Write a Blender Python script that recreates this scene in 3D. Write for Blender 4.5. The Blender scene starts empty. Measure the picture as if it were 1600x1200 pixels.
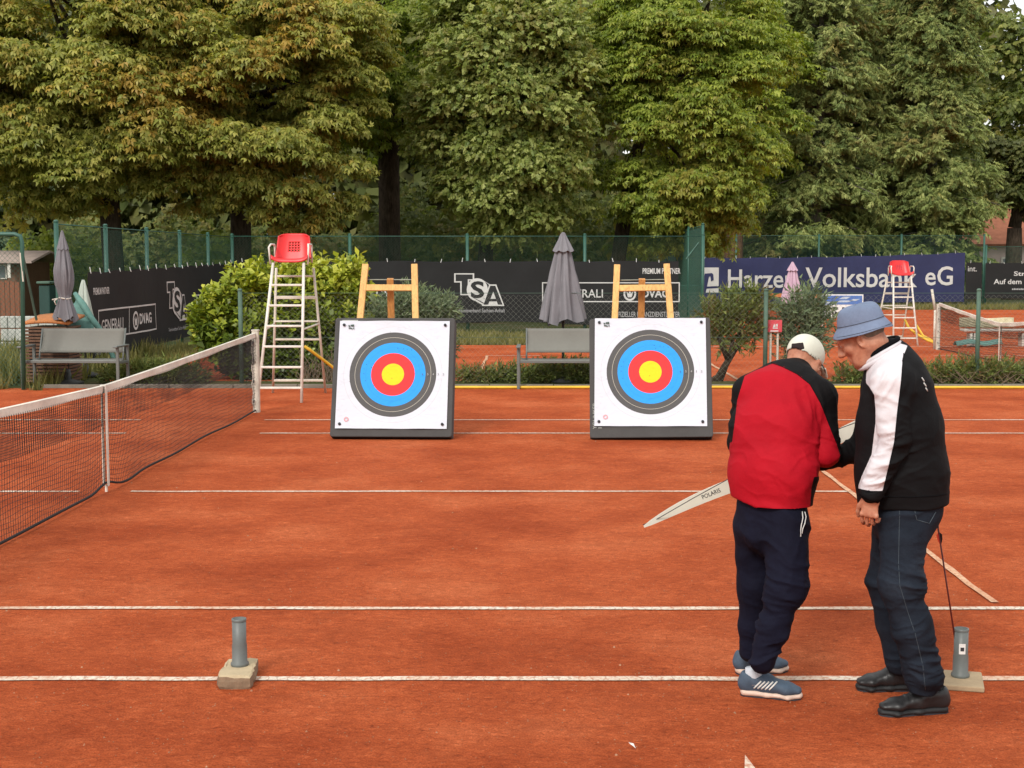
import bpy, bmesh, math, random
import numpy as np
from mathutils import Vector, Matrix

random.seed(7)
rng = np.random.default_rng(11)
scene = bpy.context.scene
COL = scene.collection

# ---------------------------------------------------------------- camera
FPX, VPX, CY = 2215.0, 855.0, 600.0          # focal length and principal point in photo pixels (1600 x 1200)
CAMH, PITCH = 1.99, math.radians(5.0)
cam_data = bpy.data.cameras.new('camera')
cam_data.sensor_width = 36.0
cam_data.lens = FPX / 1600.0 * 36.0
cam_data.shift_x = -(VPX - 800.0) / 1600.0
cam_data.clip_end = 2000.0
cam = bpy.data.objects.new('camera', cam_data)
cam.location = (0, 0, CAMH)
cam.rotation_euler = (math.pi / 2 - PITCH, 0, 0)
COL.objects.link(cam)
scene.camera = cam

# ---------------------------------------------------------------- sky and sun (overcast afternoon)
SUN_EL, SUN_AZ = math.radians(40), math.radians(203)     # azimuth clockwise from +Y: behind the camera, a little left
world = bpy.data.worlds.new('World')
scene.world = world
world.use_nodes = True
wn, wl = world.node_tree.nodes, world.node_tree.links
wn.clear()
w_out = wn.new('ShaderNodeOutputWorld')
w_bg = wn.new('ShaderNodeBackground')
w_sky = wn.new('ShaderNodeTexSky')
w_sky.sky_type = 'NISHITA'
w_sky.sun_disc = False
w_sky.sun_elevation = SUN_EL
w_sky.sun_rotation = SUN_AZ
w_sky.air_density = 1.0
w_sky.dust_density = 3.0
w_sky.ozone_density = 1.0
w_veil = wn.new('ShaderNodeMix')                      # cloud veil: an even grey-white over the clear sky
w_veil.data_type = 'RGBA'
w_veil.inputs[0].default_value = 0.72
w_veil.inputs[7].default_value = (9.2, 9.0, 8.6, 1)
wl.new(w_sky.outputs[0], w_veil.inputs[6])
wl.new(w_veil.outputs[2], w_bg.inputs[0])
w_bg.inputs[1].default_value = 0.098
wl.new(w_bg.outputs[0], w_out.inputs[0])

sun_data = bpy.data.lights.new('sun', 'SUN')
sun_data.energy = 1.5
sun_data.angle = math.radians(15)
sun_data.color = (1.0, 0.965, 0.91)
sun = bpy.data.objects.new('sun', sun_data)
COL.objects.link(sun)
_sd = Vector((math.sin(SUN_AZ) * math.cos(SUN_EL), math.cos(SUN_AZ) * math.cos(SUN_EL), math.sin(SUN_EL)))
sun.rotation_euler = _sd.to_track_quat('Z', 'Y').to_euler()
sun.location = (-6, -8, 30)

vs = scene.view_settings
vs.view_transform = 'Standard'
vs.look = 'None'
vs.gamma = 1.0
vs.use_curve_mapping = False
vs.exposure = 0.68
scene.cycles.max_bounces = 5
scene.cycles.diffuse_bounces = 2
scene.cycles.transparent_max_bounces = 5
scene.cycles.sample_clamp_indirect = 6.0

# ---------------------------------------------------------------- measuring helpers: where a photographed point stands
_c, _s = math.cos(PITCH), math.sin(PITCH)
def ray(px, py):
    a, b = (px - VPX) / FPX, (CY - py) / FPX
    return Vector((a, _c + b * _s, -_s + b * _c))
def atY(px, py, Y):
    d = ray(px, py); t = Y / d.y
    return Vector((d.x * t, Y, CAMH + d.z * t))
def atX(px, py, X):
    d = ray(px, py); t = X / d.x
    return Vector((X, d.y * t, CAMH + d.z * t))
def ground(px, py, z=0.0):
    d = ray(px, py); t = (z - CAMH) / d.z
    return Vector((d.x * t, d.y * t, z))

# ---------------------------------------------------------------- object helpers
def tag(o, label=None, cat=None, group=None, kind=None):
    if label: o['label'] = label
    if cat: o['category'] = cat
    if group: o['group'] = group
    if kind: o['kind'] = kind
    return o
def empty(name, loc=(0, 0, 0), label=None, cat=None, group=None):
    o = bpy.data.objects.new(name, None)
    o.empty_display_size = 0.1
    o.location = loc
    COL.objects.link(o)
    return tag(o, label, cat, group)
def link(name, me, mats=None, parent=None, smooth=False):
    """mesh data given in world coordinates; kept there when parented to an unrotated, unscaled parent"""
    o = bpy.data.objects.new(name, me)
    COL.objects.link(o)
    if mats is not None:
        for m in (mats if isinstance(mats, (list, tuple)) else [mats]):
            me.materials.append(m)
    if parent is not None:
        o.parent = parent
        p, off = parent, Vector((0, 0, 0))
        while p is not None:
            off += Vector(p.location); p = p.parent
        o.location = -off + Vector((0, 0, 0))
    if smooth:
        me.polygons.foreach_set('use_smooth', [True] * len(me.polygons))
    return o

class MB:
    """collects world-space geometry for ONE mesh object"""
    def __init__(s): s.v = []; s.f = []; s.mi = []
    def add(s, verts, faces, mi=0):
        b = len(s.v)
        s.v.extend([tuple(p) for p in verts])
        s.f.extend([tuple(i + b for i in f) for f in faces])
        s.mi.extend([mi] * len(faces))
        return s
    def box(s, c, size, rot=None, mi=0):
        hx, hy, hz = size[0] / 2, size[1] / 2, size[2] / 2
        R = rot if rot is not None else Matrix.Identity(3)
        c = Vector(c)
        vs_ = [c + R @ Vector((x * hx, y * hy, z * hz)) for x in (-1, 1) for y in (-1, 1) for z in (-1, 1)]
        return s.add(vs_, [(0, 1, 3, 2), (4, 6, 7, 5), (0, 4, 5, 1), (2, 3, 7, 6), (0, 2, 6, 4), (1, 5, 7, 3)], mi)
    def bar(s, a, b, w, h, up=(0, 0, 1), mi=0):
        """rectangular bar from a to b, w across, h along 'up'"""
        a, b = Vector(a), Vector(b)
        d = (b - a); L = d.length; d.normalize()
        u = Vector(up); sd = d.cross(u)
        if sd.length < 1e-4: sd = d.cross(Vector((0, 1, 0)))
        sd.normalize(); u = sd.cross(d).normalized()
        R = Matrix((sd, d, u)).transposed()
        return s.box((a + b) / 2, (w, L, h), R, mi)
    def tube(s, pts, r, n=8, caps=True, mi=0, closed=False):
        pts = [Vector(p) for p in pts]
        m = len(pts); rs = r if isinstance(r, (list, tuple)) else [r] * m
        rings = []; prev = None
        for i, p in enumerate(pts):
            if closed: t = pts[(i + 1) % m] - pts[i - 1]
            else: t = pts[min(i + 1, m - 1)] - pts[max(i - 1, 0)]
            t.normalize()
            if prev is None:
                x = t.cross(Vector((0, 0, 1)))
                if x.length < 0.05: x = t.cross(Vector((0, 1, 0)))
            else: x = prev - t * prev.dot(t)
            x.normalize(); prev = x; y = t.cross(x)
            rings.append([p + (x * math.cos(2 * math.pi * k / n) + y * math.sin(2 * math.pi * k / n)) * rs[i] for k in range(n)])
        V = [q for rg in rings for q in rg]; F = []
        for i in range(m if closed else m - 1):
            j = (i + 1) % m
            for k in range(n):
                F.append((i * n + k, i * n + (k + 1) % n, j * n + (k + 1) % n, j * n + k))
        if caps and not closed:
            F.append(tuple(range(n))[::-1]); F.append(tuple((m - 1) * n + k for k in range(n)))
        return s.add(V, F, mi)
    def lathe(s, prof, origin, n=24, mi=0, caps=True):
        """prof: list of (r, z)"""
        o = Vector(origin); V = []; F = []
        for r, z in prof:
            for k in range(n):
                a = 2 * math.pi * k / n
                V.append(o + Vector((r * math.cos(a), r * math.sin(a), z)))
        for i in range(len(prof) - 1):
            for k in range(n):
                F.append((i * n + k, i * n + (k + 1) % n, (i + 1) * n + (k + 1) % n, (i + 1) * n + k))
        if caps:
            F.append(tuple(range(n))[::-1]); F.append(tuple((len(prof) - 1) * n + k for k in range(n)))
        return s.add(V, F, mi)
    def grid(s, fn, nu, nv, mi=0, skip=None):
        V = [fn(i / nu, j / nv) for j in range(nv + 1) for i in range(nu + 1)]
        F = []
        for j in range(nv):
            for i in range(nu):
                if skip and skip(i, j): continue
                a = j * (nu + 1) + i
                F.append((a, a + 1, a + nu + 2, a + nu + 1))
        return s.add(V, F, mi)
    def mesh(s, name):
        me = bpy.data.meshes.new(name)
        me.from_pydata(s.v, [], s.f)
        if any(s.mi): me.polygons.foreach_set('material_index', s.mi)
        me.update()
        return me
    def build(s, name, mats, parent=None, smooth=False, bevel=0.0, solid=0.0, subsurf=0):
        o = link(name, s.mesh(name), mats, parent, smooth)
        if solid:
            m = o.modifiers.new('solid', 'SOLIDIFY'); m.thickness = solid; m.offset = 0
        if subsurf:
            m = o.modifiers.new('sub', 'SUBSURF'); m.levels = m.render_levels = subsurf
        if bevel:
            m = o.modifiers.new('bevel', 'BEVEL'); m.width = bevel; m.segments = 2; m.limit_method = 'ANGLE'
        return o

def np_mesh(name, V, F, attrs=None):
    """V (n,3) float, F (m,k) int with one k; attrs: dict name -> (n,) float on points"""
    me = bpy.data.meshes.new(name)
    n, m, k = len(V), len(F), F.shape[1]
    me.vertices.add(n); me.vertices.foreach_set('co', np.ascontiguousarray(V, dtype=np.float32).ravel())
    me.loops.add(m * k); me.loops.foreach_set('vertex_index', np.ascontiguousarray(F, dtype=np.int32).ravel())
    me.polygons.add(m)
    me.polygons.foreach_set('loop_start', np.arange(0, m * k, k, dtype=np.int32))
    try: me.polygons.foreach_set('loop_total', np.full(m, k, dtype=np.int32))
    except Exception: pass
    me.update(calc_edges=True)
    for an, arr in (attrs or {}).items():
        a = me.attributes.new(an, 'FLOAT', 'POINT')
        a.data.foreach_set('value', np.ascontiguousarray(arr, dtype=np.float32))
    return me

# ---------------------------------------------------------------- procedural materials
class NT:
    def __init__(s, m):
        m.use_nodes = True
        s.n, s.l = m.node_tree.nodes, m.node_tree.links
        s.b = s.n['Principled BSDF']; s.out = s.n['Material Output']
        s.tc = s.n.new('ShaderNodeTexCoord')
    def noise(s, scale, detail=4, rough=0.55, vec=None, dist=0.0):
        t = s.n.new('ShaderNodeTexNoise'); t.inputs['Scale'].default_value = scale
        t.inputs['Detail'].default_value = detail; t.inputs['Roughness'].default_value = rough
        t.inputs['Distortion'].default_value = dist
        s.l.new(vec if vec is not None else s.tc.outputs['Object'], t.inputs['Vector'])
        return t.outputs['Fac']
    def mapping(s, scale=(1, 1, 1), rot=(0, 0, 0), src=None):
        t = s.n.new('ShaderNodeMapping'); t.inputs['Scale'].default_value = scale; t.inputs['Rotation'].default_value = rot
        s.l.new(src if src is not None else s.tc.outputs['Object'], t.inputs['Vector'])
        return t.outputs[0]
    def ramp(s, fac, stops, interp='LINEAR'):
        t = s.n.new('ShaderNodeValToRGB'); t.color_ramp.interpolation = interp
        els = t.color_ramp.elements
        while len(els) > 1: els.remove(els[-1])
        els[0].position = stops[0][0]; els[0].color = tuple(stops[0][1]) + (1,) if len(stops[0][1]) == 3 else stops[0][1]
        for p, c in stops[1:]:
            e = els.new(p); e.color = tuple(c) + (1,) if len(c) == 3 else c
        s.l.new(fac, t.inputs[0]); return t.outputs[0]
    def mix(s, fac, a, b, mode='MIX'):
        t = s.n.new('ShaderNodeMix'); t.data_type = 'RGBA'; t.blend_type = mode
        for sock, v in ((t.inputs[0], fac), (t.inputs[6], a), (t.inputs[7], b)):
            if isinstance(v, (int, float)): sock.default_value = v
            elif isinstance(v, (tuple, list)): sock.default_value = tuple(v) + ((1,) if len(v) == 3 else ())
            else: s.l.new(v, sock)
        return t.outputs[2]
    def math(s, op, a, b=None, clamp=False):
        t = s.n.new('ShaderNodeMath'); t.operation = op; t.use_clamp = clamp
        for sock, v in ((t.inputs[0], a), (t.inputs[1], b)):
            if v is None: continue
            if isinstance(v, (int, float)): sock.default_value = v
            else: s.l.new(v, sock)
        return t.outputs[0]
    def attr(s, name):
        t = s.n.new('ShaderNodeAttribute'); t.attribute_name = name
        return t
    def sep(s, vec):
        t = s.n.new('ShaderNodeSeparateXYZ'); s.l.new(vec, t.inputs[0]); return t.outputs
    def bump(s, h, strength=0.3, dist=0.01, normal=None):
        t = s.n.new('ShaderNodeBump'); t.inputs['Strength'].default_value = strength; t.inputs['Distance'].default_value = dist
        s.l.new(h, t.inputs['Height'])
        if normal is not None: s.l.new(normal, t.inputs['Normal'])
        s.l.new(t.outputs[0], s.b.inputs['Normal']); return t.outputs[0]
    def color(s, c):
        if isinstance(c, (tuple, list)): s.b.inputs['Base Color'].default_value = tuple(c) + (1,)
        else: s.l.new(c, s.b.inputs['Base Color'])
    def set(s, rough=None, metal=None, spec=None):
        if rough is not None:
            if isinstance(rough, (int, float)): s.b.inputs['Roughness'].default_value = rough
            else: s.l.new(rough, s.b.inputs['Roughness'])
        if metal is not None: s.b.inputs['Metallic'].default_value = metal
        if spec is not None: s.b.inputs['Specular IOR Level'].default_value = spec

def lin(r, g, b):
    f = lambda c: (c / 255 / 12.92) if c / 255 <= 0.04045 else ((c / 255 + 0.055) / 1.055) ** 2.4
    return (f(r), f(g), f(b))
def sc(c, k): return tuple(x * k for x in c)
def make_mat(name, col, rough=0.6, var=0.18, scale=6.0, bump=0.15, bscale=60.0, bdist=0.004, metal=0.0, spec=0.4, col2=None):
    """plain painted / cloth / wood surface with uneven colour and a fine relief"""
    m = bpy.data.materials.new(name); t = NT(m)
    n = t.noise(scale, 5)
    n2 = t.noise(scale * 9, 3)
    f = t.math('MULTIPLY_ADD', n2, 0.35); t.n[-1].inputs[2].default_value = 0.0
    fac = t.math('ADD', t.math('MULTIPLY', n, 0.7), t.math('MULTIPLY', n2, 0.3))
    c = t.ramp(fac, [(0.3, sc(col, 1 - var)), (0.7, col2 if col2 else sc(col, 1 + var * 0.6))])
    t.color(c); t.set(rough, metal, spec)
    if bump: t.bump(t.noise(bscale, 3), bump, bdist)
    return m

def text_data(body, size=1.0, offset=0.0, align='LEFT', shear=0.0):
    """flat lettering as (verts, faces) in its own plane, baseline at y=0"""
    cu = bpy.data.curves.new('t', 'FONT'); cu.body = body; cu.size = size; cu.offset = offset; cu.shear = shear
    cu.resolution_u = 3
    o = bpy.data.objects.new('t', cu); COL.objects.link(o)
    dg = bpy.context.evaluated_depsgraph_get()
    me = o.evaluated_get(dg).to_mesh()
    V = np.array([v.co[:] for v in me.vertices]); F = [tuple(p.vertices) for p in me.polygons]
    o.evaluated_get(dg).to_mesh_clear()
    bpy.data.objects.remove(o); bpy.data.curves.remove(cu)
    return V, F
# ---------------------------------------------------------------- the palette
def clay_material(name):
    m = bpy.data.materials.new(name); t = NT(m)
    P = t.tc.outputs['Object']
    streak = t.mapping((1.0, 1.35, 1.0), (0, 0, 0.25))
    n1 = t.noise(0.8, 6, 0.62)                         # damp and dry patches metres across
    n2 = t.noise(7.5, 8, 0.74, streak, 0.35)            # drag-mat and shoe scuffs
    n3 = t.noise(26.0, 6, 0.72, streak, 0.7)
    n4 = t.noise(110.0, 4, 0.7)
    n5 = t.noise(420.0, 2, 0.5)
    base = t.ramp(n1, [(0.34, (0.395, 0.068, 0.018)), (0.52, (0.52, 0.104, 0.031)), (0.68, (0.61, 0.146, 0.051))])
    mid = t.ramp(n2, [(0.26, (0.55, 0.49, 0.46)), (0.42, (0.92, 0.91, 0.90)), (0.52, (1.0, 1.0, 1.0)), (0.60, (1.10, 1.18, 1.25)), (0.72, (1.38, 1.65, 1.9))])
    c = t.mix(0.75, base, mid, 'MULTIPLY')
    fine = t.ramp(n3, [(0.26, (0.30, 0.25, 0.22)), (0.42, (0.88, 0.86, 0.85)), (0.56, (1.04, 1.06, 1.06)), (0.72, (1.45, 1.75, 2.0))])
    c = t.mix(0.85, c, fine, 'MULTIPLY')
    gr = t.ramp(n4, [(0.28, (0.35, 0.30, 0.28)), (0.48, (0.97, 0.97, 0.97)), (0.72, (1.5, 1.7, 1.9))])
    c = t.mix(0.7, c, gr, 'MULTIPLY')
    c = t.mix(0.35, c, t.ramp(n5, [(0.3, (0.6, 0.6, 0.6)), (0.7, (1.35, 1.35, 1.35))]), 'MULTIPLY')
    # slide marks and shoe scuffs: thin broken crescents, and broad drag-mat sweeps
    sw = t.n.new('ShaderNodeTexWave'); sw.inputs['Scale'].default_value = 0.55; sw.inputs['Distortion'].default_value = 9.0; sw.inputs['Detail'].default_value = 3.0; sw.inputs['Detail Scale'].default_value = 0.6
    t.l.new(t.mapping((1, 0.8, 1), (0, 0, 1.2)), sw.inputs['Vector'])
    c = t.mix(0.10, c, t.ramp(sw.outputs['Fac'], [(0.0, (0.82, 0.78, 0.76)), (0.5, (1, 1, 1)), (1.0, (1.12, 1.16, 1.2))]), 'MULTIPLY')
    r1 = t.math('ABSOLUTE', t.math('SUBTRACT', t.noise(2.6, 3, 0.5, t.mapping((1, 1, 1), (0, 0, 0.7)), 0.8), 0.5))
    r2 = t.noise(1.3, 3, 0.6)
    scf = t.math('MULTIPLY', t.ramp(r1, [(0.0, (1, 1, 1)), (0.055, (0, 0, 0))]), t.ramp(r2, [(0.46, (0, 0, 0)), (0.62, (1, 1, 1))]))
    scf = t.math('MULTIPLY', scf, t.ramp(n3, [(0.40, (0, 0, 0)), (0.55, (1, 1, 1))]))
    c = t.mix(t.math('MULTIPLY', scf, 0.34), c, (0.22, 0.045, 0.015))
    t.color(c); t.set(0.95, 0, 0.12)
    h = t.math('ADD', t.math('MULTIPLY', n2, 1.3), t.math('ADD', t.math('MULTIPLY', n3, 0.8), t.math('MULTIPLY', n4, 0.35)))
    t.bump(h, 0.9, 0.035)
    return m
M = {}
M['clay'] = clay_material('clay')

def line_material(name, along, col=(0.66, 0.60, 0.50), pitch=0.055):
    """white plastic line tape, nailed and dusted with clay; along: 0 = runs in x, 1 = runs in y"""
    m = bpy.data.materials.new(name); t = NT(m)
    xyz = t.sep(t.tc.outputs['Object'])
    u = t.math('MULTIPLY', xyz[along], 1 / pitch)
    w = t.noise(9, 2)
    fr = t.math('FRACT', t.math('ADD', u, t.math('MULTIPLY', w, 2.5)))
    joint = t.math('LESS_THAN', fr, 0.13)
    dirt = t.ramp(t.noise(2.2, 5, 0.7), [(0.42, (0, 0, 0)), (0.62, (1, 1, 1))])
    dirt2 = t.ramp(t.noise(40, 4, 0.7), [(0.46, (0, 0, 0)), (0.66, (1, 1, 1))])
    c = t.mix(t.math('MULTIPLY', joint, 0.5), col, (0.20, 0.10, 0.06))
    c = t.mix(t.math('MULTIPLY', dirt, 0.55), c, (0.52, 0.27, 0.15))
    c = t.mix(t.math('MULTIPLY', dirt2, 0.8), c, (0.42, 0.13, 0.06))
    t.color(c); t.set(0.75, 0, 0.2); t.bump(t.noise(60, 3), 0.3, 0.004)
    return m
M['line_x'] = line_material('line_tape_across', 0)
M['line_y'] = line_material('line_tape_along', 1)
M['line_dirty'] = line_material('clay_stained_line_tape', 1, (0.62, 0.41, 0.26), 0.28)

def earth_material():
    m = bpy.data.materials.new('grassy_earth'); t = NT(m)
    n = t.noise(0.5, 6, 0.65); n2 = t.noise(9, 5, 0.7)
    c = t.ramp(n, [(0.35, (0.075, 0.07, 0.03)), (0.5, (0.06, 0.075, 0.025)), (0.68, (0.13, 0.10, 0.055))])
    c = t.mix(0.6, c, t.ramp(n2, [(0.3, (0.5, 0.5, 0.5)), (0.7, (1.3, 1.3, 1.2))]), 'MULTIPLY')
    t.color(c); t.set(0.95, 0, 0.1); t.bump(n2, 0.8, 0.05)
    return m
M['earth'] = earth_material()

def leaf_material(name, stops, trans=0.38, rough=0.5, dry=None, dry_scale=0.35, dry_at=0.56, dry_amt=0.8):
    """leaf colour from a per-leaf random value; optional browning in patches of the crown"""
    m = bpy.data.materials.new(name); t = NT(m)
    a = t.attr('rnd').outputs['Fac']
    c = t.ramp(a, stops)
    if dry is not None:
        a2 = t.attr('rnd2').outputs['Fac']
        n = t.noise(dry_scale, 3, 0.6)
        f = t.math('ADD', n, t.math('MULTIPLY', t.math('SUBTRACT', a2, 0.5), 0.34))
        f = t.ramp(f, [(dry_at - 0.07, (0, 0, 0)), (dry_at + 0.10, (1, 1, 1))])
        c = t.mix(t.math('MULTIPLY', f, dry_amt), c, dry)
    t.color(c); t.set(rough, 0, 0.35)
    tr = t.n.new('ShaderNodeBsdfTranslucent')
    t.l.new(t.mix(1.0, c, (1.25, 1.35, 0.55), 'MULTIPLY'), tr.inputs['Color'])
    mx = t.n.new('ShaderNodeMixShader'); mx.inputs[0].default_value = trans
    t.l.new(t.b.outputs[0], mx.inputs[1]); t.l.new(tr.outputs[0], mx.inputs[2])
    t.l.new(mx.outputs[0], t.out.inputs['Surface'])
    return m
M['chestnut'] = leaf_material('chestnut_leaves', [(0.0, (0.1515, 0.1911, 0.03623)), (0.5, (0.2833, 0.2965, 0.05929)), (1.0, (0.5007, 0.4743, 0.1235))],
                              dry=(0.46, 0.27, 0.05), dry_at=0.60, dry_amt=0.75)
M['chestnut_green'] = leaf_material('green_chestnut_leaves', [(0.0, (0.1242, 0.1863, 0.02795)), (0.5, (0.236, 0.2981, 0.04347)), (1.0, (0.4099, 0.4595, 0.08539))],
                                    dry=(0.30, 0.24, 0.05), dry_at=0.66, dry_amt=0.7)
M['ash'] = leaf_material('ash_leaves', [(0.0, (0.1304, 0.1863, 0.04347)), (0.5, (0.2608, 0.3105, 0.07763)), (1.0, (0.4471, 0.4844, 0.1629))],
                         dry=(0.28, 0.25, 0.08), dry_at=0.64)
M['dark_leaf'] = leaf_material('dark_undergrowth_leaves', [(0.0, (0.06831, 0.09315, 0.02484)), (0.6, (0.1304, 0.149, 0.04347)), (1.0, (0.2236, 0.2173, 0.06986))],
                               dry=(0.12, 0.10, 0.03), dry_at=0.62)
M['hedge_leaf'] = leaf_material('hedge_leaves', [(0.0, (0.09936, 0.1366, 0.03416)), (0.6, (0.1863, 0.2236, 0.05589)), (1.0, (0.3353, 0.3353, 0.09315))], dry=(0.25, 0.20, 0.05), dry_at=0.62)
M['conifer'] = leaf_material('conifer_needles', [(0.0, (0.1026, 0.1512, 0.0432)), (0.5, (0.2052, 0.2538, 0.0702)), (1.0, (0.3672, 0.405, 0.135))],
                             trans=0.15, rough=0.65, dry=(0.27, 0.20, 0.06), dry_at=0.70)
M['laurel'] = leaf_material('laurel_leaves', [(0.0, (0.07, 0.11, 0.016)), (0.45, (0.15, 0.21, 0.026)), (0.8, (0.34, 0.40, 0.045)), (1.0, (0.50, 0.52, 0.075))],
                            trans=0.25, rough=0.35)
M['juniper'] = leaf_material('juniper_sprays', [(0.0, (0.07, 0.10, 0.026)), (0.5, (0.14, 0.18, 0.042)), (1.0, (0.27, 0.30, 0.08))],
                             trans=0.12, rough=0.7, dry=(0.16, 0.10, 0.04), dry_scale=1.6, dry_at=0.62)
M['juniper_blue'] = leaf_material('blue_juniper_sprays', [(0.0, (0.07, 0.105, 0.055)), (0.5, (0.145, 0.195, 0.10)), (1.0, (0.27, 0.33, 0.17))],
                                  trans=0.1, rough=0.7)
M['grass'] = leaf_material('grass_blades', [(0.0, (0.09, 0.10, 0.025)), (0.5, (0.19, 0.18, 0.05)), (1.0, (0.30, 0.26, 0.10))], trans=0.2, rough=0.7)
M['dry_twig'] = make_mat('dry_twigs', (0.17, 0.12, 0.075), 0.85, 0.4, 12, 0.4, 40)

def bark_material(name, col):
    m = bpy.data.materials.new(name); t = NT(m)
    v = t.mapping((1, 1, 0.22))
    n = t.noise(16, 6, 0.7, v); n2 = t.noise(3, 4)
    c = t.ramp(n, [(0.32, sc(col, 0.35)), (0.55, col), (0.75, sc(col, 1.5))])
    c = t.mix(0.4, c, t.ramp(n2, [(0.35, (0.6, 0.65, 0.5)), (0.65, (1.2, 1.15, 1.1))]), 'MULTIPLY')
    t.color(c); t.set(0.95, 0, 0.1); t.bump(n, 0.9, 0.05)
    return m
M['bark'] = bark_material('bark', (0.075, 0.056, 0.042))
M['bark_red'] = bark_material('reddish_bark', (0.16, 0.085, 0.05))
M['bark_grey'] = bark_material('grey_bark', (0.16, 0.15, 0.12))

M['white_metal'] = make_mat('white_painted_metal', (0.70, 0.67, 0.60), 0.45, 0.22, 5, 0.12, 40)
M['cream_metal'] = make_mat('worn_cream_metal', (0.62, 0.59, 0.50), 0.5, 0.3, 6, 0.15, 40)
M['net_tape'] = make_mat('net_headband_cloth', (0.72, 0.67, 0.58), 0.85, 0.25, 4, 0.3, 30, 0.01)
M['net_cord'] = make_mat('black_net_cord', (0.016, 0.014, 0.014), 0.8, 0.3, 6, 0)
M['green_metal'] = make_mat('green_coated_metal', (0.032, 0.105, 0.076), 0.45, 0.3, 4, 0.1, 50)
M['green_wire'] = make_mat('green_coated_wire', (0.03, 0.10, 0.07), 0.5, 0.25, 4, 0)
M['green_old'] = make_mat('weathered_green_post', (0.075, 0.13, 0.095), 0.75, 0.4, 6, 0.3, 40)
M['grey_wire'] = make_mat('galvanised_wire', (0.26, 0.27, 0.22), 0.55, 0.3, 4, 0, metal=0.4)
M['black_banner'] = make_mat('black_mesh_banner', (0.013, 0.0135, 0.0135), 0.85, 0.3, 1.2, 0.2, 220, 0.002)
M['blue_banner'] = make_mat('navy_banner', (0.020, 0.026, 0.085), 0.7, 0.25, 1.0, 0.2, 220, 0.002)
M['print_white'] = make_mat('white_banner_print', (0.55, 0.55, 0.53), 0.8, 0.12, 3, 0)
M['print_grey'] = make_mat('grey_banner_print', (0.42, 0.42, 0.42), 0.8, 0.15, 3, 0)
M['print_black'] = make_mat('black_print', (0.02, 0.021, 0.021), 0.8, 0.2, 3, 0)
M['tie_white'] = make_mat('white_cable_tie', (0.7, 0.7, 0.66), 0.6, 0.1, 9, 0)
M['red_plastic'] = make_mat('red_plastic', (0.62, 0.022, 0.024), 0.38, 0.15, 5, 0.05, 60)
M['yellow_hose'] = make_mat('yellow_hose', (0.72, 0.46, 0.04), 0.55, 0.25, 3, 0.15, 30)
M['grey_fabric'] = make_mat('grey_parasol_cloth', (0.190, 0.187, 0.203), 0.85, 0.14, 2.5, 0.25, 160, 0.003)
M['pink_fabric'] = make_mat('mauve_parasol_cloth', (0.50, 0.35, 0.44), 0.85, 0.16, 3, 0.2, 120, 0.003)
M['pale_fabric'] = make_mat('pale_green_parasol_cloth', (0.44, 0.50, 0.44), 0.85, 0.2, 3, 0.2, 120, 0.003)
M['teal_fabric'] = make_mat('teal_tarpaulin', (0.10, 0.22, 0.19), 0.7, 0.3, 3, 0.3, 40, 0.01)
M['bench_sheet'] = make_mat('grey_bench_sheet', (0.165, 0.165, 0.145), 0.75, 0.10, 3, 0.2, 200, 0.002)
M['bench_frame'] = make_mat('grey_metal_frame', (0.15, 0.165, 0.155), 0.5, 0.15, 6, 0.1, 50, metal=0.2)
M['dark_metal'] = make_mat('dark_metal', (0.04, 0.042, 0.042), 0.5, 0.2, 6, 0.1, 50)
M['foam'] = make_mat('grey_foam_board', (0.066, 0.065, 0.064), 0.9, 0.14, 5, 0.35, 120, 0.003)
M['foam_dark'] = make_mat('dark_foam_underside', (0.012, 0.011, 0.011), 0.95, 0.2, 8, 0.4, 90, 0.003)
M['kerb'] = make_mat('weathered_concrete', (0.20, 0.18, 0.145), 0.9, 0.3, 3, 0.4, 60, 0.006)
M['slab'] = make_mat('sandy_concrete_slab', (0.47, 0.375, 0.235), 0.92, 0.22, 9, 0.6, 70, 0.006)
M['slab_side'] = make_mat('dark_slab_side', (0.22, 0.15, 0.095), 0.95, 0.35, 14, 0.6, 60, 0.006)
M['board_base'] = make_mat('weathered_plywood', (0.36, 0.27, 0.165), 0.85, 0.25, 7, 0.4, 60, 0.004)
M['pvc'] = make_mat('grey_pvc_pipe', (0.125, 0.14, 0.135), 0.45, 0.12, 8, 0.06, 40)
M['paper'] = make_mat('white_label_paper', (0.72, 0.71, 0.68), 0.8, 0.08, 20, 0)
M['pin'] = make_mat('dark_pin', (0.03, 0.03, 0.035), 0.5, 0.1, 20, 0)
M['red_ink'] = make_mat('red_ink', (0.72, 0.25, 0.28), 0.8, 0.1, 30, 0)
M['grey_ink'] = make_mat('dark_green_ink', (0.06, 0.085, 0.075), 0.8, 0.1, 30, 0)
M['pale_ink'] = make_mat('pale_marker', (0.36, 0.38, 0.35), 0.8, 0.2, 30, 0)

def wood_material(name, col):
    m = bpy.data.materials.new(name); t = NT(m)
    v = t.mapping((9, 9, 1.1))
    n = t.noise(4, 6, 0.6, v, 1.2); n2 = t.noise(2, 3)
    c = t.ramp(n, [(0.30, sc(col, 0.62)), (0.5, col), (0.75, sc(col, 1.22))])
    c = t.mix(0.5, c, t.ramp(n2, [(0.3, (0.75, 0.7, 0.65)), (0.7, (1.1, 1.1, 1.1))]), 'MULTIPLY')
    t.color(c); t.set(0.6, 0, 0.3); t.bump(n, 0.25, 0.004)
    return m
M['pine'] = wood_material('pine', (0.68, 0.40, 0.14))
M['pine_dark'] = wood_material('darker_pine', (0.54, 0.25, 0.075))
M['brown_wood'] = wood_material('brown_slats', (0.155, 0.085, 0.052))
M['orange_wood'] = wood_material('orange_lid', (0.50, 0.19, 0.06))
M['rust_wood'] = wood_material('rusty_brown_boards', (0.22, 0.085, 0.045))
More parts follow.
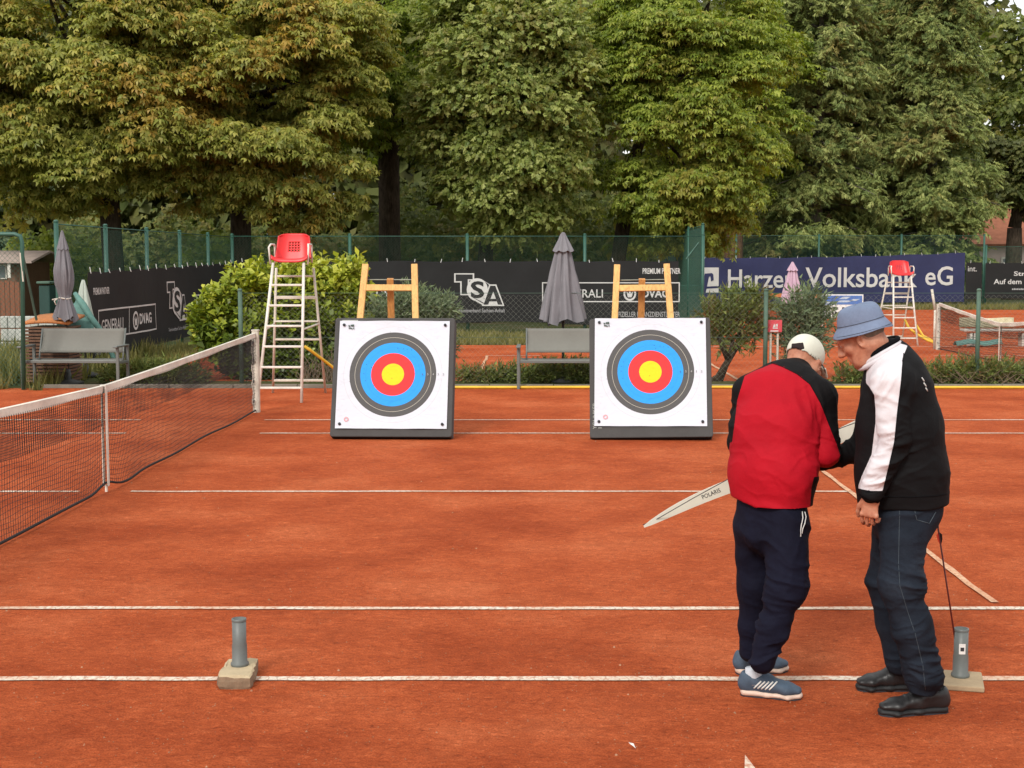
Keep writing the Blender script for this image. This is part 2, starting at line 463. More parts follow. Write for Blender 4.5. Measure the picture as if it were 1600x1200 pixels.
M['roof_pale'] = make_mat('pale_roof_felt', (0.50, 0.40, 0.35), 0.9, 0.2, 3, 0.3, 30)
M['wall_pink'] = make_mat('pale_pink_render', (0.58, 0.45, 0.41), 0.9, 0.12, 2, 0.2, 50)
M['roof_tile'] = make_mat('red_clay_roof', (0.36, 0.14, 0.08), 0.85, 0.3, 4, 0.5, 25, 0.02)
M['wall_orange'] = make_mat('orange_render', (0.52, 0.22, 0.11), 0.9, 0.2, 2, 0.2, 50)
M['glass'] = make_mat('dark_window_glass', (0.12, 0.14, 0.15), 0.15, 0.2, 2, 0, spec=0.6)
M['stone_white'] = make_mat('pale_garden_stone', (0.45, 0.46, 0.42), 0.9, 0.25, 5, 0.4, 30, 0.01)
# ---------------------------------------------------------------- ground and courts
NET_X, SERVICE_X = -3.81, 2.60
Y_ND = ground(800, 1061).y                 # near doubles sideline
Y_NS, Y_C, Y_FS, Y_FD = Y_ND + 1.37, Y_ND + 5.485, Y_ND + 9.60, Y_ND + 10.97
Y_EDGE = ground(800, 606).y                # kerb behind the court

def sheet(name, x0, x1, y0, y1, z, m, parent=None, n=1):
    mb = MB(); mb.grid(lambda u, v: (x0 + (x1 - x0) * u, y0 + (y1 - y0) * v, z), n, n)
    return mb.build(name, m, parent)
gr = sheet('ground', -900, 900, -300, 1500, -0.012, M['earth']); tag(gr, 'grassy brown earth reaching under the trees behind the courts', 'ground', kind='structure')
court = sheet('clay_court', -16, 16, -6, Y_EDGE - 0.05, 0.0, M['clay'])
tag(court, 'orange red clay tennis court in the foreground', 'court', kind='structure')
court2 = sheet('clay_court', -7.4, 30, Y_EDGE + 1.1, 33.3, -0.004, M['clay'])
tag(court2, 'second clay court seen through the low mesh fence', 'court', kind='structure')
court3 = sheet('clay_court', 4.6, 30, 33.3, 57.0, -0.0045, M['clay'])
tag(court3, 'far clay court below the navy banner', 'court', kind='structure')

def tape(name, p0, p1, w, z, m, parent, gaps=(), wob=0.006, seg=0.22):
    """line tape laid as short uneven lengths; gaps: (s0, s1) metres along where clay covers it"""
    p0, p1 = Vector((p0[0], p0[1], 0)), Vector((p1[0], p1[1], 0))
    L = (p1 - p0).length; d = (p1 - p0) / L; nrm = Vector((-d.y, d.x, 0))
    n = max(1, int(L / seg)); mb = MB()
    lastL = None
    drift = 0.0
    for i in range(n):
        a, b = i * L / n, (i + 1) * L / n
        if any(g0 < (a + b) / 2 < g1 for g0, g1 in gaps): lastL = None; continue
        drift = drift * 0.9 + random.uniform(-1, 1) * 0.004
        if lastL is None: lastL = (w / 2 + random.uniform(-wob, wob), -w / 2 + random.uniform(-wob, wob))
        nx = (w / 2 + random.uniform(-wob, wob) + drift, -w / 2 + random.uniform(-wob, wob) + drift)
        mb.add([p0 + d * a + nrm * lastL[1] + Vector((0, 0, z)), p0 + d * b + nrm * nx[1] + Vector((0, 0, z)),
                p0 + d * b + nrm * nx[0] + Vector((0, 0, z)), p0 + d * a + nrm * lastL[0] + Vector((0, 0, z))], [(0, 1, 2, 3)])
        lastL = nx
    return mb.build(name, m, parent)
ZL = 0.005
tape('court_line', (-15, Y_ND), (15, Y_ND), 0.062, ZL, M['line_x'], court)
tape('court_line', (-15, Y_NS), (15, Y_NS), 0.062, ZL, M['line_x'], court)
tape('court_line', (-10, Y_C), (SERVICE_X, Y_C), 0.06, ZL, M['line_x'], court, gaps=((6.0, 6.35),))
tape('court_line', (-15, Y_FS), (15, Y_FS), 0.06, ZL, M['line_x'], court, gaps=((10.2, 11.6),))
tape('court_line', (-15, Y_FD), (15, Y_FD), 0.06, ZL, M['line_x'], court, gaps=((10.0, 11.5), (17.35, 17.5)))
tape('court_line', (SERVICE_X, Y_NS + 0.12), (SERVICE_X, Y_FS), 0.043, ZL + 0.004, M['line_dirty'], court, wob=0.006)
ms = MB(); a = ground(1164, 1181); b = ground(1163, 1215); c = ground(1190, 1215)
ms.add([(a.x, a.y, ZL), (b.x, b.y, ZL), (c.x, c.y, ZL)], [(0, 1, 2)])
ms.build('court_line', M['line_y'], court)
# second court's lines, running away from the camera
tape('court_line', (-1.18, Y_EDGE + 1.2), (-1.25, 29.5), 0.06, ZL, M['line_dirty'], court2, wob=0.01)
tape('court_line', (3.2, Y_EDGE + 1.2), (3.1, 29.0), 0.06, ZL, M['line_dirty'], court2, wob=0.01)
tape('court_line', (3.1, 32.6), (28, 32.6), 0.07, ZL, M['line_x'], court2)
tape('court_line', (-1.25, 29.5), (28, 29.5), 0.06, ZL, M['line_x'], court2, gaps=((1.2, 9.3),))

# planting strip and kerb between the courts
bed = sheet('planting_bed', -7.6, 26, Y_EDGE + 0.02, Y_EDGE + 1.1, 0.012, M['earth']); tag(bed, 'narrow bare earth planting strip behind the clay court', 'bed', kind='structure')
kerb = empty('kerb', (0, Y_EDGE, 0)); tag(kerb, 'low grey concrete edging along the back of the court', 'kerb', kind='structure')
x = -7.9; kd = None
while x < 15:
    L = 1.0
    mb = MB(); mb.box((x + L / 2, Y_EDGE + random.uniform(-0.006, 0.006), 0.018 + random.uniform(-0.004, 0.006)), (L - 0.012, 0.07, 0.075))
    mb.build('kerb_stone', M['kerb'], kerb, bevel=0.006)
    x += L
hp = []
for i in range(121):
    xx = -2.45 + i * (17.5 / 120)
    hp.append((xx, Y_EDGE - 0.16 + 0.02 * math.sin(xx * 0.7) + 0.008 * math.sin(xx * 2.9), 0.024))
mb = MB(); mb.tube(hp, 0.023, 8)
tag(mb.build('hose', M['yellow_hose'], None, True), 'long yellow hose lying along the kerb behind the targets', 'hose')
# second hose end hanging beside the tall chair
a = [atY(476, 541, 20.7), atY(486, 548, 20.75), atY(498, 557, 20.85), atY(510, 566, 20.95), atY(524, 577, 21.1), atY(545, 590, 21.2)]
mb = MB(); mb.tube(a, 0.022, 8)
tag(mb.build('hose', M['yellow_hose'], None, True), 'short yellow hose end sloping down behind the left red-seated umpire chair', 'hose')

# ---------------------------------------------------------------- tennis net (foreground)
NET_Y0, NET_Y1 = Y_ND - 0.914, Y_FD + 0.914
def net_thing(X, y0, y1, ystrap, label, h_post=1.07, h_mid=0.915, cell=0.045, cord=0.0021, lift=0.05, dense=True):
    root = empty('tennis_net', (X, y0, 0)); tag(root, label, 'net')
    L = y1 - y0
    def top(y):
        s = (y - ystrap) / (y1 - ystrap) if y > ystrap else (ystrap - y) / (ystrap - y0)
        return h_mid + (h_post - 0.03 - h_mid) * s ** 1.15
    def off(y, t):                             # sideways belly, t = 0 bottom .. 1 top
        k = 1 - abs(y - ystrap) / L
        return 0.018 * (1 - t) * math.sin(y * 1.9) * 0.6 + 0.06 * (1 - t) ** 2 * math.exp(-((y - ystrap - 0.5) / 0.5) ** 2)
    def bot(y):
        g = 0.022 + 0.01 * math.sin(y * 1.3) ** 2
        return g + 0.06 * math.exp(-((y - ystrap) / 0.22) ** 2)
    # headband, doubled cloth with seams
    n = 90; mb = MB()
    for sx in (-0.012, 0.012):
        mb.grid(lambda u, v: (X + sx + 0.004 * math.sin(u * 60 + v * 3), y0 + L * u, top(y0 + L * u) - 0.062 * (1 - v) + 0.006 * (1 - v) * math.sin(u * 45)), n, 2)
    mb.grid(lambda u, v: (X - 0.012 + 0.024 * v, y0 + L * u, top(y0 + L * u) + 0.008 * math.sin(math.pi * v)), n, 2)
    mb.build('headband', M['net_tape'], root, True)
    # cords
    mb = MB()
    def ribbon(pts, r):
        mb.tube(pts, r, 3, False)
    yy = [y0 + L * i / 110 for i in range(111)]
    rows = int(1.0 / cell)
    for k in range(rows):
        t = k / rows
        ribbon([(X + off(y, t), y, bot(y) + (top(y) - 0.05 - bot(y)) * t + 0.006 * math.sin(y * 9 + k)) for y in yy], cord)
        if t > 0.66:
            ribbon([(X + 0.02 + off(y, t), y, bot(y) + (top(y) - 0.05 - bot(y)) * (t - 0.02)) for y in yy], cord)
    cols = int(L / cell)
    for i in range(cols + 1):
        y = y0 + 0.06 + (L - 0.12) * i / cols
        ribbon([(X + off(y, t), y + 0.008 * math.sin(t * 7 + i * 0.3), bot(y) + (top(y) - 0.05 - bot(y)) * t) for t in [j / 7 for j in range(8)]], cord)
        ribbon([(X + 0.02 + off(y, t), y + cell * 0.5, bot(y) + (top(y) - 0.05 - bot(y)) * t) for t in (0.64, 0.82, 1.0)], cord)
    o = mb.build('net_mesh', M['net_cord'], root); o['kind'] = 'stuff'
    mb = MB(); mb.tube([(X + off(y, 0), y, bot(y)) for y in yy], 0.011, 6); mb.build('bottom_rope', M['net_cord'], root, True)
    mb = MB()
    mb.box((X - 0.008, ystrap, (h_mid + 0.05) / 2), (0.006, 0.05, h_mid - 0.05)); mb.box((X + 0.03, ystrap, (h_mid + 0.05) / 2), (0.006, 0.05, h_mid - 0.05))
    mb.box((X + 0.01, ystrap, h_mid + 0.004), (0.05, 0.05, 0.012)); mb.tube([(X + 0.01, ystrap, 0.06), (X + 0.01, ystrap, -0.02)], 0.012, 6)
    mb.build('centre_strap', M['net_tape'], root)
    return root
def net_post(X, y, label, h=1.07):
    root = empty('net_post', (X, y, 0)); tag(root, label, 'post')
    mb = MB(); mb.box((X, y, h / 2 - 0.05), (0.085, 0.085, h + 0.1)); mb.build('post', M['cream_metal'], root, bevel=0.012)
    mb = MB(); mb.box((X, y, h + 0.006), (0.095, 0.095, 0.018)); mb.build('cap', M['cream_metal'], root, bevel=0.005)
    for z in (0.16, 0.42, 0.70, 0.93):
        mb = MB(); mb.tube([(X - 0.02, y - 0.045, z), (X - 0.02, y - 0.075, z), (X - 0.02, y - 0.085, z - 0.03)], 0.007, 6)
        mb.build('hook', M['dark_metal'], root)
    mb = MB(); pts = [(X - 0.035, y - 0.058, 0.98 - i * 0.06) for i in range(16)]
    pts = [(p[0] + 0.012 * math.sin(i * 1.7), p[1], p[2]) for i, p in enumerate(pts)]
    mb.tube(pts, 0.006, 5); mb.build('lacing_cord', M['net_tape'], root, True)
    return root
net_thing(NET_X, NET_Y0, NET_Y1 - 0.05, Y_C, 'black tennis net with white headband and centre strap on the left of the court')
net_post(NET_X, NET_Y1, 'square white net post standing before the left umpire chair')
# second court's net, right background
N2X, N2Y = 8.72, 31.6
net_thing(N2X, 21.9 + 1.4, N2Y - 0.05, 27.3, 'sagging far tennis net seen through the mesh fence on the right', h_mid=0.78, cell=0.06, cord=0.003)
net_post(N2X, N2Y, 'thin pale post holding the far tennis net on the right', 1.0)
mb = MB(); mb.tube([atY(1456, 452, N2Y + 0.1), atY(1461, 484, N2Y + 0.1)], 0.03, 8); mb.tube([atY(1461, 484, N2Y + 0.1), (atY(1461, 484, N2Y + 0.1).x, N2Y + 0.1, 0)], 0.026, 8)
tag(mb.build('pole', M['cream_metal'], None, True), 'leaning white pole rising above the far net post', 'pole')

# loose grains of brick clay lying on the near court
rs_ = np.random.default_rng(5); ng = 5200
gy = 4.6 + 11.0 * rs_.random(ng) ** 1.6; gxx = rs_.uniform(-0.42, 0.40, ng) * gy * 1.05; gs = rs_.uniform(0.0012, 0.0045, ng) * (1 + 1.2 * (rs_.random(ng) > 0.96))
tv = np.array([(1, 0, 0), (-0.5, 0.87, 0), (-0.5, -0.87, 0), (0.1, 0, 0.9)])
an = rs_.uniform(0, 6.28, ng); ca_, sa_ = np.cos(an), np.sin(an)
VV = np.stack([tv[None, :, 0] * ca_[:, None] - tv[None, :, 1] * sa_[:, None], tv[None, :, 0] * sa_[:, None] + tv[None, :, 1] * ca_[:, None], np.repeat(tv[None, :, 2], ng, 0)], 2) * gs[:, None, None] + np.stack([gxx, gy, np.full(ng, 0.0005)], 1)[:, None, :]
FF = (np.arange(ng)[:, None, None] * 4 + np.array([[0, 1, 3], [1, 2, 3], [2, 0, 3]])[None]).reshape(-1, 3)
o = link('clay_grains', np_mesh('clay_grains', VV.reshape(-1, 3), FF), make_mat('clay_grain', (0.40, 0.10, 0.035), 0.95, 0.6, 30, 0, col2=(0.62, 0.34, 0.20)), None)
tag(o, 'loose clay grains scattered over the near court', 'grains', kind='stuff')
# ---------------------------------------------------------------- chain-link fences
def chain_mesh(name, A, B, z0, z1, s, r, m, parent):
    """woven diagonal wires between ground points A and B"""
    A, B = Vector((A[0], A[1], 0)), Vector((B[0], B[1], 0)); L = (B - A).length; d = (B - A) / L
    nrm = Vector((-d.y, d.x, 0)); H = z1 - z0
    V, F = [], []
    def wire(u0, zz0, u1, zz1, off):
        a = A + d * u0 + nrm * off + Vector((0, 0, zz0)); b = A + d * u1 + nrm * off + Vector((0, 0, zz1))
        t = (b - a)
        if t.length < 1e-3: return
        t.normalize(); x = t.cross(nrm).normalized(); y = nrm
        base = len(V)
        for p in (a, b):
            for k in range(3):
                an = 2 * math.pi * k / 3
                V.append((p + (x * math.cos(an) + y * math.sin(an)) * r)[:])
        for k in range(3):
            F.append((base + k, base + (k + 1) % 3, base + 3 + (k + 1) % 3, base + 3 + k))
    step = s * math.sqrt(2)
    k = -H
    while k < L:
        u0, u1 = max(k, 0), min(k + H, L)
        if u1 > u0:
            wire(u0, z0 + (u0 - k), u1, z0 + (u1 - k), 0.002)
            wire(u0, z1 - (u0 - k), u1, z1 - (u1 - k), -0.002)
        k += step
    me = np_mesh(name, np.array(V), np.array(F))
    o = link(name, me, m, parent); o['kind'] = 'stuff'
    return o
def fence(label, pts, h, posts_every, post_r, mesh_s, wire_r, m_post, m_wire, rail=True, z0=0.03, mid_wires=(), post_list=None, group=None):
    root = empty('chain_link_fence', (pts[0][0], pts[0][1], 0)); tag(root, label, 'fence', group)
    for (a, b) in zip(pts[:-1], pts[1:]):
        a, b = Vector((a[0], a[1], 0)), Vector((b[0], b[1], 0)); L = (b - a).length; d = (b - a) / L
        chain_mesh('chain_link_mesh', a, b, z0, h - 0.03, mesh_s, wire_r, m_wire, root)
        n = max(1, round(L / posts_every))
        us = post_list if post_list else [L * i / n for i in range(n + 1)]
        for u in us:
            p = a + d * u
            mb = MB(); lean = random.uniform(-0.012, 0.012)
            mb.tube([(p.x, p.y, -0.05), (p.x + lean, p.y, h + 0.04)], post_r, 10); mb.build('post', m_post, root, True)
            mb = MB(); mb.lathe([(post_r * 1.15, 0), (post_r * 1.1, 0.02), (post_r * 0.5, 0.04)], (p.x + lean, p.y, h + 0.035), 10); mb.build('post_cap', m_post, root, True)
        if rail:
            mb = MB(); mb.tube([(a.x, a.y, h), (b.x, b.y, h)], 0.012 if h > 2 else 0.004, 6); mb.build('top_wire', m_post, root, True)
        for z in mid_wires:
            mb = MB(); mb.tube([(a.x, a.y, z), (b.x, b.y, z)], 0.006 if h > 2 else 0.003, 5); mb.build('tension_wire', m_post, root)
    return root
YB = 38.0                       # back fence of the second court
XS, XC = -8.4, 4.15             # its side fence and its corner
Y_LOW = Y_EDGE + 0.75           # low fence in the planting strip
xl = atY(378, 600, Y_LOW).x; xm = atY(1195, 600, Y_LOW).x; xr = atY(1526, 600, Y_LOW).x
fence('low green mesh fence in the planting strip between the two clay courts', [(xl, Y_LOW), (xr + 5.2, Y_LOW)], 1.46, 3, 0.036, 0.062, 0.0011, M['green_old'], M['grey_wire'],
      post_list=[0, xm - xl, xr - xl, xr - xl + 5.2], mid_wires=(0.75,))
fence('green mesh fence running away behind the left grey bench', [(XS, 24.4), (XS, YB)], 2.6, 2.72, 0.042, 0.055, 0.0022, M['green_metal'], M['green_wire'], mid_wires=(1.3,))
fence('green mesh fence behind the black banner across the back of the second court', [(XS, YB), (XC, YB)], 2.62, 3.1, 0.045, 0.055, 0.0018, M['green_metal'], M['green_wire'], mid_wires=(1.3,))
fence('green mesh fence receding from the corner beside the navy banner', [(XC, YB), (XC + 0.25, 59.4)], 2.9, 4.2, 0.04, 0.055, 0.0028, M['green_metal'], M['green_wire'])
YN = 59.5
xe = atY(1537, 400, YN).x
fence('tall green mesh fence carrying the navy banner', [(XC + 0.3, YN), (xe, YN)], 3.0, 3.6, 0.045, 0.055, 0.0026, M['green_metal'], M['green_wire'])
fence('green mesh fence carrying the grey lettered banner at the far right', [(xe + 0.1, YN), (xe + 9, YN)], 2.55, 3.0, 0.05, 0.055, 0.0028, M['green_metal'], M['green_wire'])
# braces of the corner by the navy banner
mb = MB(); mb.tube([atY(1072, 405, YB), atY(1092, 379, YB)], 0.025, 6)
tag(mb.build('fence_brace', M['green_metal'], None), 'slanting brace bar at the fence corner left of the navy banner', 'brace')
# gate frame at the far left
g0 = ground(37, 609)
groot = empty('gate_frame', (g0.x, g0.y, 0)); tag(groot, 'tall dark green tubular frame beside the left grey bench', 'frame')
tp = atY(31, 366, g0.y)
mb = MB(); mb.tube([(g0.x, g0.y, -0.05), (tp.x + 0.03, g0.y, tp.z - 0.12), (tp.x + 0.005, g0.y, tp.z - 0.03), (tp.x - 0.08, g0.y, tp.z), (tp.x - 1.6, g0.y, tp.z + 0.01)], 0.033, 10)
mb.build('bent_tube', M['green_metal'], groot, True)
mb = MB(); mb.tube([atY(33, 385, g0.y + 0.05), atY(57, 500, g0.y + 0.6)], 0.02, 6); mb.build('brace', M['green_old'], groot)
mb = MB(); mb.tube([atY(32, 395, g0.y - 0.02), atY(36, 440, g0.y - 0.02)], 0.015, 6); mb.build('hanging_pipe', M['cream_metal'], groot)
chain_mesh('chain_link_mesh', (g0.x - 1.6, g0.y), (g0.x, g0.y), 0.05, tp.z - 0.03, 0.055, 0.0025, M['green_wire'], groot)

# ---------------------------------------------------------------- banners
class Banner:
    """cloth hung on a fence; local (u, z): metres along and up; normal points to the camera's side"""
    def __init__(s, name, label, A, d, L, zb, zt, mat, nrm, cat='banner', wav=0.012, sag=None):
        s.A = Vector((A[0], A[1], 0)); s.d = Vector((d[0], d[1], 0)).normalized(); s.L = L
        s.nrm = Vector((nrm[0], nrm[1], 0)); s.zb, s.zt = zb, zt; s.wav = wav; s.sag = sag
        s.root = empty(name, s.A, label, cat)
        mb = MB(); nu, nv = int(L / 0.12), 12
        def fz(u, v):
            t, b = (zt(u * L) if callable(zt) else zt), (zb(u * L) if callable(zb) else zb)
            return s.pt(u * L, b + (t - b) * v, 0.0)
        mb.grid(fz, nu, nv)
        mb.build('cloth', mat, s.root, True)
        # ties along the top edge
        k = 0.18
        while k < L:
            t = zt(k) if callable(zt) else zt
            p = s.pt(k, t - 0.03, 0.012); q = s.pt(k + random.uniform(-0.03, 0.03), t + random.uniform(0.04, 0.09), -0.01)
            mb = MB(); mb.tube([p, q], 0.008, 5); mb.build('tie', M['tie_white'], s.root)
            k += random.uniform(0.55, 0.75)
    def pt(s, u, z, off):
        w = s.wav * (math.sin(u * 2.1 + z * 1.2) + 0.6 * math.sin(u * 5.3 - z * 2.0 + 1.0) + 0.35 * math.sin(z * 7 + u))
        return s.A + s.d * u + s.nrm * (w + off + 0.085) + Vector((0, 0, z))
    def fill(s, name, V, F, mat, off=0.008):
        me = bpy.data.meshes.new(name)
        me.from_pydata([s.pt(p[0], p[1], off)[:] for p in V], [], F); me.update()
        return link(name, me, mat, s.root)
    def text(s, body, u0, u1, z0, z1, mat, off=0.008, bold=0.0, shear=0.0, flip=False, split=False):
        V, F = text_data(body, 1.0, bold, shear=shear)
        mn, mx = V.min(0), V.max(0)
        if z1 is None:
            k = (u1 - u0) / (mx[0] - mn[0]); z1 = z0 + (mx[1] - mn[1]) * k
        U = (V[:, 0] - mn[0]) / (mx[0] - mn[0]); Z = (V[:, 1] - mn[1]) / (mx[1] - mn[1])
        if u1 < u0: F = [f[::-1] for f in F]
        if split:                                  # one object per letter
            par = list(range(len(V)))
            def find(i):
                while par[i] != i: par[i] = par[par[i]]; i = par[i]
                return i
            for f in F:
                for i in f[1:]: par[find(i)] = find(f[0])
            grp = {}
            for f in F: grp.setdefault(find(f[0]), []).append(f)
            for fs in grp.values():
                ids = sorted({i for f in fs for i in f}); mp = {i: k for k, i in enumerate(ids)}
                s.fill('letter', [(u0 + (u1 - u0) * U[i], z0 + (z1 - z0) * Z[i]) for i in ids], [tuple(mp[i] for i in f) for f in fs], mat, off)
            return None
        return s.fill('lettering', [(u0 + (u1 - u0) * a, z0 + (z1 - z0) * b) for a, b in zip(U, Z)], F, mat, off)
    def frame(s, u0, u1, z0, z1, w, mat):
        V, F = [], []
        def q(a, b, c, d):
            n = max(1, int(abs(b - a) / 0.12)); m = max(1, int(abs(d - c) / 0.12))
            for i in range(n):
                for j in range(m):
                    k = len(V)
                    aa, bb = a + (b - a) * i / n, a + (b - a) * (i + 1) / n; cc, dd = c + (d - c) * j / m, c + (d - c) * (j + 1) / m
                    V.extend([(aa, cc), (bb, cc), (bb, dd), (aa, dd)]); F.append((k, k + 1, k + 2, k + 3))
        q(u0, u1, z0, z0 + w); q(u0, u1, z1 - w, z1); q(u0, u0 + w, z0, z1); q(u1 - w, u1, z0, z1)
        return s.fill('printed_frame', V, F, mat, 0.008)
    def disc(s, uc, zc, ru, rz, mat, off, n=28, rin=0.0, name='emblem'):
        V, F = [], []
        for k in range(n):
            a = 2 * math.pi * k / n
            V.append((uc + ru * math.cos(a), zc + rz * math.sin(a))); V.append((uc + ru * rin * math.cos(a), zc + rz * rin * math.sin(a)))
        for k in range(n): F.append((2 * k, 2 * ((k + 1) % n), 2 * ((k + 1) % n) + 1, 2 * k + 1))
        return s.fill(name, V, F, mat, off)
    def poly(s, pts, mat, off=0.008, name='emblem'):
        return s.fill(name, pts, [tuple(range(len(pts)))], mat, off)

def tsa_logo(B, u0, u1, z0, z1):
    w, h = u1 - u0, z1 - z0
    U = lambda a: u0 + w * a
    Z = lambda b: z0 + h * b
    # outlined T
    B.poly([(U(0), Z(1.0)), (U(.40), Z(1.0)), (U(.40), Z(.78)), (U(.30), Z(.78)), (U(.30), Z(.33)), (U(.12), Z(.33)), (U(.12), Z(.72)), (U(0), Z(.72))], M['print_white'], 0.008)
    B.poly([(U(.03), Z(.965)), (U(.37), Z(.965)), (U(.37), Z(.82)), (U(.27), Z(.82)), (U(.27), Z(.37)), (U(.15), Z(.37)), (U(.15), Z(.76)), (U(.03), Z(.76))], M['print_black'], 0.012)
    # ball with the S and speed lines
    B.disc(U(.46), Z(.50), w * .21, h * .35, M['print_white'], 0.016)
    B.poly([(U(.27), Z(.36)), (U(.34), Z(.22)), (U(.60), Z(.0)), (U(.66), Z(.18))], M['print_white'], 0.016)
    for k in range(3):
        B.poly([(U(.52 + .05 * k), Z(.84 - .05 * k)), (U(.545 + .05 * k), Z(.82 - .05 * k)), (U(.80 + .02 * k), Z(.58 - .05 * k)), (U(.78 + .02 * k), Z(.58 - .05 * k))], M['print_grey'], 0.014)
    for k in range(3):
        B.poly([(U(.36 + .06 * k), Z(.27 - .05 * k)), (U(.38 + .06 * k), Z(.27 - .05 * k)), (U(.60 + .01 * k), Z(.07)), (U(.58 + .01 * k), Z(.07))], M['print_black'], 0.020)
    B.text('S', U(.33), U(.60), Z(.24), Z(.76), M['print_black'], 0.021, bold=0.03)
    # outlined A
    B.poly([(U(.55), Z(0)), (U(.70), Z(.66)), (U(.84), Z(.66)), (U(1.0), Z(0))], M['print_white'], 0.022)
    B.poly([(U(.585), Z(.04)), (U(.72), Z(.62)), (U(.82), Z(.62)), (U(.965), Z(.04)), (U(.87), Z(.04)), (U(.85), Z(.14)), (U(.70), Z(.14)), (U(.68), Z(.04))], M['print_black'], 0.026)
    B.poly([(U(.725), Z(.22)), (U(.83), Z(.22)), (U(.78), Z(.44))], M['print_white'], 0.030)

def shield(B, uc, zc, ru, rz):
    B.disc(uc, zc, ru, rz, M['print_white'], 0.009, rin=0.72)
    B.poly([(uc - ru * .55, zc + rz * .35), (uc - ru * .2, zc + rz * .1), (uc, zc + rz * .5), (uc + ru * .2, zc + rz * .1), (uc + ru * .55, zc + rz * .35), (uc + ru * .3, zc - rz * .5), (uc - ru * .3, zc - rz * .5)], M['print_white'], 0.010)

def Bc(px, py): p = atY(px, py, YB - 0.06); return p.x - XS, p.z      # photo -> back banner
# black banner across the back
u0 = Bc(368, 450)[0]; zt = lambda u: 1.96 + 0.012 * math.sin(u * 3.2); zb = lambda u: 0.30 + 0.05 * math.sin(u * 1.1)
BK = Banner('black_banner', 'long black sponsor banner on the back fence behind both archery targets', (XS + 0.1, YB), (1, 0), XC - XS - 0.75, zb, zt, M['black_banner'], (0, -1))
BK.A.x = XS
a, b = Bc(710, 478), Bc(788, 427); tsa_logo(BK, a[0], b[0], a[1], b[1])
a, b = Bc(716, 488), Bc(789, 482); BK.text('Tennisverband Sachsen-Anhalt', a[0], b[0], a[1], b[1], M['print_grey'])
a, b = Bc(847, 472), Bc(1062, 441); BK.frame(a[0], b[0], a[1], b[1], 0.028, M['print_white'])
a, b = Bc(866, 465), Bc(942, 452); BK.text('GENERALI', a[0], b[0], a[1], b[1], M['print_white'], bold=0.006)
a, b = Bc(984, 459), Bc(973, 448); shield(BK, a[0], a[1], 0.17, 0.19)
a, b = Bc(1003, 465), Bc(1045, 452); BK.text('DVAG', a[0], b[0], a[1], b[1], M['print_white'], bold=0.03)
a, b = Bc(1004, 428), Bc(1063, 419); BK.text('PREMIUM PARTNER', a[0], b[0], a[1], b[1], M['print_white'], bold=0.015)
a, b = Bc(958, 495), Bc(1062, 487); BK.text('OFFIZIELLER FINANZDIENSTLEISTER', a[0], b[0], a[1], b[1], M['print_grey'])
a, b = Bc(588, 463), Bc(632, 451); BK.text('DVAG', a[0], b[0], a[1], b[1], M['print_white'], bold=0.03)
# black banner on the side fence (its face looks to +x)
def Sc(px, py): p = atX(px, py, XS + 0.06); return p.y - 24.4, p.z
us = Sc(136, 500)[0]
zt = lambda u: 1.76 + 0.012 * u + 0.015 * math.sin(u * 4.5); zb = lambda u: 0.12 + 0.015 * u
BS = Banner('black_banner', 'black sponsor banner on the side fence behind the left grey bench', (XS, 24.4 + us), (0, 1), YB - 24.6 - us, zb, zt, M['black_banner'], (1, 0))
BS.A.y = 24.4 + us
def S2(px, py): a = Sc(px, py); return a[0] - us, a[1]
a, b = S2(143, 461), S2(170, 451); BS.text('PREMIUM PARTNER', a[0], b[0], a[1], a[1] + 0.13, M['print_white'], bold=0.02)
a, b = S2(150, 520), S2(242, 474); zf0, zf1 = S2(242, 515)[1], S2(242, 474)[1]
BS.frame(a[0], b[0], zf0, zf1, 0.03, M['print_white'])
m_ = S2(199, 500)[0]; BS.fill('printed_frame', [(m_ - .012, zf0), (m_ + .012, zf0), (m_ + .06, zf1), (m_ + .036, zf1)], [(0, 1, 2, 3)], M['print_white'])
a, b = S2(154, 505), S2(191, 500); BS.text('GENERALI', a[0] + 0.05, b[0], zf0 + 0.12, zf0 + 0.36, M['print_white'], bold=0.01)
a, b = S2(204, 500), S2(213, 500); shield(BS, (a[0] + b[0]) / 2, (zf0 + zf1) / 2 - 0.02, (b[0] - a[0]) / 2, 0.19)
a, b = S2(215, 500), S2(234, 500); BS.text('DVAG', a[0], b[0], (zf0 + zf1) / 2 - 0.11, (zf0 + zf1) / 2 + 0.11, M['print_white'], bold=0.03)
a, b = S2(259, 510), S2(289, 450); tsa_logo(BS, a[0], b[0], 0.62, 1.52)
a, b = S2(262, 525), S2(289, 520); BS.text('Tennisverband Sachsen-Anhalt', a[0], b[0], 0.42, 0.50, M['print_grey'])
a, b = S2(305, 470), S2(350, 470); BS.frame(a[0], b[0] + 0.6, zf0 + 0.1, zf1 + 0.1, 0.03, M['print_white'])
a, b = S2(144, 560), S2(166, 560); BS.text('OFFIZIELLER', a[0], b[0], 0.24, 0.33, M['print_grey'])
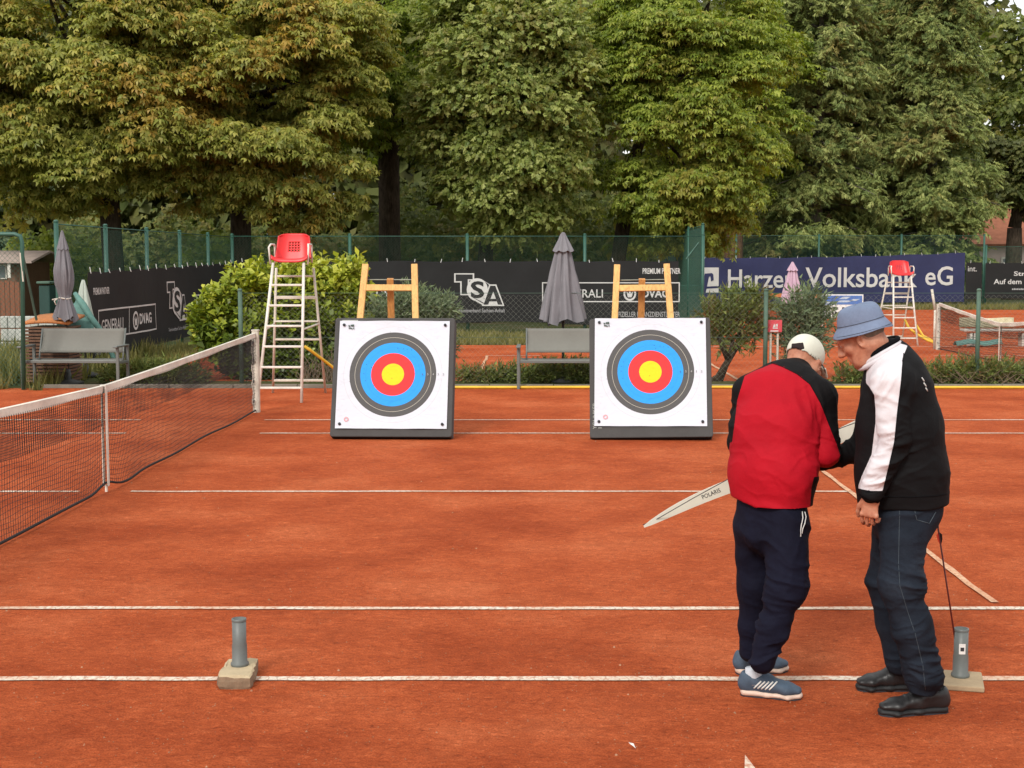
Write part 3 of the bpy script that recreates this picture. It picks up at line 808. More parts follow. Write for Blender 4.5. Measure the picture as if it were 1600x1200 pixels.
# navy banner
def Nc(px, py): p = atY(px, py, YN - 0.06); return p.x - xa, p.z
xa = 0.0; xa = Nc(1094, 430)[0]
Ln = Nc(1507, 430)[0]
z0a, z0b = Nc(1094, 403)[1], Nc(1507, 395)[1]; zb0, zb1 = Nc(1094, 474)[1], Nc(1507, 470)[1]
zt = lambda u: z0a + (z0b - z0a) * u / Ln - 0.10 * math.sin(math.pi * u / Ln) * 0.6 + 0.015 * math.sin(u * 3.1)
zb = lambda u: max(0.12, zb0 + (zb1 - zb0) * u / Ln - 0.04)
BN = Banner('navy_banner', 'navy blue bank banner with large white lettering on the tall right fence', (xa, YN), (1, 0), Ln, zb, zt, M['blue_banner'], (0, -1))
def nt(body, px0, px1, pb, ptp, bold=0.012):
    a, b = Nc(px0, pb), Nc(px1, ptp); BN.text(body, a[0], b[0], a[1], b[1], M['print_white'], 0.02, bold=bold, split=True)
nt('Harzer', 1137, 1240, 450, 421, 0.012); nt('Volksbank', 1258, 1433, 449, 418, 0.012); nt('eG', 1445, 1489, 446, 416, 0.012)
a, b = Nc(1096, 457), Nc(1123, 418)
wL, hL = b[0] - a[0], b[1] - a[1]
BN.poly([(a[0], a[1]), (b[0], a[1]), (b[0], b[1]), (a[0], b[1])], M['print_white'], 0.02)
UU = lambda x, y: (a[0] + wL * x, a[1] + hL * y)
BN.poly([UU(.05, 0.0), UU(.24, 0.0), UU(.42, .62), UU(.50, .66), UU(.55, .45), UU(.70, .50), UU(.68, .72), UU(.60, .78), UU(.18, .76), UU(.05, .4)], M['blue_banner'], 0.026)
BN.poly([UU(.24, .16), UU(1.0, .18), UU(1.0, .26), UU(.24, .24)], M['blue_banner'], 0.026)
# strip of darker mesh between the navy banner and the grey one, with lettering
def Gc(px, py): p = atY(px, py, YN - 0.06); return p.x - xg, p.z
xg = 0.0; xg = Gc(1509, 430)[0]
BD = Banner('dark_banner', 'narrow dark green mesh banner right of the navy banner', (xg, YN), (1, 0), Gc(1534, 430)[0], 0.35, Gc(1520, 410)[1], M['black_banner'], (0, -1))
a, b = Gc(1512, 424), Gc(1526, 416); BD.text('int.', a[0], b[0], a[1], b[1], M['print_white'])
xg = 0.0; xg = Gc(1539, 430)[0]
BG = Banner('grey_banner', 'dark grey banner with white lettering cut by the right picture edge', (xg, YN), (1, 0), 5.5, 0.40, Gc(1560, 411)[1], M['black_banner'], (0, -1))
a, b = Gc(1584, 431), Gc(1602, 424); BG.text('Str', a[0], b[0], a[1], b[1] , M['print_white'], bold=0.015)
a, b = Gc(1552, 444), Gc(1596, 436); BG.text('Auf dem', a[0], b[0], a[1], b[1], M['print_white'], bold=0.015)
a, b = Gc(1581, 453), Gc(1602, 450); BG.fill('lettering', [(a[0] + i * 0.07 + j, a[1] + k) for i in range(8) for (j, k) in ((0, 0), (0.05, 0), (0.05, 0.06 + 0.02 * (i % 2)), (0, 0.06))], [tuple(range(4 * i, 4 * i + 4)) for i in range(8)], M['print_grey'])
# ---------------------------------------------------------------- umpire chairs
def umpire_chair(label, ff, fr, tf, tr, zs, zseat_top, group='umpire chairs'):
    """ff, fr: (xl, xr, y) of front / rear feet; tf, tr the same at seat height zs"""
    cx = (ff[0] + ff[1]) / 2
    root = empty('umpire_chair', (cx, ff[2], 0), label, 'chair', group)
    lerp = lambda a, b, t: a + (b - a) * t
    r = 0.021
    def fleg(i, t): return Vector((lerp(ff[i], tf[i], t), lerp(ff[2], tf[2], t), zs * t))
    def rleg(i, t): return Vector((lerp(fr[i], tr[i], t), lerp(fr[2], tr[2], t), zs * t))
    for i in (0, 1):
        mb = MB(); mb.tube([fleg(i, 0), fleg(i, 1)], r, 8); mb.build('leg', M['white_metal'], root, True)
        mb = MB(); mb.tube([rleg(i, 0), rleg(i, 0.96)], r * 0.9, 8); mb.build('leg', M['cream_metal'], root, True)
    for k in range(6):
        t = 0.105 + k * 0.147
        a, b = fleg(0, t), fleg(1, t)
        mb = MB(); mb.bar(a, b, 0.045, 0.03); mb.build('rung', M['white_metal'], root, bevel=0.006)
    for t, w in ((0.10, 0.035), (0.42, 0.03), (0.74, 0.045), (0.90, 0.03)):
        mb = MB(); mb.bar(rleg(0, t), rleg(1, t), 0.03, w); mb.build('cross_bar', M['cream_metal'], root, bevel=0.005)
    for i in (0, 1):
        mb = MB(); mb.tube([fleg(i, 0.52), rleg(i, 0.54)], r * 0.7, 6); mb.build('side_bar', M['cream_metal'], root)
    # platform the seat bolts on
    mb = MB(); mb.bar(rleg(0, 0.56) , rleg(1, 0.56), 0.16, 0.02); mb.build('foot_rest', M['cream_metal'], root)
    # seat shell: pan, bend and backrest in one curved sheet, perforated back
    xl, xr, y0 = tf[0] - 0.03, tf[1] + 0.06, tf[2] - 0.02
    cxs, w, h = (xl + xr) / 2, xr - xl, zseat_top - zs
    def prof(v):       # v 0 front lip .. 1 top of backrest -> (dy, z)
        if v < 0.08: return (-0.02 + 0.02 * v / 0.08, zs + 0.005 + 0.05 * v / 0.08)
        if v < 0.42:
            t = (v - 0.08) / 0.34; return (0.36 * t, zs + 0.055 - 0.035 * math.sin(t * 2.6))
        t = (v - 0.42) / 0.58; return (0.36 + 0.06 * math.sin(t * 1.5) + 0.05 * t, zs + 0.04 + (h - 0.04) * t)
    def fn(u, v):
        dy, z = prof(v); uu = 2 * u - 1
        ww = w * (0.5 if v < 0.42 else 0.5 - 0.075 * (v - 0.42) / 0.58)
        if v > 0.93: ww *= 1 - 0.10 * ((v - 0.93) / 0.07)
        wing = 0.07 * abs(uu) ** 4
        return (cxs + uu * ww, y0 + dy - (wing if v > 0.42 else 0), z + (wing * 0.8 if v <= 0.42 else -0.03 * abs(uu) ** 6 * (1 if v > 0.95 else 0)))
    mb = MB(); mb.grid(fn, 23, 36, skip=lambda i, j: i in (8, 10, 12, 14) and j in (22, 24, 26, 28))
    mb.build('seat', M['red_plastic'], root, True, solid=0.012)
    for i, xx in ((0, xl - 0.01), (1, xr + 0.0)):
        mb = MB()
        mb.tube([(xx, y0 + 0.02, zs - 0.02), (xx + (-.02 if i == 0 else .01), y0 + 0.02, zs + h * 0.52), (xx, y0 + 0.06, zs + h * 0.62), (xx, y0 + 0.33, zs + h * 0.62), (xx, y0 + 0.36, zs + h * 0.5), (xx, y0 + 0.36, zs)], 0.014, 6)
        mb.build('arm_rest', M['white_metal'], root, True)
    return root
umpire_chair('tall white umpire chair with red seat behind the near net post', (-4.06, -3.44, 19.75), (-4.12, -3.33, 21.2), (-3.87, -3.44, 20.1), (-3.93, -3.40, 20.65), 1.95, 2.37)
k = 32.4
p = [ground(1396, 540), ground(1434, 540)]
umpire_chair('distant white umpire chair with red seat in front of the navy banner', (p[0].x, p[1].x, p[0].y), (p[0].x - 0.2, p[1].x - 0.1, p[0].y + 1.1), (p[0].x + 0.04, p[1].x - 0.12, p[0].y + 0.3), (p[0].x + 0.0, p[1].x - 0.02, p[0].y + 0.7), 1.62, 1.98)
a = [atY(1414, 500, 33.6), atY(1420, 512, 33.4), atY(1432, 522, 33.2), atY(1450, 532, 33.0), atY(1462, 536, 32.9)]
mb = MB(); mb.tube(a, 0.03, 6); mb.tube([atY(1432, 508, 33.3), atY(1442, 524, 33.2), atY(1458, 533, 33.0)], 0.025, 6)
tag(mb.build('hose', M['yellow_hose'], None, True), 'coiled yellow hose hanging at the distant umpire chair', 'hose')

# ---------------------------------------------------------------- furled parasols
def parasol(label, base, ztop, zbot, R, lean, mat, pleats=8, flare=0.0, waist=None, cap=True, name='parasol', seed=0, pole_mat=None):
    rs = random.Random(seed)
    x0, y0 = base
    root = empty(name, (x0, y0, 0), label, 'parasol')
    H = ztop - zbot
    ph = [rs.uniform(-0.25, 0.25) for _ in range(pleats)]; amp = [rs.uniform(0.75, 1.2) for _ in range(pleats)]; hem = [rs.uniform(-0.06, 0.03) for _ in range(pleats)]
    ax = lambda z: Vector((x0 + lean * z, y0, z))
    def fn(u, v):                       # v: 0 hem .. 1 top
        a = u * 2 * math.pi; k = (u * pleats) % 1.0; i = int(u * pleats) % pleats
        if waist:
            rr = R * (0.10 + 0.90 * max(0.0, (1 - v)) ** 0.8 * (1 - math.exp(-((1 - v) / 0.25)))) if v > waist else R * (0.42 + 0.55 * ((waist - v) / waist))
            if v > waist: rr = R * min(1.0, 0.10 + 1.5 * (1 - v)) * (1 - 0.55 * max(0, 1 - abs(v - waist) / 0.30)) if v > waist else rr
        else:
            rr = R * (0.10 + 0.90 * (1 - v) ** 0.85)
        lobes = 0.66 + 0.42 * abs(math.sin(math.pi * (k + 0.12 * math.sin(v * 5 + i)))) ** 0.8 * amp[i]
        ripple = 1 + 0.06 * math.sin(a * 19 + v * 7 + i)
        rr *= lobes * ripple
        z = zbot + H * v + hem[i] * (1 - v) * H * 0.8 + 0.04 * H * (1 - v) * (1 - abs(2 * k - 1))
        c = ax(z)
        return (c.x + rr * math.cos(a + ph[i] * (1 - v)), c.y + rr * math.sin(a + ph[i] * (1 - v)), z)
    mb = MB(); mb.grid(fn, pleats * 12, 26); mb.build('canopy', mat, root, True)
    if cap:
        def fc(u, v):
            a = u * 2 * math.pi; k = (u * pleats) % 1
            rr = R * (0.06 + 0.42 * (1 - v)) * (0.85 + 0.2 * abs(math.sin(math.pi * k)))
            z = ztop - H * 0.19 + H * 0.205 * v - 0.02 * H * (1 - v) * abs(math.cos(math.pi * k)); c = ax(z)
            return (c.x + rr * math.cos(a), c.y + rr * math.sin(a), z)
        mb = MB(); mb.grid(fc, pleats * 8, 6); mb.build('top_vent', mat, root, True)
    mb = MB(); mb.tube([ax(0.0), ax(ztop - 0.05)], 0.022, 8); mb.build('pole', pole_mat or M['dark_metal'], root, True)
    mb = MB(); mb.lathe([(0.24, 0), (0.24, 0.05), (0.06, 0.09), (0.035, 0.25)], (x0, y0, 0), 20); mb.build('foot', M['dark_metal'], root, True)
    return root, ax
yb = Y_EDGE + 0.9
p = atY(880, 400, yb); pt, pb = atY(880, 365, yb).z, atY(878, 503, yb).z
parasol('closed grey parasol standing behind the bench between the two targets', (p.x, yb), pt, pb, 0.37, 0.0, M['grey_fabric'], seed=3)
yb2 = Y_EDGE + 0.55
p = atY(101, 400, yb2); pt, pb = atY(98, 362, yb2).z, atY(98, 500, yb2).z
root, ax = parasol('closed grey parasol tied with white cord behind the left grey bench', (p.x, yb2), pt, pb, 0.185, -0.012, M['grey_fabric'], waist=0.26, seed=9)
zc = atY(98, 466, yb2).z; c = ax(zc)
mb = MB(); mb.tube([(c.x + 0.088 * math.cos(t), c.y + 0.088 * math.sin(t), zc + 0.01 * math.sin(2 * t)) for t in [2 * math.pi * i / 18 for i in range(18)]], 0.012, 6, closed=True)
mb.tube([(c.x - 0.08, c.y - 0.10, zc), (c.x - 0.12, c.y - 0.14, zc - 0.04), (c.x - 0.10, c.y - 0.13, zc - 0.10)], 0.01, 6); mb.tube([(c.x - 0.08, c.y - 0.10, zc), (c.x - 0.16, c.y - 0.13, zc - 0.02)], 0.01, 6)
mb.build('tie_cord', M['net_tape'], root, True)
p = atY(1238, 430, 33.8)
parasol('closed mauve parasol before the navy banner', (p.x, 33.8), atY(1238, 410, 33.8).z, atY(1238, 474, 33.8).z, 0.27, 0, M['pink_fabric'], seed=5, pole_mat=M['cream_metal'])
p = atX(131, 470, XS + 0.5)
yy_ = p.y
parasol('pale green closed parasol close to the side banner', (p.x, yy_), atX(132, 437, XS + 0.5).z, atX(132, 530, XS + 0.5).z, 0.2, 0, M['pale_fabric'], pleats=6, seed=6, cap=False)
# teal tarpaulin roll leaning there
q0, q1 = atY(117, 458, 23.6), atY(160, 520, 23.3)
root = empty('rolled_tarpaulin', (q1.x, 23.3, 0), 'teal rolled tarpaulin leaning beside the pale parasol', 'tarpaulin')
mb = MB(); mb.tube([q0, q0.lerp(q1, .3), q0.lerp(q1, .6) + Vector((0, 0, -0.02)), q1, Vector((q1.x + 0.35, 23.2, 0.05))], [0.035, 0.06, 0.05, 0.045, 0.04], 8); mb.build('roll', M['teal_fabric'], root, True)
def fn(u, v):
    a = q0.lerp(q1, 0.15 + 0.7 * u); return (a.x - 0.05 - 0.25 * v + 0.03 * math.sin(u * 9 + v * 4), a.y + 0.05 * math.sin(v * 6 + u * 3), a.z - 0.48 * v * (0.5 + 0.5 * u) + 0.04 * math.sin(u * 7))
mb = MB(); mb.grid(fn, 14, 8); mb.build('hanging_sheet', M['teal_fabric'], root, True, solid=0.008)

# ---------------------------------------------------------------- grey benches
def bench(label, x0, x1, yf):
    root = empty('garden_bench', ((x0 + x1) / 2, yf, 0), label, 'bench', 'grey garden benches')
    dp = 0.52; sh = 0.43
    for x in (x0 + 0.02, x1 - 0.02):
        for yy, h in ((yf, 0.64), (yf + dp, 0.66)):
            mb = MB(); mb.box((x, yy, h / 2 - 0.005), (0.045, 0.045, h + 0.01)); mb.build('leg', M['bench_frame'], root, bevel=0.006)
        mb = MB(); mb.box((x, yf + dp / 2 - 0.06, 0.655), (0.065, dp + 0.14, 0.028)); mb.build('arm_rest', M['bench_frame'], root, bevel=0.006)
        mb = MB(); mb.bar((x, yf, sh - 0.02), (x, yf + dp, sh - 0.04), 0.03, 0.04); mb.build('side_rail', M['bench_frame'], root, bevel=0.004)
    for yy, z in ((yf + 0.01, sh - 0.005), (yf + dp - 0.02, sh - 0.04)):
        mb = MB(); mb.box(((x0 + x1) / 2, yy, z), (x1 - x0 - 0.06, 0.04, 0.045)); mb.build('seat_rail', M['bench_frame'], root, bevel=0.006)
    mb = MB(); mb.grid(lambda u, v: (x0 + 0.05 + (x1 - x0 - 0.10) * u, yf + 0.03 + (dp - 0.05) * v, sh + 0.015 - 0.03 * math.sin(math.pi * v) - 0.008 * math.sin(math.pi * u)), 10, 6)
    mb.build('seat', M['bench_sheet'], root, True, solid=0.008)
    tl = 0.16
    mb = MB(); mb.grid(lambda u, v: (x0 + 0.14 + (x1 - x0 - 0.20) * u, yf + dp - 0.09 + tl * v + 0.025 * math.sin(math.pi * v), 0.54 + 0.37 * v), 12, 8)
    mb.build('backrest', M['bench_sheet'], root, True, solid=0.012)
    for x in (x0 + 0.14, x1 - 0.06):
        mb = MB(); mb.tube([(x, yf + dp - 0.12, sh - 0.03), (x, yf + dp - 0.08, 0.54), (x, yf + dp + tl - 0.085, 0.915)], 0.014, 6); mb.build('back_post', M['bench_frame'], root, True)
    return root
yq = ground(815, 608).y
bench('grey metal bench between the two archery targets', atY(808, 600, yq).x, atY(960, 600, yq).x, yq)
bench('grey metal bench at the left beside the slatted brown box', atY(34, 608, yq).x, atY(187, 608, yq).x, yq)

# ---------------------------------------------------------------- slatted box with an orange lid
yk = yq + 0.75
xa_, xb_ = atY(41, 560, yk).x, atY(106, 560, yk).x
zt_ = atY(70, 508, yk).z
root = empty('slatted_box', ((xa_ + xb_) / 2, yk, 0), 'tall brown slatted wooden box with orange lid behind the left bench', 'box')
n = 17
for i in range(n):
    z = 0.04 + (zt_ - 0.06) * (i + 0.5) / n
    for (c, s_) in ((((xa_ + xb_) / 2, yk, z), (xb_ - xa_, 0.03, (zt_ - 0.06) / n - 0.018)), ((xb_ - 0.013, yk + 0.36, z), (0.022, 0.66, (zt_ - 0.06) / n - 0.018))):
        mb = MB(); mb.box((c[0], c[1] + random.uniform(-0.004, 0.004), c[2] + random.uniform(-0.004, 0.004)), s_); mb.build('slat', M['brown_wood'], root, bevel=0.003)
mb = MB(); mb.box(((xa_ + xb_) / 2, yk + 0.36, zt_ / 2), (xb_ - xa_ - 0.07, 0.64, zt_ - 0.06)); mb.build('core', M['dark_metal'], root)
mb = MB(); mb.grid(lambda u, v: (xa_ - 0.03 + (xb_ - xa_ + 0.06 + 0.02) * u, yk - 0.06 + 0.8 * v, zt_ + 0.02 + 0.05 * math.sin(math.pi * u) * 0.6 + 0.10 * v), 6, 3); mb.build('lid', M['orange_wood'], root, True, solid=0.04)

# ---------------------------------------------------------------- archery targets and easels
def face_material():
    m = bpy.data.materials.new('target_face_print'); t = NT(m)
    w = t.noise(1.6, 3)
    xyz = t.sep(t.tc.outputs['Object'])
    r = t.math('SQRT', t.math('ADD', t.math('POWER', xyz[0], 2.0), t.math('POWER', xyz[2], 2.0)))
    r = t.math('ADD', r, t.math('MULTIPLY', t.math('SUBTRACT', w, 0.5), 0.004))
    W, K, B, R, G = (0.58, 0.61, 0.675), (0.080, 0.080, 0.080), (0.024, 0.30, 0.78), (0.80, 0.035, 0.038), (0.80, 0.58, 0.012)
    gl = (0.50, 0.50, 0.54)
    st = [(0.0, G), (0.0600, sc(G, 0.75)), (0.0625, G), (0.122, R), (0.1825, sc(R, 0.85)), (0.1845, R), (0.244, B), (0.3045, sc(B, 0.85)), (0.3065, B), (0.366, K),
          (0.425, (0.5, 0.48, 0.40)), (0.4285, K), (0.488, W), (0.548, gl), (0.551, W), (0.606, gl), (0.609, W)]
    c = t.ramp(r, st, 'CONSTANT')
    crease = t.ramp(t.noise(7, 4, 0.6, t.mapping((1, 1, 2.2), (0, 0.5, 0)), 1.5), [(0.34, (0.91, 0.91, 0.925)), (0.46, (1, 1, 1))])  # shading of the wrinkles painted into the paper colour
    c = t.mix(0.8, c, crease, 'MULTIPLY')
    vor = t.n.new('ShaderNodeTexVoronoi'); vor.inputs['Scale'].default_value = 22; vor.inputs['Randomness'].default_value = 1
    t.l.new(t.tc.outputs['Object'], vor.inputs['Vector'])
    hole = t.math('MULTIPLY', t.math('LESS_THAN', vor.outputs['Distance'], 0.11), t.math('LESS_THAN', r, 0.5))
    keep = t.math('GREATER_THAN', t.noise(9, 2), 0.52)
    c = t.mix(t.math('MULTIPLY', t.math('MULTIPLY', hole, keep), 0.75), c, (0.03, 0.03, 0.03))
    scr = t.ramp(t.noise(5, 2, 0.5, t.mapping((1.2, 1, 14), (0, 0.3, 0))), [(0.715, (0, 0, 0)), (0.73, (1, 1, 1))])
    c = t.mix(t.math('MULTIPLY', t.math('MULTIPLY', scr, t.math('LESS_THAN', r, 0.30)), 0.7), c, (0.05, 0.04, 0.03))
    t.color(c); t.set(0.65, 0, 0.25)
    t.bump(t.noise(5, 4, 0.6, t.mapping((1, 1, 1.8), (0, 0.4, 0)), 1.2), 0.2, 0.025)
    return m
M['face'] = face_material()

def target(idx, label, elabel, pc, yaw, roll, ex, S=1.36, lean=19.0, paper_c=(0.0, 0.02), paper_roll=0.0, with_text=False):
    """pc: photo pixel of the lower front edge's centre"""
    g = ground(*pc)
    zb = 0.035
    th = 0.21
    R = Matrix.Rotation(math.radians(yaw), 3, 'Z') @ Matrix.Rotation(math.radians(-lean), 3, 'X') @ Matrix.Rotation(math.radians(roll), 3, 'Y')
    root = empty('archery_target', (g.x, g.y, 0), label, 'target', 'archery targets on easels')
    base = Vector((g.x, g.y + 0.02, zb))
    # board: local x right, y back, z up the face
    bm = MB(); H = 1.378
    def P(x, y, z): return base + R @ Vector((x, y, z))
    rr = 0.03
    outline = []
    for (cx, cz, a0) in ((S / 2 - rr, rr, -90), (S / 2 - rr, H - rr, 0), (-S / 2 + rr, H - rr, 90), (-S / 2 + rr, rr, 180)):
        for k in range(5):
            a = math.radians(a0 + 90 * k / 4); outline.append((cx + rr * math.cos(a), cz + rr * math.sin(a)))
    n = len(outline)
    V = [P(x, 0, z) for x, z in outline] + [P(x, th, z) for x, z in outline]
    F = [tuple(range(n)), tuple(range(2 * n - 1, n - 1, -1))] + [((i + 1) % n, i, n + i, n + (i + 1) % n) for i in range(n)]
    bm.add(V, F)
    # the underside faces are coloured darker than the rest of the board
    o = bm.build('board', [M['foam'], M['foam_dark']], root)
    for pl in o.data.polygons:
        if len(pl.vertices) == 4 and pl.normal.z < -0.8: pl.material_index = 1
    mod = o.modifiers.new('bevel', 'BEVEL'); mod.width = 0.012; mod.segments = 2; mod.limit_method = 'ANGLE'
    # paper face: its own object coordinates are centred on the gold
    pw = 1.245
    cc = (paper_c[0], H / 2 + paper_c[1])
    RP = R @ Matrix.Rotation(math.radians(paper_roll), 3, 'Y')
    mb = MB()
    def fp(u, v):
        x, z = (u - 0.5) * pw, (v - 0.5) * pw
        e = max(abs(2 * u - 1), abs(2 * v - 1))
        y = -0.008 - 0.006 * (0.5 + 0.5 * math.sin(x * 7 + z * 3)) * e ** 3 - 0.010 * math.sin(u * 9 + 1) ** 2 * e ** 8
        return (x, y, z)
    mb.grid(fp, 40, 40)
    face = link('target_face', mb.mesh('target_face'), M['face'], None, True)
    face.parent = root
    loc = P(cc[0], 0, cc[1])
    face.matrix_local = Matrix.Translation(loc - Vector(root.location)) @ RP.to_4x4()
    def F2(x, z, y=-0.02): return loc + RP @ Vector((x, y, z))
    d = pw / 2 - 0.04
    for (x, z) in ((-d + 0.01, d - 0.01), (d - 0.01, d - 0.01), (-d + 0.01, -d + 0.01), (d - 0.01, -d + 0.01)):
        mb = MB(); q = F2(x, z, -0.03); mb.tube([F2(x, z, -0.006), q], [0.014, 0.017], 8); mb.build('pin', M['pin'], root, True)
    # printed corner marks on the paper
    mb = MB()
    for (x, z, w, h) in ((-.525, .552, .020, .016), (-.500, .556, .022, .020), (-.478, .552, .018, .026), (-.520, .528, .030, .014), (-.492, .524, .016, .012), (-.470, .526, .014, .014)):
        mb.add([F2(x, z, -0.024), F2(x + w, z, -0.024), F2(x + w, z + h, -0.024), F2(x, z + h, -0.024)], [(0, 1, 2, 3)])
    mb.build('printed_mark', M['grey_ink'], root)
    mb = MB()
    for k in range(20):
        a, b = 2 * math.pi * k / 20, 2 * math.pi * (k + 0.8) / 20
        c0 = (-.50, -.52)
        mb.add([F2(c0[0] + .026 * math.cos(a), c0[1] + .026 * math.sin(a), -0.024), F2(c0[0] + .026 * math.cos(b), c0[1] + .026 * math.sin(b), -0.024), F2(c0[0] + .016 * math.cos(b), c0[1] + .016 * math.sin(b), -0.024), F2(c0[0] + .016 * math.cos(a), c0[1] + .016 * math.sin(a), -0.024)], [(0, 1, 2, 3)])
    mb.build('printed_mark', M['red_ink'], root)
    for k, ch in enumerate(('6', '5', '4', '3', '2', '1')):          # ring numbers along the right
        V, F = text_data(ch, 0.035)
        x = 0.335 + k * 0.0 + (0, .061, .122, .176, .235, .26)[k] if k < 5 else None
        if x is None: continue
        me = bpy.data.meshes.new('ring_number'); me.from_pydata([F2(x + v[0] - .01, v[1] - .012, -0.024)[:] for v in V], [], F); me.update()
        link('ring_number', me, M['print_grey'] if k in (1, 2) else M['pin'], root)
    if with_text:                                                   # stencilled writing up the lower left edge of the board
        for body, x, z, L in (('YOUNKER', -S / 2 + 0.075, 0.10, 0.30), ('17', -S / 2 + 0.135, 0.11, 0.07)):
            V, F = text_data(body, 1.0); mn, mx = V.min(0), V.max(0); kx = L / (mx[0] - mn[0])
            me = bpy.data.meshes.new('lettering'); me.from_pydata([P(x - (v[1] - mn[1]) * min(kx, 0.06), -0.004, z + (v[0] - mn[0]) * kx)[:] for v in V], [], F); me.update()
            link('lettering', me, M['pale_ink'], root)
    else:
        mb = MB(); mb.add([P(-S / 2 + .08, -0.004, H - .052), P(-S / 2 + .26, -0.004, H - .052), P(-S / 2 + .26, -0.004, H - .028), P(-S / 2 + .08, -0.004, H - .028)], [(0, 1, 2, 3)]); mb.build('sticker', M['pale_ink'], root)
    # ---- easel behind it
    er = empty('wooden_easel', (g.x, g.y + 0.5, 0), elabel, 'easel', 'wooden target easels')
    def E(x, y, z): return base + R @ Vector((x + ex, y, z))
    yo = th + 0.028
    top = 2.00 / math.cos(math.radians(lean)) - 0.02
    kk = 0.0
    bl = -zb / math.cos(math.radians(lean)) - 0.03
    ft = []
    for sx in (-1, 1):
        mb = MB(); a, b = E(sx * 0.40, yo, bl), E(sx * 0.285, yo, top)
        mb.bar(a, b, 0.052, 0.072, up=R @ Vector((1, 0, 0))); mb.build('front_leg', M['pine'], er, bevel=0.004)
    mb = MB(); zc_ = top - 0.285; mb.bar(E(-0.335, yo - 0.002, zc_), E(0.335, yo - 0.002, zc_), 0.03, 0.075, up=R @ Vector((0, 0, 1))); mb.build('crossbar', M['pine'], er, bevel=0.004)
    mb = MB(); mb.bar(E(-0.36, yo - 0.002, 0.55), E(0.36, yo - 0.002, 0.55), 0.03, 0.075, up=R @ Vector((0, 0, 1))); mb.build('crossbar', M['pine'], er, bevel=0.004)
    # peg shelf the board stands on
    mb = MB(); mb.bar(E(-0.45, th * 0.95, -0.016), E(0.45, th * 0.95, -0.016), 0.05, 0.025, up=R @ Vector((0, 0, 1))); mb.build('shelf', M['pine_dark'], er)
    # rear strut, hinged under the crossbar
    a = E(0.0, yo + 0.055, top - 0.155); b = Vector((g.x + ex + 0.02, g.y + 1.35, 0.0))
    mb = MB(); mb.bar(a, b, 0.06, 0.075, up=(1, 0, 0)); mb.build('rear_leg', M['pine_dark'], er, bevel=0.004)
    mb = MB(); mb.tube([E(-0.30, yo + 0.05, zc_ + 0.115), E(0.30, yo + 0.05, zc_ + 0.115)], 0.007, 6); mb.build('hinge_rod', M['grey_wire'], er)
    if idx == 0:
        mb = MB(); mb.bar(E(-0.42, th + 0.012, H + 0.008), E(0.42, th + 0.012, H + 0.008), 0.02, 0.035, up=R @ Vector((0, 0, 1))); mb.build('batten', M['white_metal'], er)
    return root
target(0, 'left archery target with crumpled white corners and a thin sticker on its board', 'pine easel holding up the left archery target', (610, 688), -2.0, 0.0, -0.12, paper_c=(-0.0, 0.025), paper_roll=0.0)
target(1, 'right archery target with marker writing on its lower left board edge', 'pine easel holding up the right archery target', (1018, 689), -3.5, -1.0, -0.075, paper_c=(0.0, 0.06), paper_roll=0.6, with_text=True)

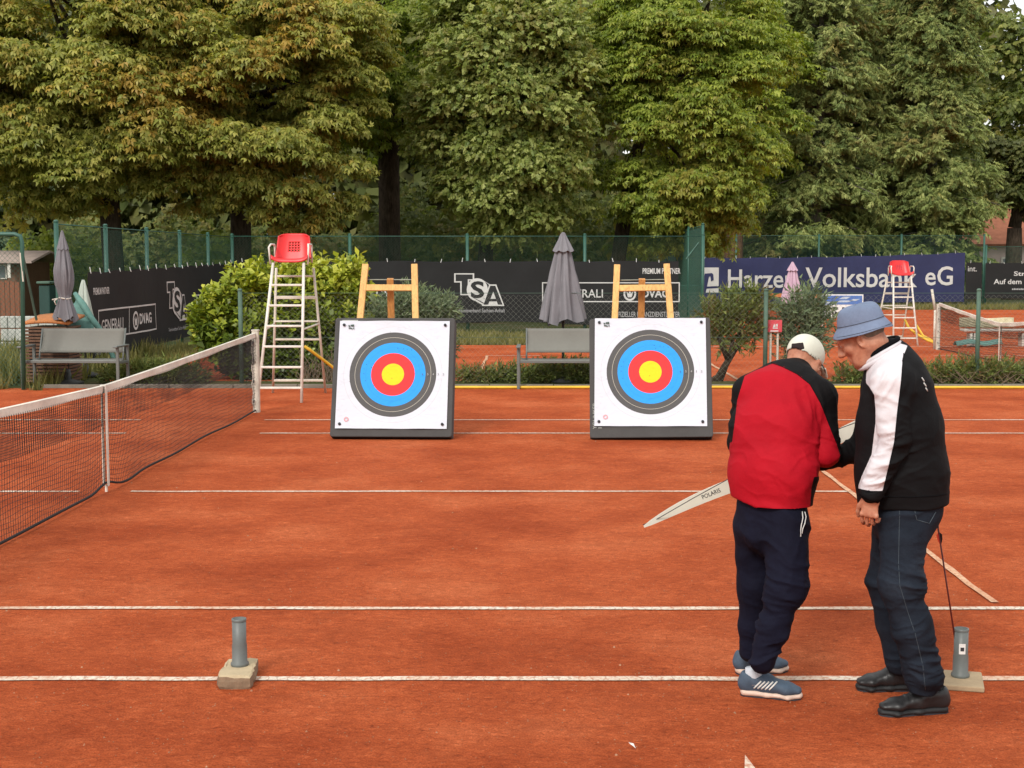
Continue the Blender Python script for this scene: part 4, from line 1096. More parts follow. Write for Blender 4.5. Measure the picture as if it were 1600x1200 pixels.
# ---------------------------------------------------------------- ground quivers and the arrow
def quiver(label, g, rot, sx, sy, h, stone, hp, sticker=False):
    root = empty('ground_quiver', (g.x, g.y, 0), label, 'quiver', 'pipe quivers on slabs')
    R = Matrix.Rotation(math.radians(rot), 3, 'Z')
    rs = random.Random(int(g.x * 100))
    if stone:     # broken concrete slab with uneven edges
        n = 28; V, F = [], []
        for lv, (z, gro) in enumerate(((-0.004, 0.0), (0.012, 0.006), (h * 0.6, 0.004), (h - 0.008, 0.0), (h, -0.010))):
            rs2 = random.Random(4)
            for k in range(n):
                a = 2 * math.pi * k / n; ca, sa = math.cos(a), math.sin(a)
                q = 1 / max(abs(ca) / (sx / 2), abs(sa) / (sy / 2))
                q = min(q, 0.97 * math.hypot(sx / 2, sy / 2)) + gro + rs2.uniform(-0.007, 0.007) + rs.uniform(-0.003, 0.003)
                p = R @ Vector((ca * q, sa * q, 0)); V.append((g.x + p.x, g.y + p.y, z + (rs.uniform(-0.004, 0.004) if 0 < lv else 0)))
        for lv in range(4):
            for k in range(n): F.append((lv * n + k, lv * n + (k + 1) % n, (lv + 1) * n + (k + 1) % n, (lv + 1) * n + k))
        F.append(tuple(4 * n + k for k in range(n)))
        mb = MB(); mb.add(V, F)
        o = mb.build('slab', [M['slab'], M['slab_side']], root)
        for pl in o.data.polygons:
            if abs(pl.normal.z) < 0.45: pl.material_index = 1  # steep side faces coloured darker and browner than the top
    else:
        mb = MB(); mb.box((g.x, g.y, h / 2), (sx, sy, h), R); mb.build('slab', M['board_base'], root, bevel=0.006)
    prof = [(0.040, 0), (0.043, 0.004), (0.043, 0.014), (0.036, 0.022), (0.0355, 0.10), (0.0330, 0.11), (0.033, hp), (0.0295, hp), (0.0295, hp - 0.25)]
    mb = MB(); mb.lathe(prof, (g.x, g.y + 0.03, h - 0.001), 24, caps=False); mb.build('pipe', M['pvc'], root, True)
    mb = MB(); mb.lathe([(0.0, 0), (0.029, 0)], (g.x, g.y + 0.03, h + 0.004), 16, caps=False); mb.build('pipe_floor', M['pin'], root)
    mb = MB(); mb.lathe([(0.0345, hp - 0.012), (0.0352, hp - 0.006), (0.0345, hp + 0.001), (0.030, hp + 0.001)], (g.x, g.y + 0.03, h - 0.001), 24, caps=False); mb.build('rim', M['pvc'], root, True)
    if sticker:
        mb = MB(); mb.grid(lambda u, v: (g.x + 0.0345 * math.sin(-0.55 + 0.9 * u), g.y + 0.03 - 0.0345 * math.cos(-0.55 + 0.9 * u), h + 0.115 + 0.05 * v), 6, 2); mb.build('sticker', M['paper'], root)
        mb = MB(); mb.grid(lambda u, v: (g.x + 0.0352 * math.sin(-0.35 + 0.5 * u), g.y + 0.03 - 0.0352 * math.cos(-0.35 + 0.5 * u), h + 0.13 + 0.018 * v), 4, 1); mb.build('sticker_print', M['pin'], root)
    return root
gq = ground(373, 1062)
quiver('grey pipe on a rough pale concrete slab at the lower left', gq, 4, 0.155, 0.30, 0.062, True, 0.228)
gq2 = ground(1503, 1068)
quiver('grey pipe with white sticker on a flat wooden board beside the man in jeans', gq2, -14, 0.19, 0.26, 0.026, False, 0.232, True)
gq2.y += 0.03
M['arrow_red'] = make_mat('dark_red_arrow', (0.11, 0.014, 0.012), 0.4, 0.2, 20, 0)
ar = empty('arrow', (gq2.x, gq2.y, 0), 'dark arrow with red fletching standing in the stickered grey pipe', 'arrow')
at_ = atY(1465, 820, gq2.y - 0.02); ab = Vector((gq2.x + 0.004, gq2.y + 0.01, 0.03))
dirv = (at_ - ab).normalized()
mb = MB(); mb.tube([ab, at_ - dirv * 0.012], 0.0042, 8); mb.build('shaft', M['arrow_red'], ar, True)
mb = MB(); mb.tube([at_ - dirv * 0.014, at_], 0.005, 8); mb.build('nock', M['pin'], ar)
M['fletch_red'] = make_mat('red_fletching', (0.62, 0.05, 0.02), 0.6, 0.1, 20, 0); M['fletch_black'] = make_mat('black_fletching', (0.03, 0.025, 0.025), 0.7, 0.1, 20, 0)
for k in range(3):
    sd = (Matrix.Rotation(2 * math.pi * k / 3 + 0.4, 3, dirv) @ dirv.cross(Vector((0, 1, 0)))).normalized()
    q = at_ - dirv * 0.035
    mb = MB(); mb.add([q + sd * 0.003, q - dirv * 0.012 + sd * 0.015, q - dirv * 0.035 + sd * 0.013, q - dirv * 0.062 + sd * 0.003], [(0, 1, 2, 3)])
    mb.build('fletching', M['fletch_red'] if k != 1 else M['fletch_black'], ar, solid=0.001)
# fallen leaf on the clay
q = ground(990, 1170)
mb = MB(); mb.add([(q.x - .012, q.y + .02, .012), (q.x, q.y + .008, .02), (q.x + .008, q.y - .02, .008), (q.x - .004, q.y - .01, .016), (q.x - .02, q.y + .028, .018)], [(0, 1, 3), (1, 2, 3), (0, 4, 1)])
tag(mb.build('fallen_leaf', M['tie_white'], None), 'small pale curled leaf lying on the clay at the bottom', 'leaf')

# ---------------------------------------------------------------- signs, table, huts far behind
yg = 34.4
def board(name, label, px0, px1, py0, py1, Y, frame_mat, build):
    a, b = atY(px0, py1, Y), atY(px1, py0, Y)
    root = empty(name, ((a.x + b.x) / 2, Y, 0), label, 'sign')
    mb = MB(); mb.box(((a.x + b.x) / 2, Y, (a.z + b.z) / 2), (b.x - a.x, 0.03, b.z - a.z)); mb.build('panel', frame_mat, root, bevel=0.004)
    for x in (a.x + 0.06, b.x - 0.06):
        mb = MB(); mb.tube([(x, Y + 0.04, 0), (x, Y + 0.04, b.z)], 0.02, 6); mb.build('leg', M['cream_metal'], root)
    build(root, a, b)
    return root
M['sign_white'] = make_mat('white_sign', (0.70, 0.73, 0.72), 0.6, 0.08, 4, 0)
M['sign_blue'] = make_mat('blue_sign_print', (0.06, 0.13, 0.45), 0.6, 0.15, 4, 0, col2=(0.10, 0.22, 0.5))
M['sign_pale'] = make_mat('pale_sign_print', (0.42, 0.52, 0.62), 0.6, 0.15, 4, 0)
M['sign_red'] = make_mat('red_sign', (0.60, 0.07, 0.09), 0.55, 0.12, 6, 0)
def quadp(root, a, b, u0, u1, v0, v1, m, name='printed_field', skew=0.0):
    W, Hh = b.x - a.x, b.z - a.z
    mb = MB(); y = a.y - 0.02
    mb.add([(a.x + W * u0, y, a.z + Hh * v0), (a.x + W * u1, y, a.z + Hh * v0), (a.x + W * (u1 + skew), y, a.z + Hh * v1), (a.x + W * (u0 + skew), y, a.z + Hh * v1)], [(0, 1, 2, 3)])
    mb.build(name, m, root)
def sign_blue(root, a, b):
    quadp(root, a, b, 0.03, 0.97, 0.56, 0.95, M['sign_blue'])
    for (u0, u1, v0, v1, sk) in ((0.05, 0.30, 0.60, 0.68, 0.1), (0.42, 0.60, 0.80, 0.90, 0.1), (0.30, 0.62, 0.66, 0.74, 0.15), (0.66, 0.82, 0.72, 0.80, 0.1)):
        bb = a.copy(); bb2 = b.copy(); a2 = a.copy(); a2.y -= 0.004
        quadp(root, a2, b, u0, u1, v0, v1, M['sign_pale'], 'printed_field', sk)
    for r_, (v0, v1, us_) in enumerate(((0.34, 0.47, ((.22, .27), (.29, .35), (.36, .40), (.50, .56), (.68, .73), (.75, .79))), (0.12, 0.26, ((.04, .10), (.12, .15), (.17, .24), (.26, .31), (.33, .39), (.44, .50))))):
        for (p, q) in us_: quadp(root, a, b, p, q, v0, v1 - 0.03 * random.random(), M['pin'], 'printed_mark')
board('club_sign', 'white information board with blue top and black writing behind the blue hat', 1282, 1349, 460, 496, yg, M['sign_white'], sign_blue)
def sign_red(root, a, b):
    quadp(root, a, b, 0.2, 0.75, 0.06, 0.14, M['sign_white'], 'printed_mark')
    quadp(root, a, b, 0.36, 0.70, 0.30, 0.38, M['sign_white'], 'printed_mark')
    mb = MB(); W, Hh = b.x - a.x, b.z - a.z; y = a.y - 0.02
    mb.add([(a.x + W * .36, y, a.z + Hh * .42), (a.x + W * .52, y, a.z + Hh * .42), (a.x + W * .46, y, a.z + Hh * .72)], [(0, 1, 2)])
    for k in range(2): mb.add([(a.x + W * (.54 + .08 * k), y, a.z + Hh * .45), (a.x + W * (.60 + .08 * k), y, a.z + Hh * .45), (a.x + W * (.62 + .08 * k), y, a.z + Hh * .68), (a.x + W * (.56 + .08 * k), y, a.z + Hh * .68)], [(0, 1, 2, 3)])
    mb.build('emblem', M['sign_white'], root)
board('scoreboard', 'small red score board standing between the two clipped junipers', 1199, 1222, 500, 519, Y_LOW + 0.12, M['sign_red'], sign_red)
# orange wooden rail before the navy banner
a, b = atY(1198, 461, 35.0), atY(1284, 463, 35.0)
root = empty('wooden_rail', (a.x, 35.0, 0), 'orange wooden rail behind the mauve parasol', 'rail')
mb = MB(); mb.bar(a, b, 0.05, 0.09); mb.build('rail', M['orange_wood'], root)
for x in (a.x + 0.05, (a.x + b.x) / 2, b.x - 0.05):
    mb = MB(); mb.box((x, 35.06, a.z / 2), (0.08, 0.06, a.z)); mb.build('post', M['brown_wood'], root)
# white table with a yellowish cover right of the far net
yt = 32.9
a, b = atY(1503, 517, yt), atY(1604, 513, yt)
root = empty('white_table', ((a.x + b.x) / 2, yt, 0), 'long white bench table with pale yellow cover behind the far net', 'table')
mb = MB(); mb.box(((a.x + b.x) / 2, yt, a.z + 0.02), (b.x - a.x, 0.4, 0.05)); mb.build('top', M['white_metal'], root, bevel=0.01)
for px in (1515, 1521, 1596):
    q = atY(px, 520, yt); mb = MB(); mb.box((q.x, yt, q.z / 2), (0.055, 0.3, q.z)); mb.build('leg', M['white_metal'], root, bevel=0.008)
M['yellow_print'] = make_mat('pale_yellow_cover', (0.55, 0.50, 0.28), 0.8, 0.3, 9, 0.2, 30, col2=(0.68, 0.64, 0.46))
c0, c1 = atY(1502, 512, yt), atY(1588, 497, yt)
mb = MB(); mb.grid(lambda u, v: (c0.x + (c1.x - c0.x) * u, yt + 0.16 + 0.02 * math.sin(u * 14), c0.z + (c1.z - c0.z) * v + 0.01 * math.sin(u * 9)), 20, 4); mb.build('cover', M['yellow_print'], root, True, solid=0.02)
a = atY(1495, 537, 32.4); b = atY(1567, 532, 32.4)
mb = MB(); mb.grid(lambda u, v: (a.x + (b.x - a.x) * u, 32.4 + 0.3 * v, 0.03 + 0.10 * math.sin(math.pi * v) + 0.05 * math.sin(u * 5) ** 2), 16, 6)
tag(mb.build('tarpaulin', M['teal_fabric'], None, True, solid=0.01), 'dark green folded tarpaulin lying under the white bench table', 'tarpaulin')
# garden hut, board fence and pale planters at the far left
Yh = 40.0
p0, p1 = atY(-60, 470, Yh), atY(33, 397, Yh)
root = empty('garden_hut', (p1.x - 1.0, Yh, 0), 'small brown wooden hut with pale roof at the far left', 'hut')
mb = MB(); mb.box((p1.x - 1.2, Yh + 1.2, 0.96), (2.3, 2.4, 1.92)); mb.build('wall', M['brown_wood'], root)
e0, e1 = atY(-20, 404, Yh), atY(50, 404, Yh)
mb = MB(); zt_ = 1.93
rx0, rx1 = p1.x - 2.7, atY(57, 402, Yh).x
mb.add([(rx0, Yh - 0.4, zt_), (rx1, Yh - 0.4, zt_), (rx1 + 0.0, Yh + 1.2, zt_ + 0.30), (rx0, Yh + 1.2, zt_ + 0.30), (rx1, Yh + 2.8, zt_), (rx0, Yh + 2.8, zt_)], [(0, 1, 2, 3), (3, 2, 4, 5)]); mb.build('roof', M['roof_pale'], root, solid=0.06)
w0, w1 = atY(-6, 436, Yh - 0.03), atY(10, 413, Yh - 0.03)
mb = MB(); mb.box(((w0.x + w1.x) / 2, Yh - 0.02, (w0.z + w1.z) / 2), (w1.x - w0.x, 0.03, w1.z - w0.z)); wf = mb.build('window', M['white_metal'], root, bevel=0.004)
mb = MB(); mb.box(((w0.x + w1.x) / 2, Yh - 0.045, (w0.z + w1.z) / 2), (w1.x - w0.x - 0.08, 0.02, w1.z - w0.z - 0.08)); mb.build('pane', M['glass'], wf)
q = atY(14, 410, Yh - 0.3); mb = MB(); mb.box((q.x, Yh - 0.3, q.z - 0.2), (0.08, 0.05, 0.46)); mb.build('downpipe', M['white_metal'], root)
root = empty('board_fence', (atY(10, 470, 36).x, 36, 0), 'rust brown vertical board fence in front of the hut', 'fence')
xx0, xx1 = atY(-30, 470, 36).x, atY(30, 470, 36).x
k = xx0
while k < xx1:
    h = atY(0, 440, 36).z + random.uniform(-0.05, 0.03)
    mb = MB(); mb.box((k + 0.06, 36 + random.uniform(-0.01, 0.01), h / 2), (0.11, 0.025, h)); mb.build('board', M['rust_wood'], root)
    k += 0.125
root = empty('stone_block_row', (atY(50, 490, 30).x, 30, 0), 'low row of pale patterned blocks behind the slatted box', 'wall')
for i in range(8):
    q = atY(8 + i * 12, 496, 30)
    for j in range(3):
        mb = MB(); mb.box((q.x, 30 + random.uniform(-0.02, 0.02), 0.14 + 0.27 * j), (0.155, 0.2, 0.25)); mb.build('block', M['stone_white'], root, bevel=0.02)
# teal rubbish container behind the left parasol
a, b = atY(68, 478, 34), atY(84, 440, 34)
M['bin_dark'] = make_mat('dark_teal_plastic', (0.018, 0.055, 0.045), 0.6, 0.2, 5, 0.1, 40)
root = empty('waste_bin', ((a.x + b.x) / 2, 34, 0), 'dark teal container behind the tied grey parasol', 'bin')
mb = MB(); mb.box(((a.x + b.x) / 2, 34, b.z / 2 - 0.04), (b.x - a.x, 0.6, b.z - 0.08)); mb.build('body', M['bin_dark'], root, bevel=0.03)
mb = MB(); mb.box(((a.x + b.x) / 2, 33.97, b.z - 0.02), (b.x - a.x + 0.06, 0.68, 0.06)); mb.build('lid', M['green_old'], root, bevel=0.02)
# houses behind the trees
def house(label, x0, x1, Y, hw, hr, mw, mr, wins):
    root = empty('house', ((x0 + x1) / 2, Y, 0), label, 'house')
    dp = 8.0
    mb = MB(); mb.box(((x0 + x1) / 2, Y + dp / 2, hw / 2), (x1 - x0, dp, hw)); mb.build('wall', mw, root)
    mb = MB(); o = 0.4
    mb.add([(x0 - o, Y - o, hw - 0.05), (x1 + o, Y - o, hw - 0.05), (x1 + o, Y + dp / 2, hw + hr), (x0 - o, Y + dp / 2, hw + hr), (x1 + o, Y + dp + o, hw - 0.05), (x0 - o, Y + dp + o, hw - 0.05)], [(0, 1, 2, 3), (3, 2, 4, 5)])
    mb.build('roof', mr, root, solid=0.15)
    for (x, z, w, h) in wins:
        mb = MB(); mb.box((x, Y - 0.02, z), (w + 0.2, 0.06, h + 0.2)); f = mb.build('window', M['white_metal'], root)
        mb = MB(); mb.box((x, Y - 0.06, z), (w, 0.04, h)); mb.build('pane', M['glass'], f)
    return root
a, b = atY(1540, 400, 78), atY(1640, 400, 78)
zl = atY(1560, 382, 78).z
house('low pale pink building with red roof at the right picture edge', a.x - 1.0, b.x + 6, 78, zl, 2.2, M['wall_pink'], M['roof_tile'], [(a.x + 1.4, 1.5, 0.9, 1.1), (b.x - 0.6, 1.5, 0.9, 1.1)])
a, b = atY(770, 400, 82), atY(925, 400, 82)
house('orange walled house glimpsed between the trunks behind the centre trees', a.x, b.x, 82, 4.6, 2.6, M['wall_orange'], M['roof_tile'], [(a.x + 1.5, 3.0, 0.9, 1.3), (a.x + 3.9, 3.0, 0.9, 1.3)])
a, b = atY(1225, 400, 86), atY(1300, 400, 86)
house('terracotta house showing through the conifers', a.x, b.x, 86, 4.4, 2.2, M['wall_orange'], M['roof_tile'], [(a.x + 1.0, 3.2, 0.8, 1.1)])
# ---------------------------------------------------------------- foliage: many small leaves per crown, one mesh per crown
def kite(base, d, nrm, L, w, wide=0.55, droop=0.0, fold=0.15):
    """leaf blade as one quad: base, left, tip, right"""
    base, d, nrm = np.array(base, float), np.array(d, float), np.array(nrm, float)
    d /= np.linalg.norm(d); s = np.cross(nrm, d); s /= np.linalg.norm(s)
    m = base + d * L * wide + nrm * fold * w
    return [base, m + s * w, base + d * L - nrm * droop * L, m - s * w]
def T_palmate():
    q = []
    for k in range(5):
        a = math.radians(-108 + 54 * k); L = 1.0 - 0.28 * abs(k - 2) / 2
        q.append(kite((0, 0, 0), (math.cos(a), math.sin(a), -0.28), (0, 0, 1), L, 0.19, 0.62, 0.25, 0.3))
    return np.array(q)
def T_spray(n=7, L=1.0, leaf=0.46, w=0.15):
    q = []
    for k in range(n):
        t = (k + 1) / n; sd = 1 if k % 2 else -1
        a = sd * math.radians(62 - 30 * t) if k < n - 1 else 0
        q.append(kite((L * t * 0.85, 0, -0.12 * t * t), (math.cos(a), math.sin(a), -0.35), (0.1, 0, 1), leaf * (1.05 - 0.3 * t), w, 0.5, 0.2, 0.25))
    return np.array(q)
def T_frond(n=20):
    q = [kite((0, 0, 0), (1, 0, -0.22), (0, 0, 1), 1.0, 0.035, 0.4, 0.05, 0)]
    for k in range(n):
        t = (k + 0.6) / n; sd = 1 if k % 2 else -1
        a = sd * math.radians(58 - 14 * t)
        q.append(kite((t * 0.9, 0, -0.20 * t - 0.06 * t * t), (math.cos(a), math.sin(a), -0.45), (0, 0, 1), 0.42 * (1.1 - 0.75 * t), 0.042, 0.45, 0.25, 0.3))
    return np.array(q)
def T_shoot(n=9):
    q = []
    for k in range(n):
        t = k / (n - 1); a = k * 2.4
        up = 0.35 + 0.9 * t
        q.append(kite((t * 0.9, 0.03 * math.cos(a), 0.03 * math.sin(a)), (up, math.cos(a), math.sin(a)), (math.sin(0.4) + 1, -math.cos(a) * 0.8, -math.sin(a) * 0.8), 0.62 - 0.15 * t, 0.14, 0.55, 0.1, 0.2))
    return np.array(q)
def T_needle(n=10):
    q = []
    for k in range(n):
        t = (k + 0.3) / n; a = k * 2.4
        q.append(kite((t, 0, 0), (1.0, 0.62 * math.cos(a), 0.62 * math.sin(a)), (0.3, -math.sin(a), math.cos(a)), 0.36, 0.045, 0.4, 0.0, 0.1))
    return np.array(q)
def T_tuft(n=6):
    q = []
    for k in range(n):
        a = k * 2.4 + 0.3
        q.append(kite((0.1 * math.cos(a), 0.1 * math.sin(a), 0), (0.45 * math.cos(a), 0.45 * math.sin(a), 1), (math.cos(a), math.sin(a), 0.2), 0.8 + 0.25 * math.sin(k * 5), 0.035, 0.35, 0.15, 0))
    return np.array(q)
def thin(P, cy, ry, size, back=0.20, top=0.28):
    """fewer, larger leaves on the far side of a crown and well above head height"""
    k = np.where(P[:, 1] > cy - 0.12 * ry, back, 1.0) * np.where(P[:, 2] > CAMH + 0.187 * P[:, 1] + 0.4, top, 1.0)
    k = k * np.where(P[:, 0] < -0.41 * P[:, 1], 0.4, 1.0)
    m = rng.random(len(P)) < k
    return m, size * np.minimum(1 / np.sqrt(k), 1.6)
def tri(T): return T[:, [0, 1, 2]] * 0.0 + np.stack([T[:, 0] + (T[:, 3] - T[:, 1]) * 0.25, T[:, 0] + (T[:, 1] - T[:, 3]) * 0.25, T[:, 2]], 1)
TPL = {'sprig': T_spray(4, 1.0, 0.70, 0.26), 'palm': T_palmate(), 'spray': T_spray(), 'frond': tri(T_frond(20)), 'shoot': T_shoot(), 'needle': tri(T_needle()), 'tuft': tri(T_tuft())}

def unit(a): return a / np.maximum(np.linalg.norm(a, axis=-1, keepdims=True), 1e-6)
def foliage(name, tpl, pos, fwd, up, size, mat, parent, rnd=None, jitter=0.25):
    """one leaf template per position; local x along fwd, local z close to up"""
    n = len(pos); T = TPL[tpl]; k = T.shape[0]
    fwd = unit(fwd + rng.normal(0, jitter, (n, 3)))
    y = unit(np.cross(up + rng.normal(0, jitter, (n, 3)), fwd)); z = np.cross(fwd, y)
    R = np.stack([fwd, y, z], axis=2)                      # columns
    P = T.reshape(-1, 3)
    V = np.einsum('nij,pj->npi', R, P) * size[:, None, None] + pos[:, None, :]
    V = V + rng.normal(0, 0.05, V.shape) * size[:, None, None]
    V = V.reshape(-1, 3)
    q = T.shape[1]; F = np.arange(n * k * q, dtype=np.int32).reshape(-1, q)
    r = rng.random(n) if rnd is None else rnd
    a1 = np.repeat(np.clip(np.repeat(r, k) + rng.normal(0, 0.10, n * k), 0, 1), q)
    a2 = np.repeat(rng.random(n), k * q)
    me = np_mesh(name, V, F, {'rnd': a1, 'rnd2': a2})
    return link(name, me, mat, parent)
def sphere_dirs(n):
    return unit(rng.normal(0, 1, (n, 3)))
def puff_leaves(centers, radii, counts, crown_c, flat=0.62, shell=0.5, droop=0.45):
    """leaf positions and frames inside flattened puffs"""
    P, Fw, U = [], [], []
    for c, r, n in zip(centers, radii, counts):
        n = int(n)
        d = sphere_dirs(n); d[:, 2] = np.where(d[:, 2] < -0.35, -d[:, 2], d[:, 2])       # few leaves underneath
        rad = (shell + (1 - shell) * rng.random(n)) ** 0.7
        off = d * rad[:, None] * r * np.array([1, 1, flat])
        p = c + off
        out = unit(off * 1.2 + (c - crown_c) * 0.25 + rng.normal(0, 0.15, (n, 3)) * r)
        f = out * np.array([1, 1, 0.35]); f[:, 2] -= droop * (0.6 + 0.8 * rng.random(n))
        u = out * 0.55 + np.array([0, 0, 0.75])
        P.append(p); Fw.append(f); U.append(u)
    return np.concatenate(P), np.concatenate(Fw), np.concatenate(U)

def limb(mb, a, b, r0, r1, bend=0.12, n=6):
    a, b = Vector(a), Vector(b); L = (b - a).length
    pts = []
    side = Vector((random.uniform(-1, 1), random.uniform(-1, 1), random.uniform(0.0, 0.6))) * L * bend
    for i in range(n + 1):
        t = i / n
        pts.append(a.lerp(b, t) + side * math.sin(math.pi * t) + Vector((random.uniform(-1, 1), random.uniform(-1, 1), 0)) * 0.02 * L * (0 < i < n))
    mb.tube(pts, [r0 + (r1 - r0) * i / n for i in range(n + 1)], 8)
    return pts
def broad_tree(name, label, base, crown_c, rad, npuff, pr, per, tpl, leaf, mat, bark, trunk_r, fork=None, droop=0.45, flat=0.62, extra=(), limbs=16, cat='tree', seed=1, jitter=0.28, trunk_to=None, zmin=2.2):
    global rng
    rng = np.random.default_rng(seed); random.seed(seed)
    root = empty(name, (base[0], base[1], 0), label, cat)
    cc, rd = np.array(crown_c, float), np.array(rad, float)
    d = sphere_dirs(npuff * 2); d = d[np.argsort(d[:, 1] + rng.normal(0, 0.5, len(d)))][:npuff]      # more of them towards the court
    C = cc + d * rd * (0.62 + 0.38 * rng.random(npuff) ** 0.5)[:, None]
    C[:, 2] = np.where(C[:, 2] < zmin, zmin + rng.random(npuff) * 2.5, C[:, 2])
    R = rng.uniform(pr[0], pr[1], npuff)
    for (ex, ey, ez, er) in extra:
        C = np.vstack([C, [ex, ey, ez]]); R = np.append(R, er)
    cnt = per * (R / np.mean(pr)) ** 2 * np.where(C[:, 1] > cc[1] + rd[1] * 0.45, 0.55, 1.0)
    P, Fw, U = puff_leaves(C, R, cnt, cc, flat, 0.35, droop)
    # loose leaves filling the inside of the crown
    n2 = int(len(P) * 0.08); dd = sphere_dirs(n2); p2 = cc + dd * rd * (0.3 + 0.6 * rng.random(n2))[:, None]
    p2[:, 2] = np.maximum(p2[:, 2], zmin + 0.2)
    P = np.vstack([P, p2]); Fw = np.vstack([Fw, dd - np.array([0, 0, droop])]); U = np.vstack([U, dd * 0.4 + np.array([0, 0, 0.8])])
    size = rng.uniform(leaf[0], leaf[1], len(P))
    m_, size = thin(P, cc[1], rd[1], size); P, Fw, U, size = P[m_], Fw[m_], U[m_], size[m_]
    # tone of a whole spray varies from puff to puff
    foliage('crown', tpl, P, Fw, U, size, mat, root, np.clip(rng.normal(0.5, 0.26, len(P)), 0, 1), jitter)
    mb = MB()
    top = Vector(trunk_to) if trunk_to else Vector((cc[0], cc[1], cc[2] + rd[2] * 0.35))
    fk = Vector(fork) if fork else Vector((base[0] + (cc[0] - base[0]) * 0.35, base[1], cc[2] - rd[2] * 0.35))
    b0 = Vector((base[0], base[1], -0.1))
    mb.tube([b0, b0 + Vector((0, 0, 0.35)), b0.lerp(fk, 0.4), b0.lerp(fk, 0.75), fk], [trunk_r * 1.5, trunk_r * 1.1, trunk_r, trunk_r * 0.95, trunk_r * 0.85], 14)
    limb(mb, fk, top, trunk_r * 0.8, trunk_r * 0.25, 0.05)
    idx = rng.permutation(len(C))[:limbs]
    for i in idx:
        t = random.uniform(0.0, 0.75); s = fk.lerp(top, t)
        limb(mb, s, C[i], trunk_r * (0.42 - 0.22 * t), trunk_r * 0.07, 0.1)
    mb.build('trunk', bark, root, True)
    return root
def E_(px, py, Y, r): p = atY(px, py, Y); return (p.x, p.y, p.z, r)

x = atY(181, 400, 41.0).x
broad_tree('chestnut_tree', 'browning chestnut tree on the left, its trunk behind the side banner', (x, 41.0), (x - 0.6, 41.0, 7.0), (5.0, 4.0, 5.0), 90, (0.8, 1.45), 380, 'palm', (0.12, 0.21), M['chestnut'], M['bark'], 0.30,
           extra=[E_(40, 250, 38.5, 1.2), E_(120, 270, 38, 1.2), E_(30, 120, 38, 1.4), E_(140, 150, 37.6, 1.4), E_(230, 240, 38, 1.2), E_(60, 330, 40, .9), E_(140, 330, 40.5, .8), E_(300, 60, 38.5, 1.4), E_(0, 40, 39, 1.4), E_(200, 40, 38, 1.5), E_(30, 310, 39, .9), E_(95, 318, 39.5, .8), E_(150, 300, 38.8, .7), E_(10, 350, 41, .6), E_(240, 300, 39.5, .8)], seed=21, zmin=4.2)
x = atY(375, 400, 43.0).x
broad_tree('chestnut_tree', 'rusty brown chestnut tree with the second trunk from the left', (x, 43.0), (x + 0.2, 42.6, 7.2), (4.0, 3.8, 5.2), 86, (0.8, 1.4), 390, 'palm', (0.12, 0.21), M['chestnut'], M['bark'], 0.32,
           extra=[E_(260, 200, 39, 1.3), E_(350, 230, 38.5, 1.3), E_(440, 240, 38.5, 1.3), E_(520, 200, 39.5, 1.1), E_(545, 130, 40, 1.1), E_(540, 270, 40, 0.95), E_(470, 310, 39.5, 1.0), E_(400, 300, 39.5, 1.0), E_(520, 335, 40.3, 0.75), E_(290, 285, 39.5, 1.0), E_(250, 120, 39, 1.4), E_(380, 110, 38.5, 1.5), E_(480, 80, 39, 1.4), E_(430, 20, 39, 1.4), E_(560, 40, 40, 1.2), E_(450, 365, 40.5, .55), E_(300, 330, 41, .6), E_(430, 340, 40, .8), E_(500, 352, 40.3, .65), E_(350, 322, 40, .7), E_(548, 318, 40.5, .6), E_(470, 375, 40.8, .45), E_(575, 170, 40.5, .7), E_(585, 90, 41, .8)], seed=22, zmin=4.0)
x = atY(609, 400, 48.0).x
broad_tree('chestnut_tree', 'dark tall tree with bare trunk in the gap left of the ash', (x, 48.0), (x, 48.5, 10.2), (3.6, 3.2, 5.0), 46, (1.0, 1.6), 240, 'palm', (0.14, 0.24), M['chestnut_green'], M['bark'], 0.36,
           extra=[E_(600, 60, 46.5, 1.0), E_(640, 30, 46, 1.0), E_(615, 110, 47, .7)], seed=23, limbs=10)
x = atY(752, 400, 45.5).x
broad_tree('ash_tree', 'light green feathery tree in the centre above the grey parasol', (x, 45.5), (atY(795, 150, 44.5).x, 44.5, 6.9), (2.55, 2.6, 4.7), 66, (0.7, 1.2), 340, 'spray', (0.17, 0.30), M['ash'], M['bark'], 0.24, droop=0.35, flat=0.95, jitter=0.5,
           extra=[E_(690, 160, 42.5, 0.9), E_(670, 150, 43, 0.6), E_(720, 90, 42.3, 1.1), E_(790, 60, 42, 1.3), E_(860, 60, 42, 1.2), E_(900, 120, 42.2, 0.9), E_(880, 190, 42, 1.0), E_(800, 160, 41.7, 1.2), E_(750, 240, 42.3, 0.9), E_(830, 260, 42, 0.9), E_(890, 270, 42.5, 0.8), E_(780, 300, 42.6, 0.7), E_(840, 330, 43, 0.65), E_(740, 320, 43.5, 0.6), E_(700, 300, 44, 0.6), E_(910, 330, 43.5, .5)], seed=24, trunk_to=(atY(795, 60, 45).x, 45, 10))
x = atY(951, 400, 46.0).x
